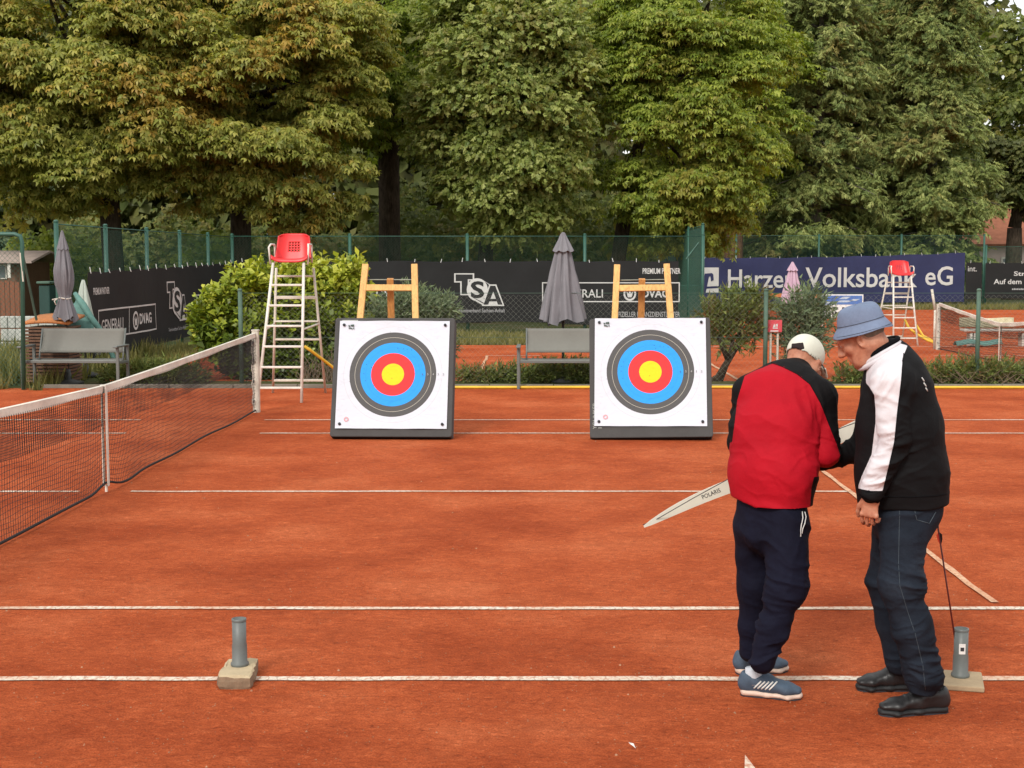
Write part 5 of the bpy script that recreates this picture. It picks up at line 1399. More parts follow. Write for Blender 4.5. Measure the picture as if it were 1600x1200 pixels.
broad_tree('chestnut_tree', 'green chestnut tree overhanging the fence corner left of the conifers', (x, 46.0), (atY(1060, 150, 46).x, 46.0, 7.0), (3.0, 3.4, 5.2), 76, (0.75, 1.3), 380, 'palm', (0.12, 0.20), M['chestnut_green'], M['bark'], 0.24,
           extra=[E_(1000, 100, 43.5, 1.2), E_(1080, 60, 43, 1.3), E_(1150, 60, 43.5, 1.1), E_(1170, 120, 44, 0.9), E_(1100, 160, 43, 1.2), E_(1020, 210, 43.2, 1.1), E_(1110, 240, 43.2, 1.0), E_(1160, 220, 43.8, .8), E_(1050, 300, 43.3, 0.95), E_(1120, 320, 43.5, 0.8), E_(990, 320, 43.8, 0.7), E_(1040, 360, 43.8, 0.55), E_(1100, 375, 44, 0.5), E_(1150, 340, 44, 0.55), E_(975, 180, 43.8, .8)], seed=25)
# reddish trunk further back
x = atY(1146, 400, 62.5).x
broad_tree('chestnut_tree', 'tree with a short reddish trunk between the fence corner and the conifers', (x, 62.5), (x, 63, 8.5), (3.0, 3.0, 4.5), 26, (1.0, 1.6), 150, 'palm', (0.2, 0.34), M['chestnut_green'], M['bark_red'], 0.42, seed=26, limbs=8)

def conifer(label, base, H, Rm, nb, seed, lo=1.6, size=(0.36, 0.66), bark='bark_grey', tr=0.32, nf=30):
    global rng
    rng = np.random.default_rng(seed); random.seed(seed)
    root = empty('conifer_tree', (base[0], base[1], 0), label, 'tree', 'conifers behind the navy banner')
    P, Fw, U = [], [], []; mb = MB()
    mb.tube([(base[0], base[1], -0.1), (base[0], base[1], H * 0.3), (base[0] + 0.1, base[1], H * 0.7), (base[0], base[1], H)], [tr, tr * 0.8, tr * 0.45, 0.04], 12)
    for i in range(nb):
        h = lo + (H - lo) * min(1.0, max(0.0, (i / nb) ** 0.9 + rng.normal(0, 0.02)))
        az = i * 2.39996 + rng.normal(0, 0.2)
        L = Rm * (1 - 0.62 * (h - lo) / (H - lo)) * rng.uniform(0.6, 1.15) * (0.75 + 0.25 * min(1, (h - lo) / 1.5))
        dv = np.array([math.cos(az), math.sin(az), 0]); lift = rng.uniform(0.05, 0.42)
        pts = []
        for k in range(7):
            t = k / 6; pts.append(np.array([base[0], base[1], h]) + dv * L * t + np.array([0, 0, L * (lift * t - 0.30 * t * t)]))
        mb.tube([tuple(p) for p in pts], [0.05 * (1 - k / 7) + 0.008 for k in range(7)], 4)
        n = int(nf * (0.4 + 0.6 * L / Rm))
        t = 0.18 + 0.82 * rng.random(n) ** 0.75
        k = np.minimum((t * 6).astype(int), 5); fr = t * 6 - k; pts = np.array(pts)
        p = pts[k] * (1 - fr[:, None]) + pts[k + 1] * fr[:, None]
        sd = np.array([-dv[1], dv[0], 0]); s = rng.normal(0, 1, n)
        spread = 0.28 * L * (1 - t * 0.75)
        p = p + sd * (np.clip(s, -1.6, 1.6) * spread)[:, None] * 0.7 + np.array([0, 0, 1]) * (rng.normal(-0.1, 0.22, n) - np.abs(s) * 0.10)[:, None]
        f = dv * 0.75 + sd * (s * 0.55)[:, None] + np.stack([np.zeros(n), np.zeros(n), rng.normal(-0.22, 0.26, n)], 1); u = np.array([0, 0, 1.0]) + dv * 0.45
        P.append(p); Fw.append(f); U.append(np.repeat(u[None], n, 0))
    P, Fw, U = np.concatenate(P), np.concatenate(Fw), np.concatenate(U)
    m_, sz = thin(P, base[1], Rm, rng.uniform(size[0], size[1], len(P)), 0.3); P, Fw, U, sz = P[m_], Fw[m_], U[m_], sz[m_]
    foliage('crown', 'frond', P, Fw, U, sz, M['conifer'], root, np.clip(rng.normal(0.5, 0.25, len(P)), 0, 1), 0.24)
    mb.build('trunk', M[bark], root, True)
    return root
conifer('left dark conifer over the start of the bank lettering', (atY(1275, 400, 65).x, 65), 16, 4.4, 140, 31, 1.8, nf=100)
conifer('tall conifer with grey upper trunk behind the middle of the navy banner', (atY(1352, 400, 69).x, 69), 20, 5.6, 180, 32, 1.9, tr=0.42, nf=105)
conifer('broad conifer with drooping sprays behind the distant umpire chair', (atY(1452, 400, 65).x, 65), 19.0, 3.2, 170, 33, 1.7, nf=120)
conifer('slim conifer in the gap behind the green chestnut', (atY(1205, 400, 74).x, 74), 17, 3.2, 110, 34, 2.2, nf=80)
x = atY(1584, 400, 72).x
broad_tree('lime_tree', 'dark leaved tree with bare trunk at the right edge', (x, 72), (x + 0.4, 72, 6.3), (2.2, 2.2, 2.0), 26, (0.8, 1.1), 150, 'spray', (0.3, 0.5), M['dark_leaf'], M['bark'], 0.42, seed=41, limbs=8, fork=(x, 72, 3.6), zmin=4.6)
x = atY(1585, 200, 84).x
broad_tree('lime_tree', 'yellowish tree in the upper right corner behind the dark one', (x + 2, 84), (x + 1.6, 84, 10.0), (5.0, 3, 6.0), 46, (1.1, 1.7), 100, 'spray', (0.45, 0.7), M['hedge_leaf'], M['bark'], 0.35, seed=42, limbs=8, extra=[E_(1585, 75, 83, 1.4), E_(1560, 110, 83, 1.5), E_(1598, 130, 83, 1.5), E_(1570, 180, 82.5, 1.5), E_(1600, 215, 82.5, 1.5), E_(1555, 40, 83, 1.4), E_(1560, 240, 82.5, 1.3)])
x = atY(8, 340, 47).x
broad_tree('willow_tree', 'pale greyish tree behind the hut at the left edge', (x - 1, 47), (x - 0.6, 47, 3.6), (1.8, 1.6, 2.2), 22, (0.6, 0.9), 110, 'spray', (0.16, 0.28), M['juniper_blue'], M['bark'], 0.2, seed=43, limbs=6)

# undergrowth behind the fences and the far wood: nobody could count these
rng = np.random.default_rng(77)
def mass(name, label, n, xr, yr, zfun, tpl, size, mat, front=True):
    X = rng.uniform(xr[0], xr[1], n); Y = rng.uniform(yr[0], yr[1], n); Z = rng.random(n) ** 0.9 * zfun(X, Y)
    P = np.stack([X, Y, Z], 1)
    F = np.stack([rng.normal(0, 0.7, n), -0.6 + rng.normal(0, 0.5, n), rng.normal(-0.25, 0.3, n)], 1); U = np.stack([rng.normal(0, .3, n), np.full(n, -0.5), np.full(n, 0.8)], 1)
    o = foliage(name, tpl, P, F, U, rng.uniform(size[0], size[1], n), mat, None, np.clip(rng.normal(0.45, 0.25, n), 0, 1))
    return tag(o, label, 'foliage', kind='stuff')
hedge_h = lambda X, Y: 2.7 + 0.7 * np.sin(X * 0.9) + 0.5 * np.sin(X * 2.3 + 1) + 0.8 * np.sin(X * 0.35 + 2)
mass('undergrowth', 'dark leafy undergrowth between the trunks behind the black banner', 12500, (-17, 4.0), (49.5, 53.5), lambda X, Y: hedge_h(X, Y) + 0.8, 'sprig', (0.16, 0.32), M['hedge_leaf'])
mass('undergrowth', 'greener shrubs behind the left side fence', 6500, (-22, -10.2), (43.5, 47), lambda X, Y: 2.2 + 0.8 * np.sin(X * 1.1), 'sprig', (0.15, 0.30), M['chestnut_green'])
mass('undergrowth', 'dark shrubs behind the navy banner under the conifers', 4000, (5.5, 19.0), (66, 72), lambda X, Y: 2.3 + 0.8 * np.sin(X * 0.8), 'sprig', (0.35, 0.65), M['dark_leaf'])
mass('far_wood', 'far wood closing the view behind all the trees', 12000, (-60, 40), (92, 100), lambda X, Y: np.where(X > 30.5, 6.0, np.where(X > 29.5, 14.0, 21.0)) + 2 * np.sin(X * 0.5), 'sprig', (1.0, 1.9), M['dark_leaf'])
mass('far_wood', 'dark wood behind the left chestnut trees', 8000, (-30, 3), (58, 64), lambda X, Y: 15 + 1.5 * np.sin(X * 0.6), 'sprig', (0.65, 1.2), M['dark_leaf'])

# ---------------------------------------------------------------- shrubs between the courts
def shrub(name, label, puffs, Y, tpl, size, mat, stems, per, up=0.8, cat='shrub', flat=0.85, young_top=0.0, depth=0.55, bark='bark', dpy=0, rk=1.0):
    """puffs: (px, py, radius in photo pixels[, dy])"""
    C, R = [], []
    for q in puffs:
        p = atY(q[0], min(q[1] + dpy, 592), Y + (q[3] if len(q) > 3 else 0)); C.append(p[:]); R.append(q[2] * rk * Y / FPX)
    C, R = np.array(C), np.array(R); cc = C.mean(0)
    root = empty(name, (cc[0], Y, 0), label, cat)
    P, Fw, U = [], [], []
    for c, r in zip(C, R):
        n = int(per * (r / 0.35) ** 2); d = sphere_dirs(n)
        off = d * ((0.35 + 0.65 * rng.random(n)) ** 0.6)[:, None] * r * np.array([1, depth + 0.3, flat])
        P.append(c + off); Fw.append(d * 0.75 + np.array([0, 0, up]) * (0.5 + rng.random(n))[:, None]); U.append(d + np.array([0, -0.3, 0.4]))
    P, Fw, U = np.concatenate(P), np.concatenate(Fw), np.concatenate(U)
    P[:, 2] = np.maximum(P[:, 2], 0.06)
    young = 0.45 + young_top * (P[:, 2] - P[:, 2].mean()) / (np.ptp(P[:, 2]) / 2 + 1e-6)  # younger, yellower leaves towards the top of the bush
    foliage('foliage', tpl, P, Fw, U, rng.uniform(size[0], size[1], len(P)), mat, root, np.clip(young + rng.normal(0, 0.2, len(P)), 0, 1), 0.25)
    mb = MB()
    for s in stems:
        pts = [atY(a, b, Y) for a, b in s]
        if pts[0].z < 0.2: pts[0].z = -0.05
        mb.tube(pts, [0.06 - 0.035 * i / (len(pts) - 1) for i in range(len(pts))], 8)
    for i in range(0, len(C), 2):
        limb(mb, (cc[0] + (C[i][0] - cc[0]) * 0.3, Y, 0.0 if not stems else max(0.3, C[i][2] - R[i])), C[i], 0.03, 0.01)
    mb.build('stem', M[bark], root, True)
    return root
rng = np.random.default_rng(91); random.seed(91)
YL = Y_EDGE + 1.75
shrub('laurel_bush', 'large yellow green laurel bush behind the left umpire chair',
      [(345, 470, 38), (330, 505, 34), (370, 440, 30), (376, 418, 14), (360, 525, 40), (400, 480, 44), (410, 430, 30), (405, 412, 13), (440, 500, 50), (455, 440, 40), (452, 408, 20), (490, 425, 28), (492, 400, 13), (500, 480, 48), (530, 440, 34), (545, 412, 22), (550, 398, 10), (545, 480, 38), (480, 540, 45), (420, 550, 45), (380, 565, 34), (520, 545, 38), (565, 445, 16), (470, 580, 40), (430, 590, 36), (510, 585, 34), (318, 480, 20)],
      YL, 'shoot', (0.15, 0.32), M['laurel'], [], 125, up=1.3, young_top=0.5, dpy=24, rk=0.82, cat='bush')
shrub('juniper_bush', 'blue green juniper bush behind the left target', [(625, 488, 24), (650, 484, 24), (682, 488, 20), (695, 480, 10), (640, 468, 12), (600, 500, 24), (670, 512, 28), (628, 520, 26), (650, 550, 30), (685, 540, 18)], YL - 0.2, 'needle', (0.16, 0.30), M['juniper_blue'], [], 420, up=0.5)
shrub('juniper_bush', 'clipped juniper with leaning bare stem beside the right target', [(1112, 503, 15), (1138, 488, 19), (1168, 480, 21), (1192, 470, 9), (1164, 506, 19), (1128, 524, 16), (1178, 524, 13), (1148, 534, 14), (1105, 490, 8)], Y_LOW + 0.35, 'needle', (0.18, 0.36), M['juniper'],
      [[(1105, 607), (1122, 588), (1138, 560), (1146, 530)], [(1122, 588), (1135, 570), (1160, 530)], [(1138, 560), (1128, 540), (1120, 520)]], 250, up=0.5, rk=1.0)
shrub('juniper_bush', 'grey green clipped juniper left of the blue hat', [(1240, 488, 15), (1262, 482, 18), (1284, 492, 12), (1228, 508, 10), (1250, 514, 20), (1275, 518, 16), (1238, 540, 15), (1262, 545, 17), (1247, 568, 14)], Y_LOW + 0.35, 'needle', (0.18, 0.36), M['juniper_blue'],
      [[(1252, 607), (1250, 570), (1255, 540)]], 290, up=0.5, rk=1.0)
shrub('creeping_juniper', 'low dark juniper spreading under the bench between the targets', [(725, 600, 10), (745, 598, 11), (765, 600, 9), (785, 597, 12), (805, 594, 14), (830, 592, 16), (855, 590, 17), (880, 588, 18), (905, 588, 18), (930, 590, 16), (960, 592, 14), (1000, 596, 12)], Y_LOW + 0.2, 'needle', (0.14, 0.24), M['juniper'], [], 800, up=0.35, flat=0.9)
shrub('creeping_juniper', 'low creeping juniper with dead twigs at the right behind the hose', [(1318, 598, 10), (1335, 594, 13), (1480, 588, 18), (1505, 584, 18), (1530, 588, 18), (1555, 586, 18), (1580, 590, 17), (1605, 590, 16), (1640, 590, 16), (1455, 592, 14), (1350, 590, 13), (1375, 592, 12), (1400, 592, 14), (1430, 590, 14)], Y_LOW + 0.1, 'needle', (0.14, 0.24), M['juniper'], [], 560, up=0.35, flat=0.85)
shrub('low_shrub', 'low dark shrub seen through the net below the side banner', [(205, 590, 16), (230, 587, 18), (255, 588, 18), (280, 588, 18), (300, 592, 14), (180, 594, 14)], Y_EDGE + 0.8, 'needle', (0.14, 0.24), M['juniper'], [], 650, up=0.4)
mb = MB()
for i in range(70):
    p = atY(random.uniform(1465, 1610), 596, Y_LOW - 0.05 + random.uniform(-0.25, 0.2)); a = random.uniform(-1.2, 1.2)
    q = Vector((p.x + 0.22 * math.sin(a), p.y + random.uniform(-.15, .1), random.uniform(0.04, 0.22))); r_ = Vector((q.x + random.uniform(-.25, .25), q.y + random.uniform(-.1, .1), random.uniform(0.05, 0.26)))
    mb.tube([(p.x, p.y, 0.02), q, r_], [0.010, 0.007, 0.003], 4)
o = mb.build('dead_twigs', M['dry_twig'], None); tag(o, 'tangle of dry brown twigs at the foot of the right fence post', 'twigs', kind='stuff')
mb = MB()
for i in range(60):
    p = atY(random.uniform(470, 545), 600, YL - 0.7 + random.uniform(-0.3, 0.2))
    mb.tube([(p.x, p.y, 0.01), (p.x + random.uniform(-.1, .1), p.y, random.uniform(0.1, 0.35)), (p.x + random.uniform(-.22, .22), p.y, random.uniform(0.2, 0.6))], [0.010, 0.007, 0.003], 4)
o = mb.build('dead_twigs', M['dry_twig'], None); tag(o, 'dry bare stems at the foot of the laurel bush', 'twigs', kind='stuff')
# grass
def grass(label, n, xr, yr, size):
    P = np.stack([rng.uniform(*xr, n), rng.uniform(*yr, n), np.full(n, -0.01)], 1)
    keep = np.sin(P[:, 0] * 1.7) + np.sin(P[:, 1] * 2.3 + P[:, 0]) + rng.normal(0, 0.8, n) > -0.7
    P = P[keep]; n = len(P); a = rng.uniform(0, 6.28, n)
    o = foliage('grass', 'tuft', P, np.stack([np.cos(a), np.sin(a), np.zeros(n)], 1), np.repeat([[0, 0, 1.0]], n, 0), rng.uniform(size[0], size[1], n), M['grass'], None, np.clip(rng.normal(0.5, 0.3, n), 0, 1), 0.12)
    return tag(o, label, 'grass', kind='stuff')
grass('dry grass strip in front of the black back banner', 9000, (-8.3, 4.1), (33.3, 38.0), (0.10, 0.26))
grass('long grass beside the frame at the left edge', 8000, (-15, -7.75), (21.6, 30), (0.18, 0.55))
grass('grass along the foot of the side banner', 3500, (-8.4, -7.2), (24, 38), (0.10, 0.26))
grass('grass verge under the navy banner', 6000, (4.5, 26), (57, 59.4), (0.15, 0.35))
# ---------------------------------------------------------------- people: smooth implicit figures, one closed surface each
class Field:
    def __init__(s, lo, hi, h):
        s.lo = np.array(lo, np.float32); s.h = h
        s.n = np.ceil((np.array(hi) - s.lo) / h).astype(int) + 1
        s.D = np.full(tuple(s.n), 0.25, np.float32)
    def _box(s, lo, hi, m):
        a = np.clip(np.floor((np.array(lo) - m - s.lo) / s.h).astype(int), 0, s.n)
        b = np.clip(np.ceil((np.array(hi) + m - s.lo) / s.h).astype(int) + 1, 0, s.n)
        sl = tuple(slice(i, j) for i, j in zip(a, b))
        ax = [s.lo[i] + s.h * np.arange(a[i], b[i], dtype=np.float32) for i in range(3)]
        return sl, np.meshgrid(*ax, indexing='ij')
    def put(s, lo, hi, fn, k=0.03, op='add'):
        m = 0.06 + k
        sl, G = s._box(lo, hi, m)
        if G[0].size == 0: return s
        d = fn(*G).astype(np.float32); D = s.D[sl]
        if op == 'add':
            hh = np.clip(0.5 + 0.5 * (D - d) / k, 0, 1); s.D[sl] = D * (1 - hh) + d * hh - k * hh * (1 - hh)
        elif op == 'sub':
            d = -d; hh = np.clip(0.5 - 0.5 * (D - d) / k, 0, 1); s.D[sl] = D * (1 - hh) + d * hh + k * hh * (1 - hh)
        return s
    def seg(s, a, b, ra, rb, side=None, k=0.03, op='add', flatten=0.0):
        """tapered capsule with an elliptic section; ra, rb: radius or (along side, across)"""
        a, b = np.array(a, float), np.array(b, float)
        ra = (ra, ra) if not isinstance(ra, tuple) else ra; rb = (rb, rb) if not isinstance(rb, tuple) else rb
        w = b - a; L = max(np.linalg.norm(w), 1e-5); w = w / L
        sd = np.array(side if side is not None else ((0, 1, 0) if abs(w[1]) < 0.9 else (1, 0, 0)), float)
        sd = sd - w * sd.dot(w); sd /= np.linalg.norm(sd); fr = np.cross(w, sd)
        R = max(max(ra), max(rb))
        def fn(X, Y, Z):
            px, py, pz = X - a[0], Y - a[1], Z - a[2]
            t = px * w[0] + py * w[1] + pz * w[2]
            tc = np.clip(t, 0, L); e = t - tc; q = tc / L
            u = px * sd[0] + py * sd[1] + pz * sd[2]; v = px * fr[0] + py * fr[1] + pz * fr[2]
            ru = ra[0] + (rb[0] - ra[0]) * q; rv = ra[1] + (rb[1] - ra[1]) * q; mn = np.minimum(ru, rv)
            return (np.sqrt((u / ru) ** 2 + (v / rv) ** 2 + (e / mn) ** 2 + 1e-9) - 1) * mn
        return s.put(np.minimum(a, b) - R, np.maximum(a, b) + R, fn, k, op)
    def ell(s, c, axes, rad, k=0.02, op='add'):
        c = np.array(c, float); A = [np.array(x, float) / np.linalg.norm(x) for x in axes]; R = max(rad)
        def fn(X, Y, Z):
            p = (X - c[0], Y - c[1], Z - c[2]); q = 0
            for ax, r in zip(A, rad): q = q + ((p[0] * ax[0] + p[1] * ax[1] + p[2] * ax[2]) / r) ** 2
            return (np.sqrt(q + 1e-9) - 1) * min(rad)
        return s.put(c - R, c + R, fn, k, op)
    def plane(s, c, nrm, k=0.004):
        """cut away what lies on the side the normal points to"""
        c, nrm = np.array(c, float), np.array(nrm, float) / np.linalg.norm(nrm)
        ax = [s.lo[i] + s.h * np.arange(s.n[i], dtype=np.float32) for i in range(3)]
        X, Y, Z = np.meshgrid(*ax, indexing='ij')
        d = (X - c[0]) * nrm[0] + (Y - c[1]) * nrm[1] + (Z - c[2]) * nrm[2]
        s.D = np.maximum(s.D, d.astype(np.float32)); return s
    def mesh(s):
        D, h = s.D, s.h; ins = D < 0
        n = np.array(D.shape) - 1
        cnt = np.zeros(tuple(n), np.int8)
        offs = [(i, j, k) for i in (0, 1) for j in (0, 1) for k in (0, 1)]
        for o in offs: cnt += ins[o[0]:o[0] + n[0], o[1]:o[1] + n[1], o[2]:o[2] + n[2]]
        act = (cnt > 0) & (cnt < 8); C = np.argwhere(act)
        vid = np.full(tuple(n), -1, np.int32); vid[act] = np.arange(len(C))
        acc = np.zeros((len(C), 3)); num = np.zeros(len(C))
        val = {o: D[C[:, 0] + o[0], C[:, 1] + o[1], C[:, 2] + o[2]] for o in offs}
        for o in offs:
            for ax in range(3):
                if o[ax]: continue
                p = list(o); p[ax] = 1; p = tuple(p); d0, d1 = val[o], val[p]
                m = (d0 < 0) != (d1 < 0)
                t = np.where(m, d0 / np.where(m, d0 - d1, 1), 0)
                pos = np.array(o, float)[None].repeat(len(C), 0); pos[:, ax] += t
                acc[m] += pos[m]; num[m] += 1
        V = (C + acc / num[:, None]) * h + s.lo
        Fs = []
        for ax in range(3):
            b, c = (ax + 1) % 3, (ax + 2) % 3
            sl0 = [slice(None)] * 3; sl1 = [slice(None)] * 3
            sl0[ax] = slice(0, -1); sl1[ax] = slice(1, None)
            e = ins[tuple(sl0)] != ins[tuple(sl1)]
            E = np.argwhere(e); E = E[(E[:, b] > 0) & (E[:, c] > 0) & (E[:, b] < n[b]) & (E[:, c] < n[c])]
            q = []
            for (db, dc) in ((-1, -1), (0, -1), (0, 0), (-1, 0)):
                I = E.copy(); I[:, b] += db; I[:, c] += dc; q.append(vid[I[:, 0], I[:, 1], I[:, 2]])
            q = np.stack(q, 1); f = ins[E[:, 0], E[:, 1], E[:, 2]]
            q[~f] = q[~f][:, ::-1]; Fs.append(q)
        F = np.concatenate(Fs); F = F[(F >= 0).all(1)]
        return V, F

def normals(V, F):
    a, b, c, d = V[F[:, 0]], V[F[:, 1]], V[F[:, 2]], V[F[:, 3]]
    fn = np.cross(c - a, d - b); N = np.zeros_like(V)
    for i in range(4): np.add.at(N, F[:, i], fn)
    return unit(N)
def smooth(V, F, it=1, lam=0.5):
    for _ in range(it):
        S = np.zeros_like(V); n = np.zeros(len(V))
        for i in range(4):
            j = F[:, (i + 1) % 4]; k = F[:, i]
            np.add.at(S, k, V[j]); np.add.at(n, k, 1); np.add.at(S, j, V[k]); np.add.at(n, j, 1)
        V = V + lam * (S / np.maximum(n, 1)[:, None] - V)
    return V
def vnoise(P, seed=0):
    i = np.floor(P).astype(np.int64); f = P - i; f = f * f * (3 - 2 * f); out = np.zeros(len(P))
    for a in (0, 1):
        for b in (0, 1):
            for c in (0, 1):
                h = (i[:, 0] + a) * 374761393 + (i[:, 1] + b) * 668265263 + (i[:, 2] + c) * 2147483647 + seed * 144665
                h = (h ^ (h >> 13)) * 1274126177; h = (h ^ (h >> 16)) & 0xffff
                out += (h / 65535.0) * (f[:, 0] if a else 1 - f[:, 0]) * (f[:, 1] if b else 1 - f[:, 1]) * (f[:, 2] if c else 1 - f[:, 2])
    return out
def fold(V, F, folds, seed=0, general=0.0015):
    """cloth creases: (centre, direction across the creases, spacing, depth, reach); long broken ridges, sharp on top"""
    N = normals(V, F); d = np.zeros(len(V))
    d += general * 2.2 * (vnoise(V * 9, seed) - 0.5) + general * 1.2 * (vnoise(V * 24 * np.array([1, 1, 0.5]), seed + 1) - 0.5)
    for j, (c, dr, lam, amp, reach) in enumerate(folds):
        dr = unit(np.array(dr, float)); t1 = unit(np.cross(dr, np.array([0.1, 1.0, 0.2]))); t2 = np.cross(dr, t1)
        w = np.exp(-(((V - np.array(c)) ** 2).sum(1)) / (reach * 1.15) ** 2)
        warp = 0.35 * (vnoise(V * 14, seed + 40 + j) - 0.5)
        Q = np.stack([V @ dr / lam + warp * 2, V @ t1 / (lam * 4.5), V @ t2 / (lam * 4.5)], 1)
        n1 = 1 - np.abs(2 * vnoise(Q * 0.9, seed + 3 * j) - 1); n2 = 1 - np.abs(2 * vnoise(Q * 1.9 + 7, seed + 3 * j + 1) - 1)
        d += amp * 2.9 * w * (n1 ** 2.4 - 0.34) + amp * 1.2 * w * (n2 ** 2.0 - 0.36)
    return V + N * d[:, None]
def to_px(V):
    r = V - np.array([0, 0, CAMH]); dep = r[:, 1] * _c - r[:, 2] * _s; up = r[:, 1] * _s + r[:, 2] * _c
    return VPX + FPX * r[:, 0] / dep, CY - FPX * up / dep
def poly_sd(px, py, poly):
    """signed distance in photo pixels, negative inside"""
    P = np.array(poly, float); n = len(P); best = np.full(len(px), 1e9); ins = np.zeros(len(px), bool)
    for i in range(n):
        a, b = P[i], P[(i + 1) % n]; e = b - a
        t = np.clip(((px - a[0]) * e[0] + (py - a[1]) * e[1]) / (e @ e + 1e-9), 0, 1)
        best = np.minimum(best, np.hypot(px - a[0] - t * e[0], py - a[1] - t * e[1]))
        cond = (a[1] > py) != (b[1] > py); xi = a[0] + (py - a[1]) * e[0] / (e[1] if abs(e[1]) > 1e-9 else 1e-9)
        ins ^= cond & (px < xi)
    return np.where(ins, -best, best)
def J(px, py, Y): return np.array(atY(px, py, Y)[:])
def lerp3(a, b, t): return np.array(a) * (1 - t) + np.array(b) * t
def finish(name, F_, mat, parent, folds=None, sm=1, seed=0, general=0.0012, attrs=None, keep=1.0):
    V, F = F_.mesh()
    if sm: V = smooth(V, F, sm)
    if folds is not None: V = fold(V, F, folds, seed, general)
    me = np_mesh(name, V, F, attrs(V, F) if attrs else None)
    o = link(name, me, mat, parent, True)
    if keep < 1:                                   # fewer, larger faces where the surface is smooth
        md = o.modifiers.new('decimate', 'DECIMATE'); md.ratio = keep
        me2 = bpy.data.meshes.new_from_object(o.evaluated_get(bpy.context.evaluated_depsgraph_get())); o.modifiers.clear()
        o.data = me2; bpy.data.meshes.remove(me)
        me2.polygons.foreach_set('use_smooth', [True] * len(me2.polygons))
    return o
from mathutils.bvhtree import BVHTree
def bvh_of(o):
    me = o.data; off = Vector((0, 0, 0)); p = o
    while p is not None: off += p.location; p = p.parent
    return BVHTree.FromPolygons([tuple(v.co + off) for v in me.vertices], [tuple(p.vertices) for p in me.polygons])
def onto(bvh, px, py, lift=0.002):
    hit = bvh.ray_cast(Vector((0, 0, CAMH)), ray(px, py).normalized())
    if hit[0] is None: return None
    return hit[0] + hit[1] * lift
def trace(name, bvh, pts, r, mat, parent, lift=0.001, step=6):
    P = []
    for (a, b) in zip(pts[:-1], pts[1:]):
        n = max(1, int(math.hypot(b[0] - a[0], b[1] - a[1]) / step))
        for i in range(n): P.append((a[0] + (b[0] - a[0]) * i / n, a[1] + (b[1] - a[1]) * i / n))
    P.append(pts[-1]); Q = [q for q in (onto(bvh, *p, lift) for p in P) if q is not None]
    if len(Q) < 2: return None
    mb = MB(); mb.tube(Q, r, 5); return mb.build(name, mat, parent, True)

def skin_material():
    m = bpy.data.materials.new('skin'); t = NT(m)
    n = t.noise(18, 4); n2 = t.noise(160, 3)
    c = t.ramp(n, [(0.28, (0.33, 0.115, 0.065)), (0.5, (0.44, 0.19, 0.115)), (0.72, (0.52, 0.265, 0.175))])
    c = t.mix(0.5, c, t.ramp(t.noise(75, 4, 0.7), [(0.3, (0.72, 0.66, 0.64)), (0.7, (1.18, 1.15, 1.12))]), 'MULTIPLY')
    t.color(c); t.set(0.5, 0, 0.35); t.bump(n2, 0.25, 0.002)
    t.b.inputs['Subsurface Weight'].default_value = 0.08; t.b.inputs['Subsurface Radius'].default_value = (0.01, 0.004, 0.002)
    return m
M['skin'] = skin_material()
def two_tone(name, ca, cb, rough=0.75, bscale=300, edge=0.0, cc=None):
    """cloth in two colours cut by the pattern attribute; optional third colour"""
    m = bpy.data.materials.new(name); t = NT(m)
    a = t.attr('pattern').outputs['Fac']
    n = t.noise(5, 4); v = t.ramp(n, [(0.3, (0.86, 0.86, 0.86)), (0.7, (1.08, 1.08, 1.08))])
    c = t.mix(t.math('LESS_THAN', a, 0.0), cb, ca)
    if cc is not None:
        a2 = t.attr('pattern2').outputs['Fac']; c = t.mix(t.math('LESS_THAN', a2, 0.0), c, cc)
    c = t.mix(1.0, c, v, 'MULTIPLY')
    t.color(c); t.set(rough, 0, 0.12)
    h = t.math('ADD', t.noise(26, 4, 0.6), t.math('MULTIPLY', t.noise(bscale, 2), 0.15))
    t.bump(h, 0.35, 0.008)
    return m
M['red_jacket'] = two_tone('red_and_black_jacket', (0.37, 0.0055, 0.015), (0.0055, 0.005, 0.0055))
M['bw_jacket'] = two_tone('black_and_white_jacket', (0.62, 0.60, 0.63), (0.0060, 0.0060, 0.0068))
M['navy_cloth'] = make_mat('navy_track_trousers', (0.0065, 0.007, 0.017), 0.85, 0.25, 5, 0.4, 45, 0.006, spec=0.12)
def denim():
    m = bpy.data.materials.new('dark_denim'); t = NT(m)
    n = t.noise(4, 5); v = t.mapping((1, 1, 5)); n2 = t.noise(90, 3, 0.6, v); n3 = t.noise(30, 4, 0.6)
    c = t.ramp(n, [(0.3, (0.007, 0.010, 0.016)), (0.55, (0.014, 0.019, 0.029)), (0.8, (0.028, 0.036, 0.050))])
    c = t.mix(0.45, c, t.ramp(n2, [(0.3, (0.6, 0.6, 0.6)), (0.7, (1.4, 1.4, 1.4))]), 'MULTIPLY')
    t.color(c); t.set(0.85, 0, 0.12); t.bump(t.math('ADD', n3, t.math('MULTIPLY', n2, 0.2)), 0.4, 0.006); return m
M['denim'] = denim()
M['hat_blue'] = make_mat('washed_blue_cotton', (0.155, 0.198, 0.295), 0.9, 0.18, 9, 0.5, 140, 0.003)
M['hat_under'] = make_mat('dark_hat_lining', (0.05, 0.055, 0.07), 0.9, 0.2, 9, 0.3, 140, 0.003)
M['cap'] = two_tone('cream_cap', (0.03, 0.022, 0.022), (0.62, 0.62, 0.53), 0.85)
M['hair'] = make_mat('grey_brown_hair', (0.17, 0.13, 0.095), 0.8, 0.4, 60, 0.6, 220, 0.003)
M['hair_grey'] = make_mat('grey_hair', (0.34, 0.31, 0.28), 0.8, 0.3, 60, 0.6, 220, 0.003)
M['shoe_blue'] = make_mat('grey_blue_shoe_mesh', (0.055, 0.085, 0.125), 0.7, 0.25, 30, 0.3, 200, 0.002)
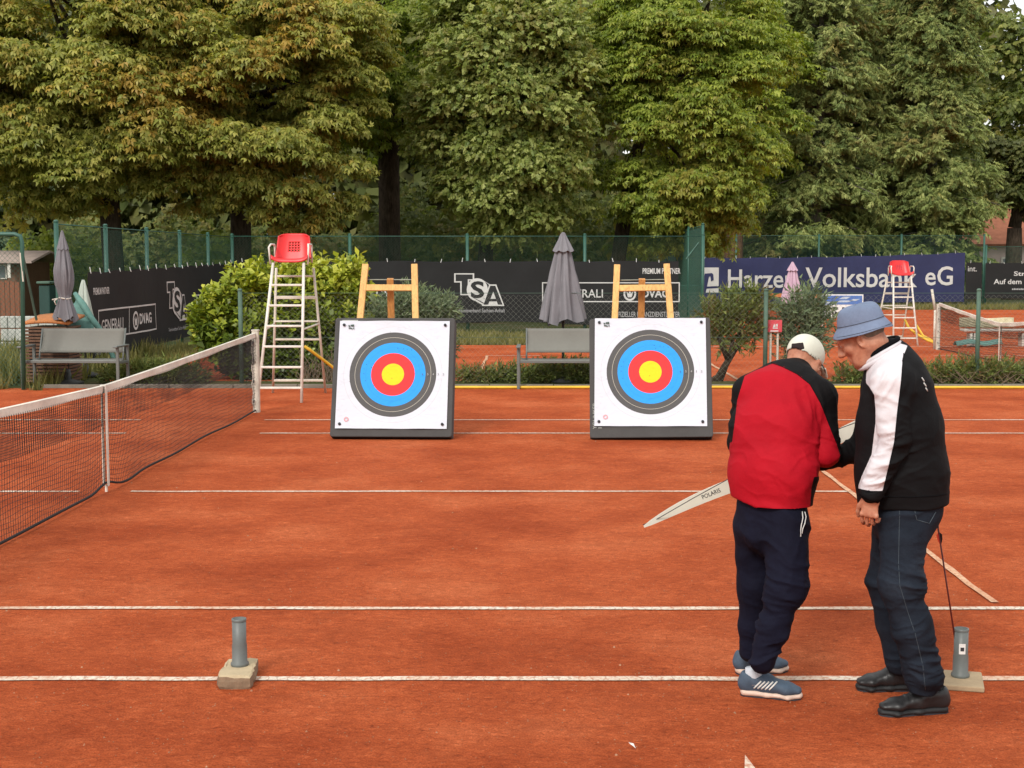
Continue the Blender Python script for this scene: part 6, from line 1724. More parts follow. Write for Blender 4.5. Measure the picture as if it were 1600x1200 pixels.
M['shoe_sole'] = make_mat('cream_rubber_sole', (0.62, 0.47, 0.38), 0.6, 0.15, 14, 0.15, 60)
M['shoe_dark'] = make_mat('dark_rubber', (0.03, 0.033, 0.04), 0.6, 0.2, 14, 0.2, 60)
M['shoe_black'] = make_mat('black_leather_shoe', (0.017, 0.017, 0.018), 0.42, 0.3, 14, 0.35, 50, 0.004)
M['sock'] = make_mat('pale_sock', (0.48, 0.50, 0.54), 0.9, 0.12, 30, 0.4, 150, 0.002)
M['lace'] = make_mat('white_cord', (0.62, 0.62, 0.60), 0.8, 0.1, 40, 0)
M['stitch'] = make_mat('pale_blue_stitching', (0.055, 0.075, 0.09), 0.85, 0.3, 40, 0)
M['collar_white'] = make_mat('white_collar_cloth', (0.60, 0.58, 0.61), 0.85, 0.08, 20, 0.2, 200, 0.002)
M['seam_black'] = make_mat('black_thread', (0.004, 0.004, 0.005), 0.9, 0.1, 20, 0, spec=0.1)
M['black_sole'] = make_mat('black_rubber_sole', (0.013, 0.014, 0.015), 0.65, 0.3, 14, 0.2, 60)
M['eye'] = make_mat('eye', (0.45, 0.40, 0.36), 0.2, 0.1, 90, 0)

def head_prims(Fd, c, f, u, neck_base, neck_r=0.062, scale=1.0):
    f = unit(np.array(f, float)); u = np.array(u, float); u = unit(u - f * u.dot(f)); r = np.cross(f, u)
    S = scale
    def P(rr, ff, uu): return c + (r * rr + f * ff + u * uu) * S
    Fd.ell(P(0, -.012, .035), (r, f, u), (.077 * S, .098 * S, .088 * S), 0.02)
    Fd.ell(P(0, .026, -.035), (r, f, u), (.062 * S, .070 * S, .085 * S), 0.03)
    Fd.seg(P(-.030, .045, -.088), P(.030, .045, -.088), .026 * S, .026 * S, u, 0.03)
    Fd.seg(P(-.010, .072, -.100), P(.010, .072, -.100), .020 * S, .020 * S, u, 0.018)                 # chin
    for sx in (-1, 1):
        Fd.seg(P(sx * .058, -.005, -.045), P(sx * .036, .050, -.088), .022 * S, .022 * S, u, 0.03)     # jaw line
        Fd.ell(P(sx * .044, .064, -.020), (r, f, u), (.022 * S, .018 * S, .018 * S), 0.025)            # cheekbone
        Fd.ell(P(sx * .031, .097, .014), (r, f, u), (.018 * S, .014 * S, .012 * S), 0.012, 'sub')      # eye socket
        Fd.ell(P(sx * .031, .082, .013), (r, f, u), (.014 * S, .013 * S, .010 * S), 0.006)             # lids
        Fd.seg(P(sx * .014, .094, .033), P(sx * .046, .080, .033), .010 * S, .008 * S, u, 0.014)       # brow
        Fd.ell(P(sx * .084, -.006, -.012), (r + sx * -0.35 * f, f, u), (.010 * S, .021 * S, .034 * S), 0.006)  # ear
        Fd.ell(P(sx * .094, .000, -.010), (r, f, u), (.008 * S, .010 * S, .018 * S), 0.005, 'sub')
        Fd.ell(P(sx * .010, .104, -.030), (r, f, u), (.009 * S, .011 * S, .008 * S), 0.008)            # nostril wing
    Fd.seg(P(0, .092, .026), P(0, .117, -.022), .010 * S, .013 * S, r, 0.012)                          # nose
    Fd.ell(P(0, .118, -.024), (r, f, u), (.011 * S, .010 * S, .010 * S), 0.010)
    Fd.seg(P(-.020, .090, -.056), P(.020, .090, -.056), .008 * S, .008 * S, u, 0.010)                  # lips
    Fd.seg(P(-.017, .088, -.069), P(.017, .088, -.069), .008 * S, .008 * S, u, 0.010)
    Fd.seg(P(-.022, .1005, -.0625), P(.022, .1005, -.0625), .0035 * S, .0035 * S, u, 0.004, 'sub')
    Fd.seg(P(0, -.030, -.055), neck_base, neck_r, neck_r * 1.12, r, 0.04)
    return P, r, f, u
def hand_prims(Fd, wrist, d, n, thumb_side, curl=(0.5, 0.7, 0.5), S=1.0, spread=0.02):
    """d along the hand, n out of its back; thumb_side +1/-1 picks the side of the palm"""
    d = unit(np.array(d, float)); n = np.array(n, float); n = unit(n - d * n.dot(d)); s = np.cross(d, n) * thumb_side
    Fd.seg(wrist - d * 0.05 * S, wrist + d * 0.015 * S, (.030 * S, .023 * S), (.031 * S, .020 * S), s, 0.02)
    Fd.seg(wrist + d * 0.015 * S, wrist + d * 0.078 * S, (.032 * S, .017 * S), (.040 * S, .014 * S), s, 0.015)
    L = ((.044, .027, .022), (.049, .030, .023), (.045, .028, .022), (.036, .021, .019))
    for i, off in enumerate((.033, .011, -.011, -.032)):
        p = wrist + d * (0.082 - 0.004 * abs(i - 1.3)) * S + s * off * S
        ang = 0.0; dd = d + s * (off * spread * 30)
        for k in range(3):
            ang += curl[k] * (1 + 0.12 * (i - 1))
            v = unit(unit(dd) * math.cos(ang) - n * math.sin(ang)); q = p + v * L[i][k] * S
            Fd.seg(p, q, (.0090 - .0010 * k) * S, (.0080 - .0010 * k) * S, None, 0.002); p = q
        Fd.ell(wrist + d * 0.082 * S + s * off * S + n * 0.006 * S, (s, d, n), (.009 * S, .010 * S, .008 * S), 0.006)
    p = wrist + d * 0.018 * S + s * 0.026 * S
    q = p + unit(d * 0.75 + s * 0.62 - n * 0.25) * 0.042 * S; Fd.seg(p, q, .0155 * S, .0115 * S, None, 0.012)
    q2 = q + unit(d * 0.95 + s * 0.20 - n * 0.35) * 0.031 * S; Fd.seg(q, q2, .0112 * S, .0098 * S, None, 0.004)
    q3 = q2 + unit(d * 0.95 - s * 0.05 - n * 0.45) * 0.024 * S; Fd.seg(q2, q3, .0098 * S, .0082 * S, None, 0.004)
def shoe(parent, heel, toe, mats, hz=0.0, width=0.047, high=0.085, sock=None):
    """heel, toe: ground points (x, y)"""
    h_, t_ = np.array([heel[0], heel[1], 0.0]), np.array([toe[0], toe[1], 0.0])
    L = np.linalg.norm(t_ - h_); d = (t_ - h_) / L; s = np.array([-d[1], d[0], 0.0]); U = np.array([0, 0, 1.0])
    lo, hi = np.minimum(h_, t_) - 0.12, np.maximum(h_, t_) + 0.12; lo[2], hi[2] = -0.02, 0.24
    Fd = Field(lo, hi, 0.0045)
    P = lambda a, b, c: h_ + d * a * L + s * b + U * c
    Fd.seg(P(.13, 0, .055), P(.45, 0, .058), (.036, .040), (.041, .038), s, 0.03)
    Fd.seg(P(.45, 0, .055), P(.74, 0, .044), (.041, .034), (width - .002, .024), s, 0.03)
    Fd.seg(P(.74, 0, .044), P(.90, 0, .040), (width - .002, .023), (.032, .017), s, 0.03)
    Fd.seg(P(.12, 0, .06), P(.15, 0, high), (.034, .034), (.034, .036), s, 0.03)
    Fd.seg(P(.15, 0, high), P(.38, 0, high + .002), (.030, .022), (.031, .022), s, 0.03)
    Fd.seg(P(.38, 0, high - .004), P(.62, 0, .062), (.026, .014), (.030, .012), s, 0.02)
    Fd.seg(P(.20, 0, high + .03), P(.27, 0, high + .03), .036, .036, s, 0.006, 'sub')
    up = finish('shoe_upper', Fd, mats[0], parent, [(P(.55, 0, .07), d, 0.02, 0.0015, 0.06)], 1, 3, 0.0008, keep=0.5)
    Fd = Field(lo, hi, 0.0045)
    Fd.seg(P(.10, 0, .020), P(.45, 0, .018), (.040, .022), (.040, .018), s, 0.02)
    Fd.seg(P(.45, 0, .018), P(.76, 0, .015), (.040, .018), (width + .002, .017), s, 0.02)
    Fd.seg(P(.76, 0, .015), P(.92, 0, .018), (width + .002, .017), (.030, .016), s, 0.02)
    Fd.plane(P(0, 0, .006), (0, 0, -1))
    sole = finish('shoe_sole', Fd, mats[1], up, None, 1, keep=0.4)
    mb = MB(); outl = [(0.035, .014), (0.08, .028), (.3, .033), (.5, .034), (.72, width - .004), (.86, .036), (.95, .014)]
    ring = [P(a, b, 0) for a, b in outl] + [P(a, -b, 0) for a, b in reversed(outl)]
    n = len(ring); V = [tuple(p + U * 0.0005) for p in ring] + [tuple(p + U * 0.0075) for p in ring]
    mb.add(V, [tuple(range(n))[::-1], tuple(range(n, 2 * n))] + [(i, (i + 1) % n, n + (i + 1) % n, n + i) for i in range(n)])
    mb.build('outsole', mats[2], up)
    # laces
    for k in range(4):
        a = .40 + .07 * k; zt = .098 - .008 * k - (.006 if k > 2 else 0)
        mb = MB(); mb.tube([P(a, -.026, zt - .018), P(a + .02, 0, zt + .001), P(a, .026, zt - .018)], .0032, 5); mb.build('lace', mats[3] if len(mats) > 3 else mats[2], up, True)
    return up, P

# ================================================================ man in the red jacket, back to the camera
g = ground(1195, 1075)
manR = empty('person', (g.x, g.y, 0), 'person in red and black jacket and cream cap bending over a bow', 'person')
SD = unit(np.array([0.80, -0.60, 0.0]))       # his right-hand side
hipR, kneeR, ankR = J(1229, 822, 6.34), J(1230, 915, 6.27), J(1191, 1034, 6.24)
hipL, kneeL, ankL = J(1182, 822, 6.50), J(1181, 915, 6.53), J(1172, 1018, 6.57)
tor = [J(1205, 800, 6.42), J(1206, 740, 6.43), J(1210, 672, 6.48), J(1218, 618, 6.55), J(1231, 598, 6.61), J(1243, 586, 6.65)]
shR, elR, wrR = J(1278, 620, 6.46), J(1288, 704, 6.42), J(1262, 690, 6.78)
shL, elL, wrL = J(1172, 614, 6.60), J(1156, 692, 6.70), J(1205, 715, 6.92)
hc = J(1256, 567, 6.74); hf, hu = (0.55, 0.62, -0.56), (0.40, 0.40, 0.82)
Fd = Field((1.02 - 0.32, 6.0, -0.02), (1.62, 7.25, 1.75), 0.0055)
P_, r_, f_, u_ = head_prims(Fd, hc, hf, hu, tor[4], 0.058)
for a, b, ra, rb in ((tor[0], tor[2], (.14, .10), (.15, .11)), (tor[2], tor[4], (.15, .11), (.10, .07))): Fd.seg(a, b, ra, rb, SD, 0.05)
for a, b, ra, rb in ((hipR, kneeR, .075, .052), (kneeR, ankR, .05, .035), (hipL, kneeL, .075, .052), (kneeL, ankL, .05, .035), (shR, elR, .045, .038), (elR, wrR, .038, .027), (shL, elL, .045, .038), (elL, wrL, .038, .027)): Fd.seg(a, b, ra, rb, None, 0.03)
Fd.seg(shR, shL, .05, .05, None, 0.05); Fd.seg(hipR, hipL, .09, .09, None, 0.05)
hand_prims(Fd, wrR, (-0.35, 0.9, 0.1), (0.7, 0.3, 0.5), -1, (0.7, 0.9, 0.6))
hand_prims(Fd, wrL, (0.5, 0.8, 0.1), (-0.6, 0.4, 0.6), 1, (0.7, 0.9, 0.6))
finish('body', Fd, M['skin'], manR, None, 0, keep=0.3)
# cap: crown, band and peak
Fd = Field(tuple(hc - 0.22), tuple(hc + 0.22), 0.0036)
cc = P_(0, -.012, .042)
Fd.ell(cc, (r_, f_, u_), (.086, .108, .092), 0.01)
Fd.plane(P_(0, 0, .006), -u_ + 0.12 * f_)
Fp = [P_(x, .075 + .085 * math.sqrt(max(0, 1 - (x / .085) ** 2)), .018 - 2.0 * x * x) for x in np.linspace(-.078, .078, 9)]
for x in np.linspace(-.07, .07, 11):
    Fd.seg(P_(x, .07, .022 - 1.2 * x * x), P_(x * .9, .085 + .075 * math.sqrt(max(0, 1 - (x / .078) ** 2)), .010 - 2.2 * x * x), (.012, .0045), (.012, .004), r_, 0.008)
Fd.ell(P_(0, -.012, .024), (r_, f_, u_), (.0785, .100, .088), 0.004, 'sub')
capo = finish('cap', Fd, M['cap'], manR, None, 0, attrs=lambda V, F: {'pattern': poly_sd(*to_px(V), [(1237, 537), (1255, 535), (1257, 545), (1250, 547), (1236, 547)]) + np.where(V[:, 1] > hc[1], 50, 0)}, keep=0.6)
# glasses arm
mb = MB(); mb.tube([P_(.083, -.01, .012), P_(.083, .05, .010), P_(.070, .100, .006)], .003, 5); mb.build('glasses', M['pin'], manR)
# trousers
Fd = Field((0.70, 5.98, 0.02), (1.42, 6.9, 1.05), 0.006)
Fd.seg(J(1206, 790, 6.42), J(1206, 822, 6.42), (.165, .13), (.165, .135), SD, 0.03)
kR, kL = lerp3(hipR, kneeR, .5), lerp3(hipL, kneeL, .5)
Fd.seg(hipR, kneeR, (.098, .104), (.076, .080), SD, 0.04); Fd.seg(kneeR, lerp3(kneeR, ankR, .6), (.076, .080), (.063, .070), SD, 0.05); Fd.seg(lerp3(kneeR, ankR, .6), ankR, (.064, .072), (.056, .058), SD, 0.03)
Fd.seg(hipL, kneeL, (.096, .105), (.074, .082), SD, 0.04); Fd.seg(kneeL, lerp3(kneeL, ankL, .6), (.074, .082), (.060, .068), SD, 0.05); Fd.seg(lerp3(kneeL, ankL, .6), ankL, (.060, .068), (.050, .052), SD, 0.03)
trR = finish('trousers', Fd, M['navy_cloth'], manR, [
    (J(1225, 850, 6.25), (0.5, 0, 0.8), .07, .006, .16), (kneeR + np.array([0, -.06, 0]), (0.2, 0, 1), .055, .004, .13), (J(1190, 940, 6.3), (0.35, 0, 1), .05, .005, .14),
    (J(1200, 1010, 6.2), (-.3, 0, 1), .042, .008, .12), (J(1175, 1030, 6.4), (.2, 0, 1), .035, .007, .10), (J(1175, 860, 6.4), (1, 0, 0.25), .08, .006, .2), (J(1245, 880, 6.25), (1, 0, -0.1), .09, .005, .2)], 1, 5, .0012, keep=0.5)
# jacket
Fd = Field((0.66, 5.98, 0.88), (1.66, 7.10, 1.70), 0.006)
W = [(.185, .150), (.196, .162), (.200, .160), (.188, .130), (.140, .095), (.078, .070)]
for i in range(5): Fd.seg(tor[i], tor[i + 1], W[i], W[i + 1], SD, 0.05)
mR = lerp3(shR, elR, .35); Fd.seg(shR, mR, (.074, .076), (.071, .074), None, 0.03); Fd.seg(mR, elR, (.071, .074), (.066, .070), None, 0.008); Fd.seg(elR, wrR, .068, .046, None, 0.010)
mL = lerp3(shL, elL, .35); Fd.seg(shL, mL, (.066, .070), (.062, .066), None, 0.03); Fd.seg(mL, elL, (.062, .066), (.058, .060), None, 0.010); Fd.seg(elL, wrL, .058, .044, None, 0.01)
Fd.seg(tor[4], shR, .080, .070, None, 0.06); Fd.seg(tor[4], shL, .075, .065, None, 0.06)
Fd.seg(tor[4], lerp3(tor[5], hc, .25), .078, .068, SD, 0.02)
Fd.seg(lerp3(tor[4], hc, .30), lerp3(tor[5], hc, .55), .055, .066, SD, 0.01, 'sub')
hn = np.array([0.26, 0.0, -1.0]) * 1.0
Fd.plane(J(1204, 794, 6.42), (-0.30, 0, -1))
def patR(V, F):
    px, py = to_px(V)
    red = poly_sd(px, py, [(1164, 586), (1178, 577), (1203, 565.5), (1222, 572), (1246, 584), (1266, 600), (1282, 628), (1296, 664), (1306, 690), (1313, 712), (1300, 745), (1272, 745), (1268, 762), (1264, 820), (1120, 820), (1128, 700), (1144, 690), (1148, 660), (1152, 625)])
    back = V[:, 1] > tor[2][1] + 0.10
    return {'pattern': np.where(back, np.maximum(red, 6.0), red)}
jR = finish('jacket', Fd, M['red_jacket'], manR, [
    (J(1250, 690, 6.35), (0.55, 0, -1), .075, .0055, .15), (J(1180, 700, 6.4), (-.45, 0, -1), .085, .0045, .17), (J(1200, 770, 6.35), (0.25, 0, 1), .06, .004, .14), (J(1270, 640, 6.4), (-1, 0, -.25), .05, .006, .09),
    (J(1245, 760, 6.3), (.8, 0, .5), .06, .005, .12), (elR + np.array([0, -.05, 0.0]), (0.4, 0, 1), .045, .007, .10), (J(1152, 660, 6.6), (.3, 0, 1), .045, .005, .10), (J(1260, 600, 6.5), (-.7, 0, 1), .06, .004, .1)], 1, 8, .0014, patR, keep=0.6)
bv = bvh_of(trR)
mb = MB(); pts = [J(1256, 797, 6.23), J(1260, 808, 6.225), J(1258, 822, 6.225), J(1252, 830, 6.225), J(1252, 838, 6.23)]
q = [onto(bv, *p, .005) for p in ((1256, 800), (1258, 808), (1256, 818), (1253, 826), (1252, 834))]
q2 = [onto(bv, *p, .006) for p in ((1252, 800), (1253, 810), (1251, 820), (1250, 828), (1250, 839))]
for Q in (q, q2):
    Q = [p for p in Q if p is not None]
    if len(Q) > 2: mb.tube(Q, .0023, 6)
if mb.v: mb.build('drawstring', M['lace'], manR, True)
bvj = bvh_of(jR)
trace('seam', bvj, [(1205, 567), (1222, 573), (1246, 585), (1266, 601), (1282, 629), (1296, 665), (1306, 690)], .0022, M['seam_black'], manR)
# shoes
hl, to = ground(1154, 1085), ground(1257, 1093)
sR, PR = shoe(manR, (hl.x, hl.y), (to.x, to.y), (M['shoe_blue'], M['shoe_sole'], M['shoe_dark'], M['shoe_blue']))
for k in range(5):
    a0, a1 = .25 + .058 * k, .36 + .058 * k
    bsh = bvh_of(sR) if k == 0 else bsh
    Q = []
    for j in range(5):
        w_ = PR(a0 + (a1 - a0) * j / 4, 0, .044 + .036 * j / 4); w2 = PR(a0 + (a1 - a0) * j / 4, -.2, .060 + .036 * j / 4)
        hit = bsh.ray_cast(Vector(w2), (Vector(w_) - Vector(w2)).normalized())
        if hit[0] is not None: Q.append(hit[0] + hit[1] * .001)
    mb = MB(); mb.tube(Q, .0038, 6); mb.build('stripe', M['tie_white'], sR, True)
mb = MB(); sk = PR(.26, 0, .07); mb.tube([tuple(PR(.24, 0, .06)), tuple(PR(.23, 0, .13))], [.043, .040], 16); mb.build('sock', M['sock'], manR, True)
hl, to = ground(1147, 1053), ground(1234, 1048)
shoe(manR, (hl.x, hl.y), (to.x, to.y), (M['shoe_blue'], M['shoe_sole'], M['shoe_dark'], M['shoe_blue']))

# ================================================================ man with the blue hat, seen from his left
g = ground(1430, 1100)
manB = empty('person', (g.x, g.y, 0), 'person in blue bucket hat, black and white jacket and jeans facing left', 'person')
SB = np.array([0.0, 1.0, 0.0])
torB = [J(1411, 782, 6.2), J(1408, 735, 6.2), J(1404, 665, 6.2), J(1402, 608, 6.2), J(1396, 578, 6.2), J(1388, 556, 6.21)]
hipN, kneeN, shinN, ankN = J(1413, 812, 6.10), J(1407, 912, 6.04), J(1424, 975, 6.04), J(1444, 1060, 6.06)
hipF, kneeF, ankF = J(1401, 812, 6.32), J(1384, 908, 6.37), J(1407, 1034, 6.38)
shN, elN, wrN = J(1394, 598, 6.03), J(1398, 690, 5.99), J(1362, 770, 6.01)
shF, elF, wrF = J(1376, 604, 6.40), J(1350, 700, 6.52), J(1283, 722, 6.62)
hcB = J(1346, 527, 6.21); hfB, huB = (-0.80, 0.30, -0.53), (-0.52, 0.14, 0.84)
Fd = Field((1.05, 5.85, -0.02), (1.98, 6.85, 1.82), 0.005)
PB, rB, fB, uB = head_prims(Fd, hcB, hfB, huB, torB[4] + np.array([0.01, 0, 0.0]), 0.060)
for a, b, ra, rb in ((torB[0], torB[2], (.15, .11), (.16, .11)), (torB[2], torB[4], (.16, .11), (.10, .07))): Fd.seg(a, b, ra, rb, SB, 0.05)
for a, b, ra, rb in ((hipN, kneeN, .075, .052), (kneeN, ankN, .05, .035), (hipF, kneeF, .075, .052), (kneeF, ankF, .05, .035), (shN, elN, .045, .038), (elN, wrN, .038, .027), (shF, elF, .045, .038), (elF, wrF, .038, .027)): Fd.seg(a, b, ra, rb, None, 0.03)
Fd.seg(shN, shF, .05, .05, None, 0.05); Fd.seg(hipN, hipF, .09, .09, None, 0.05)
hand_prims(Fd, wrN + np.array([0, 0, -.018]), (-0.10, 0.03, -1), (-0.50, -0.86, 0.0), 1, (0.45, 0.70, 0.55), 0.98)
hand_prims(Fd, wrF, (-0.9, 0.25, -0.1), (0.2, 0.4, 0.9), 1, (0.7, 0.9, 0.6))
finish('body', Fd, M['skin'], manB, None, 0, keep=0.35)
for sx in (-1, 1):
    mb = MB(); q = PB(sx * .031, .0875, .012); mb.lathe([(0.0015, -.009), (.006, -.007), (.009, 0), (.006, .007), (.0015, .009)], q, 10); mb.build('eye', M['eye'], manB, True)
# hair and hat
Fd = Field(tuple(hcB - 0.2), tuple(hcB + 0.2), 0.005)
Fd.ell(PB(0, -.020, .022), (rB, fB, uB), (.080, .096, .080), 0.01)
Fd.ell(PB(0, .078, .0), (rB, fB, uB), (.12, .080, .16), 0.004, 'sub')
for sx in (-1, 1): Fd.ell(PB(sx * .085, .004, -.012), (rB, fB, uB), (.03, .032, .042), 0.004, 'sub')
Fd.plane(PB(0, 0, -.020), -uB + 0.30 * fB)
finish('hair', Fd, M['hair'], manB, None, 0)
# bucket hat: lofted crown and sloping brim about its own tilted axis
hu2 = unit(np.array([-0.26, 0.02, 0.96])); hr2 = unit(np.cross(np.array([-1.0, 0.1, -0.25]), hu2)); hf2 = np.cross(hu2, hr2)
brim_c = np.array(J(1346, 507, 6.21))
def hat_pt(a, rf, rs, z, wob=0.0):
    p = brim_c + hf2 * (rf * math.cos(a)) + hr2 * (rs * math.sin(a)) + hu2 * z
    return tuple(p + hu2 * wob * (math.sin(3 * a + 1) + 0.6 * math.sin(5 * a)))
prof = [(.132, .122, -.034), (.122, .112, -.017), (.110, .100, .002), (.105, .095, .008), (.104, .094, .011), (.102, .092, .030), (.095, .086, .054), (.084, .076, .074), (.069, .062, .084), (.042, .038, .089), (.004, .004, .090)]
n = 48; V = []; Fc = []
for i, (a_, b_, z_) in enumerate(prof):
    for k in range(n):
        t = 2 * math.pi * k / n
        crease = 1 + 0.012 * math.sin(7 * t + z_ * 60) * (1 if i > 4 else 0.3)
        V.append(hat_pt(t, a_ * crease * (1.03 if i < 2 and math.cos(t) > 0 else 1), b_ * crease, z_ + (0.004 * math.sin(4 * t + 2) if i > 5 else 0), 0.003 if i < 2 else 0.0))
for i in range(len(prof) - 1):
    for k in range(n): Fc.append((i * n + k, (i + 1) * n + k, (i + 1) * n + (k + 1) % n, i * n + (k + 1) % n))
mb = MB(); mb.add(V, Fc); hat = mb.build('bucket_hat', [M['hat_blue'], M['hat_under']], manB, True)
md = hat.modifiers.new('solid', 'SOLIDIFY'); md.thickness = 0.004; md.offset = -1; md.material_offset = 1; md.material_offset_rim = 0
md = hat.modifiers.new('sub', 'SUBSURF'); md.levels = md.render_levels = 1
for (rf, rs, z) in ((.1055, .0955, .012), (.1275, .1175, -.0265)):
    mb = MB(); mb.tube([hat_pt(2 * math.pi * k / 48, rf, rs, z + 0.002) for k in range(48)], .0011, 5, closed=True); mb.build('hat_seam', M['hat_under'], manB, True)
# jeans
Fd = Field((1.30, 5.85, 0.02), (2.0, 6.62, 1.06), 0.006)
Fd.seg(J(1416, 780, 6.2), J(1412, 806, 6.2), (.175, .150), (.180, .140), SB, 0.04)
Fd.ell(J(1437, 796, 6.2), ((1, 0, 0), (0, 1, 0), (0, 0, 1)), (.085, .14, .075), 0.05)
def leg(h, k, s_, a, r):
    Fd.seg(h, k, r[0], r[1], SB, 0.04); Fd.seg(k, s_, r[1], r[2], SB, 0.05); Fd.seg(s_, a, r[2], r[3], SB, 0.04)
leg(hipN, kneeN, shinN, ankN, ((.096, .108), (.076, .086), (.074, .080), (.078, .084)))
leg(hipF, kneeF, lerp3(kneeF, ankF, .5), ankF, ((.093, .105), (.072, .078), (.068, .072), (.066, .070)))
jeB = finish('jeans', Fd, M['denim'], manB, [
    (kneeN + np.array([.02, -.06, 0]), (0.15, 0, 1), .045, .004, .12), (J(1440, 905, 6.0), (.3, 0, 1), .035, .006, .09), (J(1448, 1050, 5.98), (.15, 0, 1), .034, .009, .10), (J(1400, 1040, 6.2), (-.2, 0, 1), .034, .008, .10),
    (J(1415, 830, 6.0), (-.3, 0, 1), .05, .005, .11), (J(1380, 850, 6.2), (.5, 0, 1), .05, .006, .10), (J(1430, 985, 5.98), (-.4, 0, 1), .05, .006, .12), (J(1375, 930, 6.3), (.2, 0, 1), .04, .006, .10)], 1, 12, .0012, keep=0.5)
bj = bvh_of(jeB)
trace('seam', bj, [(1406, 790), (1405, 830), (1404, 880), (1406, 915), (1418, 955), (1430, 990), (1442, 1040), (1446, 1078)], .0013, M['stitch'], manB, .0003)
trace('pocket_seam', bj, [(1428, 792), (1432, 812), (1452, 818), (1462, 800)], .0018, M['stitch'], manB)
# jacket
Fd = Field((1.05, 5.84, 0.88), (2.0, 6.85, 1.80), 0.006)
WB = [(.200, .198), (.206, .192), (.212, .176), (.198, .142), (.150, .108), (.085, .078)]
for i in range(5): Fd.seg(torB[i], torB[i + 1], WB[i], WB[i + 1], SB, 0.05)
mN = lerp3(shN, elN, .35); Fd.seg(shN, mN, (.074, .078), (.070, .074), None, 0.03); Fd.seg(mN, elN, (.070, .074), (.063, .067), None, 0.008); Fd.seg(elN, wrN, .063, .047, None, 0.010)
Fd.seg(shF, elF, .075, .064, None, 0.035); Fd.seg(elF, wrF, .064, .040, None, 0.03)
Fd.seg(torB[4], shN, .080, .074, None, 0.06); Fd.seg(torB[4], shF, .080, .074, None, 0.06)
Fd.seg(torB[4] + np.array([.01, 0, -.01]), torB[5] + np.array([.028, 0, -.012]), .084, .078, SB, 0.02)
Fd.seg(lerp3(torB[4], hcB, .25), lerp3(torB[5], hcB, .9), .058, .090, SB, 0.008, 'sub')
Fd.plane(J(1410, 786, 6.2), (0.03, 0, -1))
wr_cut = wrN + np.array([-.003, 0, -.012])
def patB(V, F):
    px, py = to_px(V)
    w = poly_sd(px, py, [(1340, 558), (1372, 546), (1398, 534), (1418, 540), (1410, 560), (1408, 595), (1402, 640), (1397, 690), (1388, 730), (1379, 767), (1360, 767), (1340, 763), (1346, 745), (1362, 710), (1368, 660), (1368, 640), (1366, 617), (1358, 604), (1353, 598)])
    return {'pattern': np.where(V[:, 1] > 6.17, 5.0, w)}
jB = finish('jacket', Fd, M['bw_jacket'], manB, [
    (elN + np.array([0, -.06, -.03]), (-.3, 0, 1), .04, .007, .10), (J(1365, 745, 5.96), (-.4, 0, 1), .035, .007, .09), (J(1440, 700, 6.1), (.6, 0, .8), .10, .005, .18), (J(1375, 595, 6.0), (-.9, 0, .4), .04, .006, .07),
    (J(1430, 620, 6.0), (1, 0, -.6), .08, .004, .13), (J(1440, 765, 6.1), (.1, 0, 1), .06, .004, .12), (J(1390, 650, 5.95), (.3, 0, 1), .06, .004, .10), (J(1310, 718, 6.55), (1, 0, 0.3), .04, .005, .1)], 1, 17, .0013, patB, keep=0.6)
bb = bvh_of(jB)
fr_, bk_ = J(1350, 560, 6.21), J(1400, 530, 6.21); cm_ = (fr_ + bk_) / 2; hx_ = (bk_ - fr_) / 2
for (dz, rr_, m_, nm) in ((0.008, .011, M['seam_black'], 'collar_edge'), (-.012, .010, M['collar_white'], 'collar'), (-.028, .012, M['collar_white'], 'collar')):
    mb = MB(); mb.tube([tuple(cm_ + hx_ * 1.12 * (1 + (-dz) * 4) * math.cos(t) + np.array([0, .092 * (1 + (-dz) * 4) * math.sin(t), dz - .006 * math.cos(2 * t)])) for t in [2 * math.pi * i / 40 for i in range(40)]], rr_, 8, closed=True); mb.build(nm, m_, manB, True)
trace('hem_seam', bb, [(1380, 776), (1420, 777), (1460, 775), (1478, 772)], .0022, M['seam_black'], manB)
trace('sleeve_seam', bb, [(1412, 552), (1410, 575), (1408, 597), (1403, 642), (1398, 690), (1388, 732), (1380, 766)], .002, M['seam_black'], manB)
# small white print on the back
for (x0, y0, x1, y1) in ((1440, 590, 1444, 596), (1443, 598, 1447, 604), (1446, 606, 1449, 611)): trace('back_print', bb, [(x0, y0), (x1, y1)], .003, M['print_white'], manB, .001, 2)
mb = MB(); q = wrN + np.array([.002, 0, -.004]); dcf = unit(wrN - elN)
mb.tube([tuple(wrN - dcf * .012), tuple(wrN + dcf * .028)], [.0495, .046], 20); mb.build('cuff', M['seam_black'], manB, True)
hl, to = ground(1484, 1112), ground(1368, 1118)
shoe(manB, (hl.x, hl.y), (to.x, to.y), (M['shoe_black'], M['black_sole'], M['shoe_dark'], M['shoe_dark']), high=0.09)
hl, to = ground(1432, 1078), ground(1334, 1078)
shoe(manB, (hl.x, hl.y), (to.x, to.y), (M['shoe_black'], M['black_sole'], M['shoe_dark'], M['shoe_dark']), high=0.09)

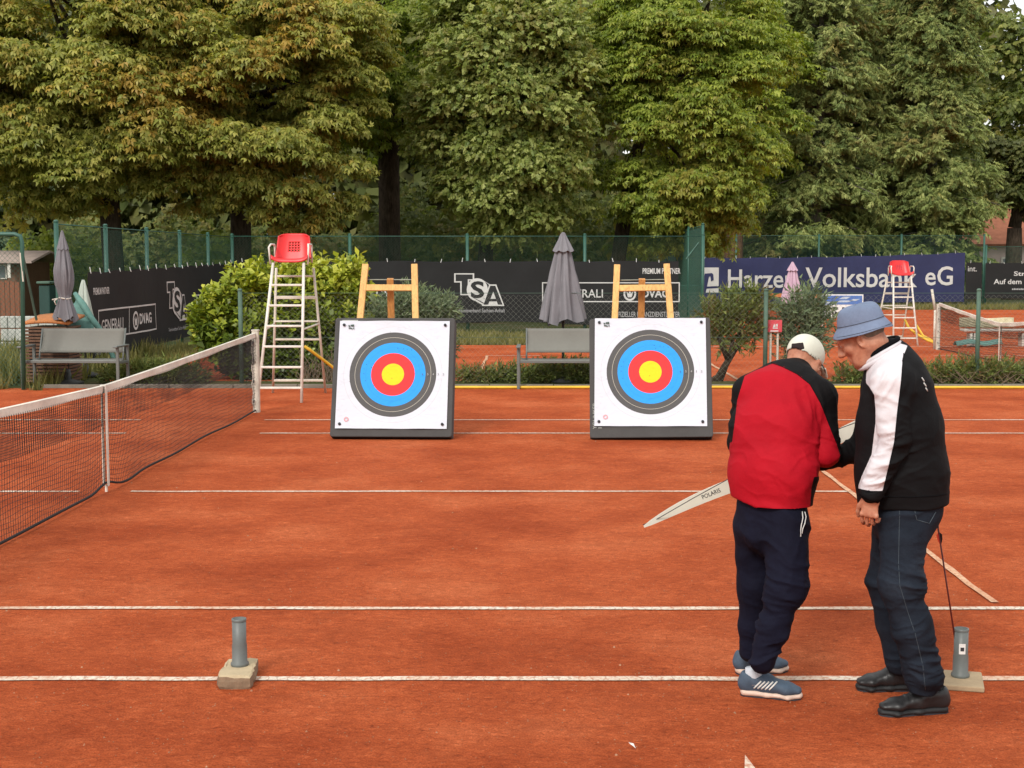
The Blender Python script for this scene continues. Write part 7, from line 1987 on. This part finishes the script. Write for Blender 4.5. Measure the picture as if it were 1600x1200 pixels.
# ================================================================ the bow between them
bow = empty('recurve_bow', (0.8, 6.9, 0), 'white recurve bow held slanting behind the red jacket', 'bow')
M['limb'] = make_mat('white_bow_limb', (0.66, 0.66, 0.56), 0.35, 0.06, 4, 0.03, 40)
M['riser'] = make_mat('dark_wood_riser', (0.10, 0.045, 0.025), 0.4, 0.3, 8, 0.1, 40)
YBW = 6.92
tipA, inA = Vector(J(1004, 820, YBW - .06)[:]), Vector(J(1180, 745, YBW)[:])
tipB, inB = Vector(J(1432, 628, YBW + .03)[:]), Vector(J(1300, 688, YBW)[:])
axis = (tipB - tipA).normalized(); out = Vector((0, 0, 1)).cross(axis).normalized()      # belly direction, roughly away from the camera
wide = axis.cross(out).normalized()
def limb_mesh(root_p, tip, wr):
    V, F = [], []; n = 16
    for i in range(n + 1):
        t = i / n; c = root_p.lerp(tip, t) + out * (0.05 * math.sin(math.pi * t) - 0.05 * t ** 3)
        w = wr * (1 - 0.28 * t - 0.55 * t ** 4) if t < 1 else wr * 0.12
        th = 0.0035
        for sx, sy in ((-1, -1), (1, -1), (1, 1), (-1, 1)): V.append(c + wide * (w * sx) + out * (th * sy))
    for i in range(n):
        for k in range(4): F.append((4 * i + k, 4 * i + (k + 1) % 4, 4 * i + 4 + (k + 1) % 4, 4 * i + 4 + k))
    F.append((3, 2, 1, 0)); F.append((4 * n, 4 * n + 1, 4 * n + 2, 4 * n + 3))
    mb = MB(); mb.add(V, F); return mb
limb_mesh(inA, tipA, 0.036).build('limb', M['limb'], bow); limb_mesh(inB, tipB, 0.036).build('limb', M['limb'], bow)
mb = MB(); mb.tube([inA, inA.lerp(inB, .2) + out * .02, inA.lerp(inB, .42) - out * .03, inA.lerp(inB, .58) - out * .03, inA.lerp(inB, .8) + out * .02, inB], [.022, .026, .020, .019, .026, .022], 10); mb.build('riser', M['riser'], bow, True)
st = [tipA - out * .012 + wide * 0.002]
st += [tipA.lerp(inA, .10) - out * .016, tipA.lerp(inA, .45) - out * 0.05 + wide * .034, tipA.lerp(inA, .8) - out * 0.08 + wide * .062, inA.lerp(inB, .5) - out * .14 + wide * .09, tipB.lerp(inB, .55) - out * 0.06 + wide * .04, tipB - out * .012]
mb = MB(); mb.tube(st, .0022, 5); mb.build('string', M['pin'], bow, True)
Vt, Ft = text_data('POLARIS', 1.0, 0.01); mn, mx = Vt.min(0), Vt.max(0)
ta, tb = Vector(J(1100, 783, YBW - .02)[:]), Vector(J(1127, 770, YBW - .01)[:])
def limb_c(t): return inA.lerp(tipA, t) + out * (0.05 * math.sin(math.pi * t) - 0.05 * t ** 3)
V2 = []
for v in Vt:
    a = (v[0] - mn[0]) / (mx[0] - mn[0]); b = (v[1] - mn[1]) / (mx[1] - mn[1]); t = 0.46 - 0.16 * a
    V2.append((limb_c(t) - out * 0.0045 + wide * (0.022 * (b - 0.5)))[:])
me = bpy.data.meshes.new('lettering'); me.from_pydata(V2, [], Ft); me.update(); link('lettering', me, M['pin'], bow)
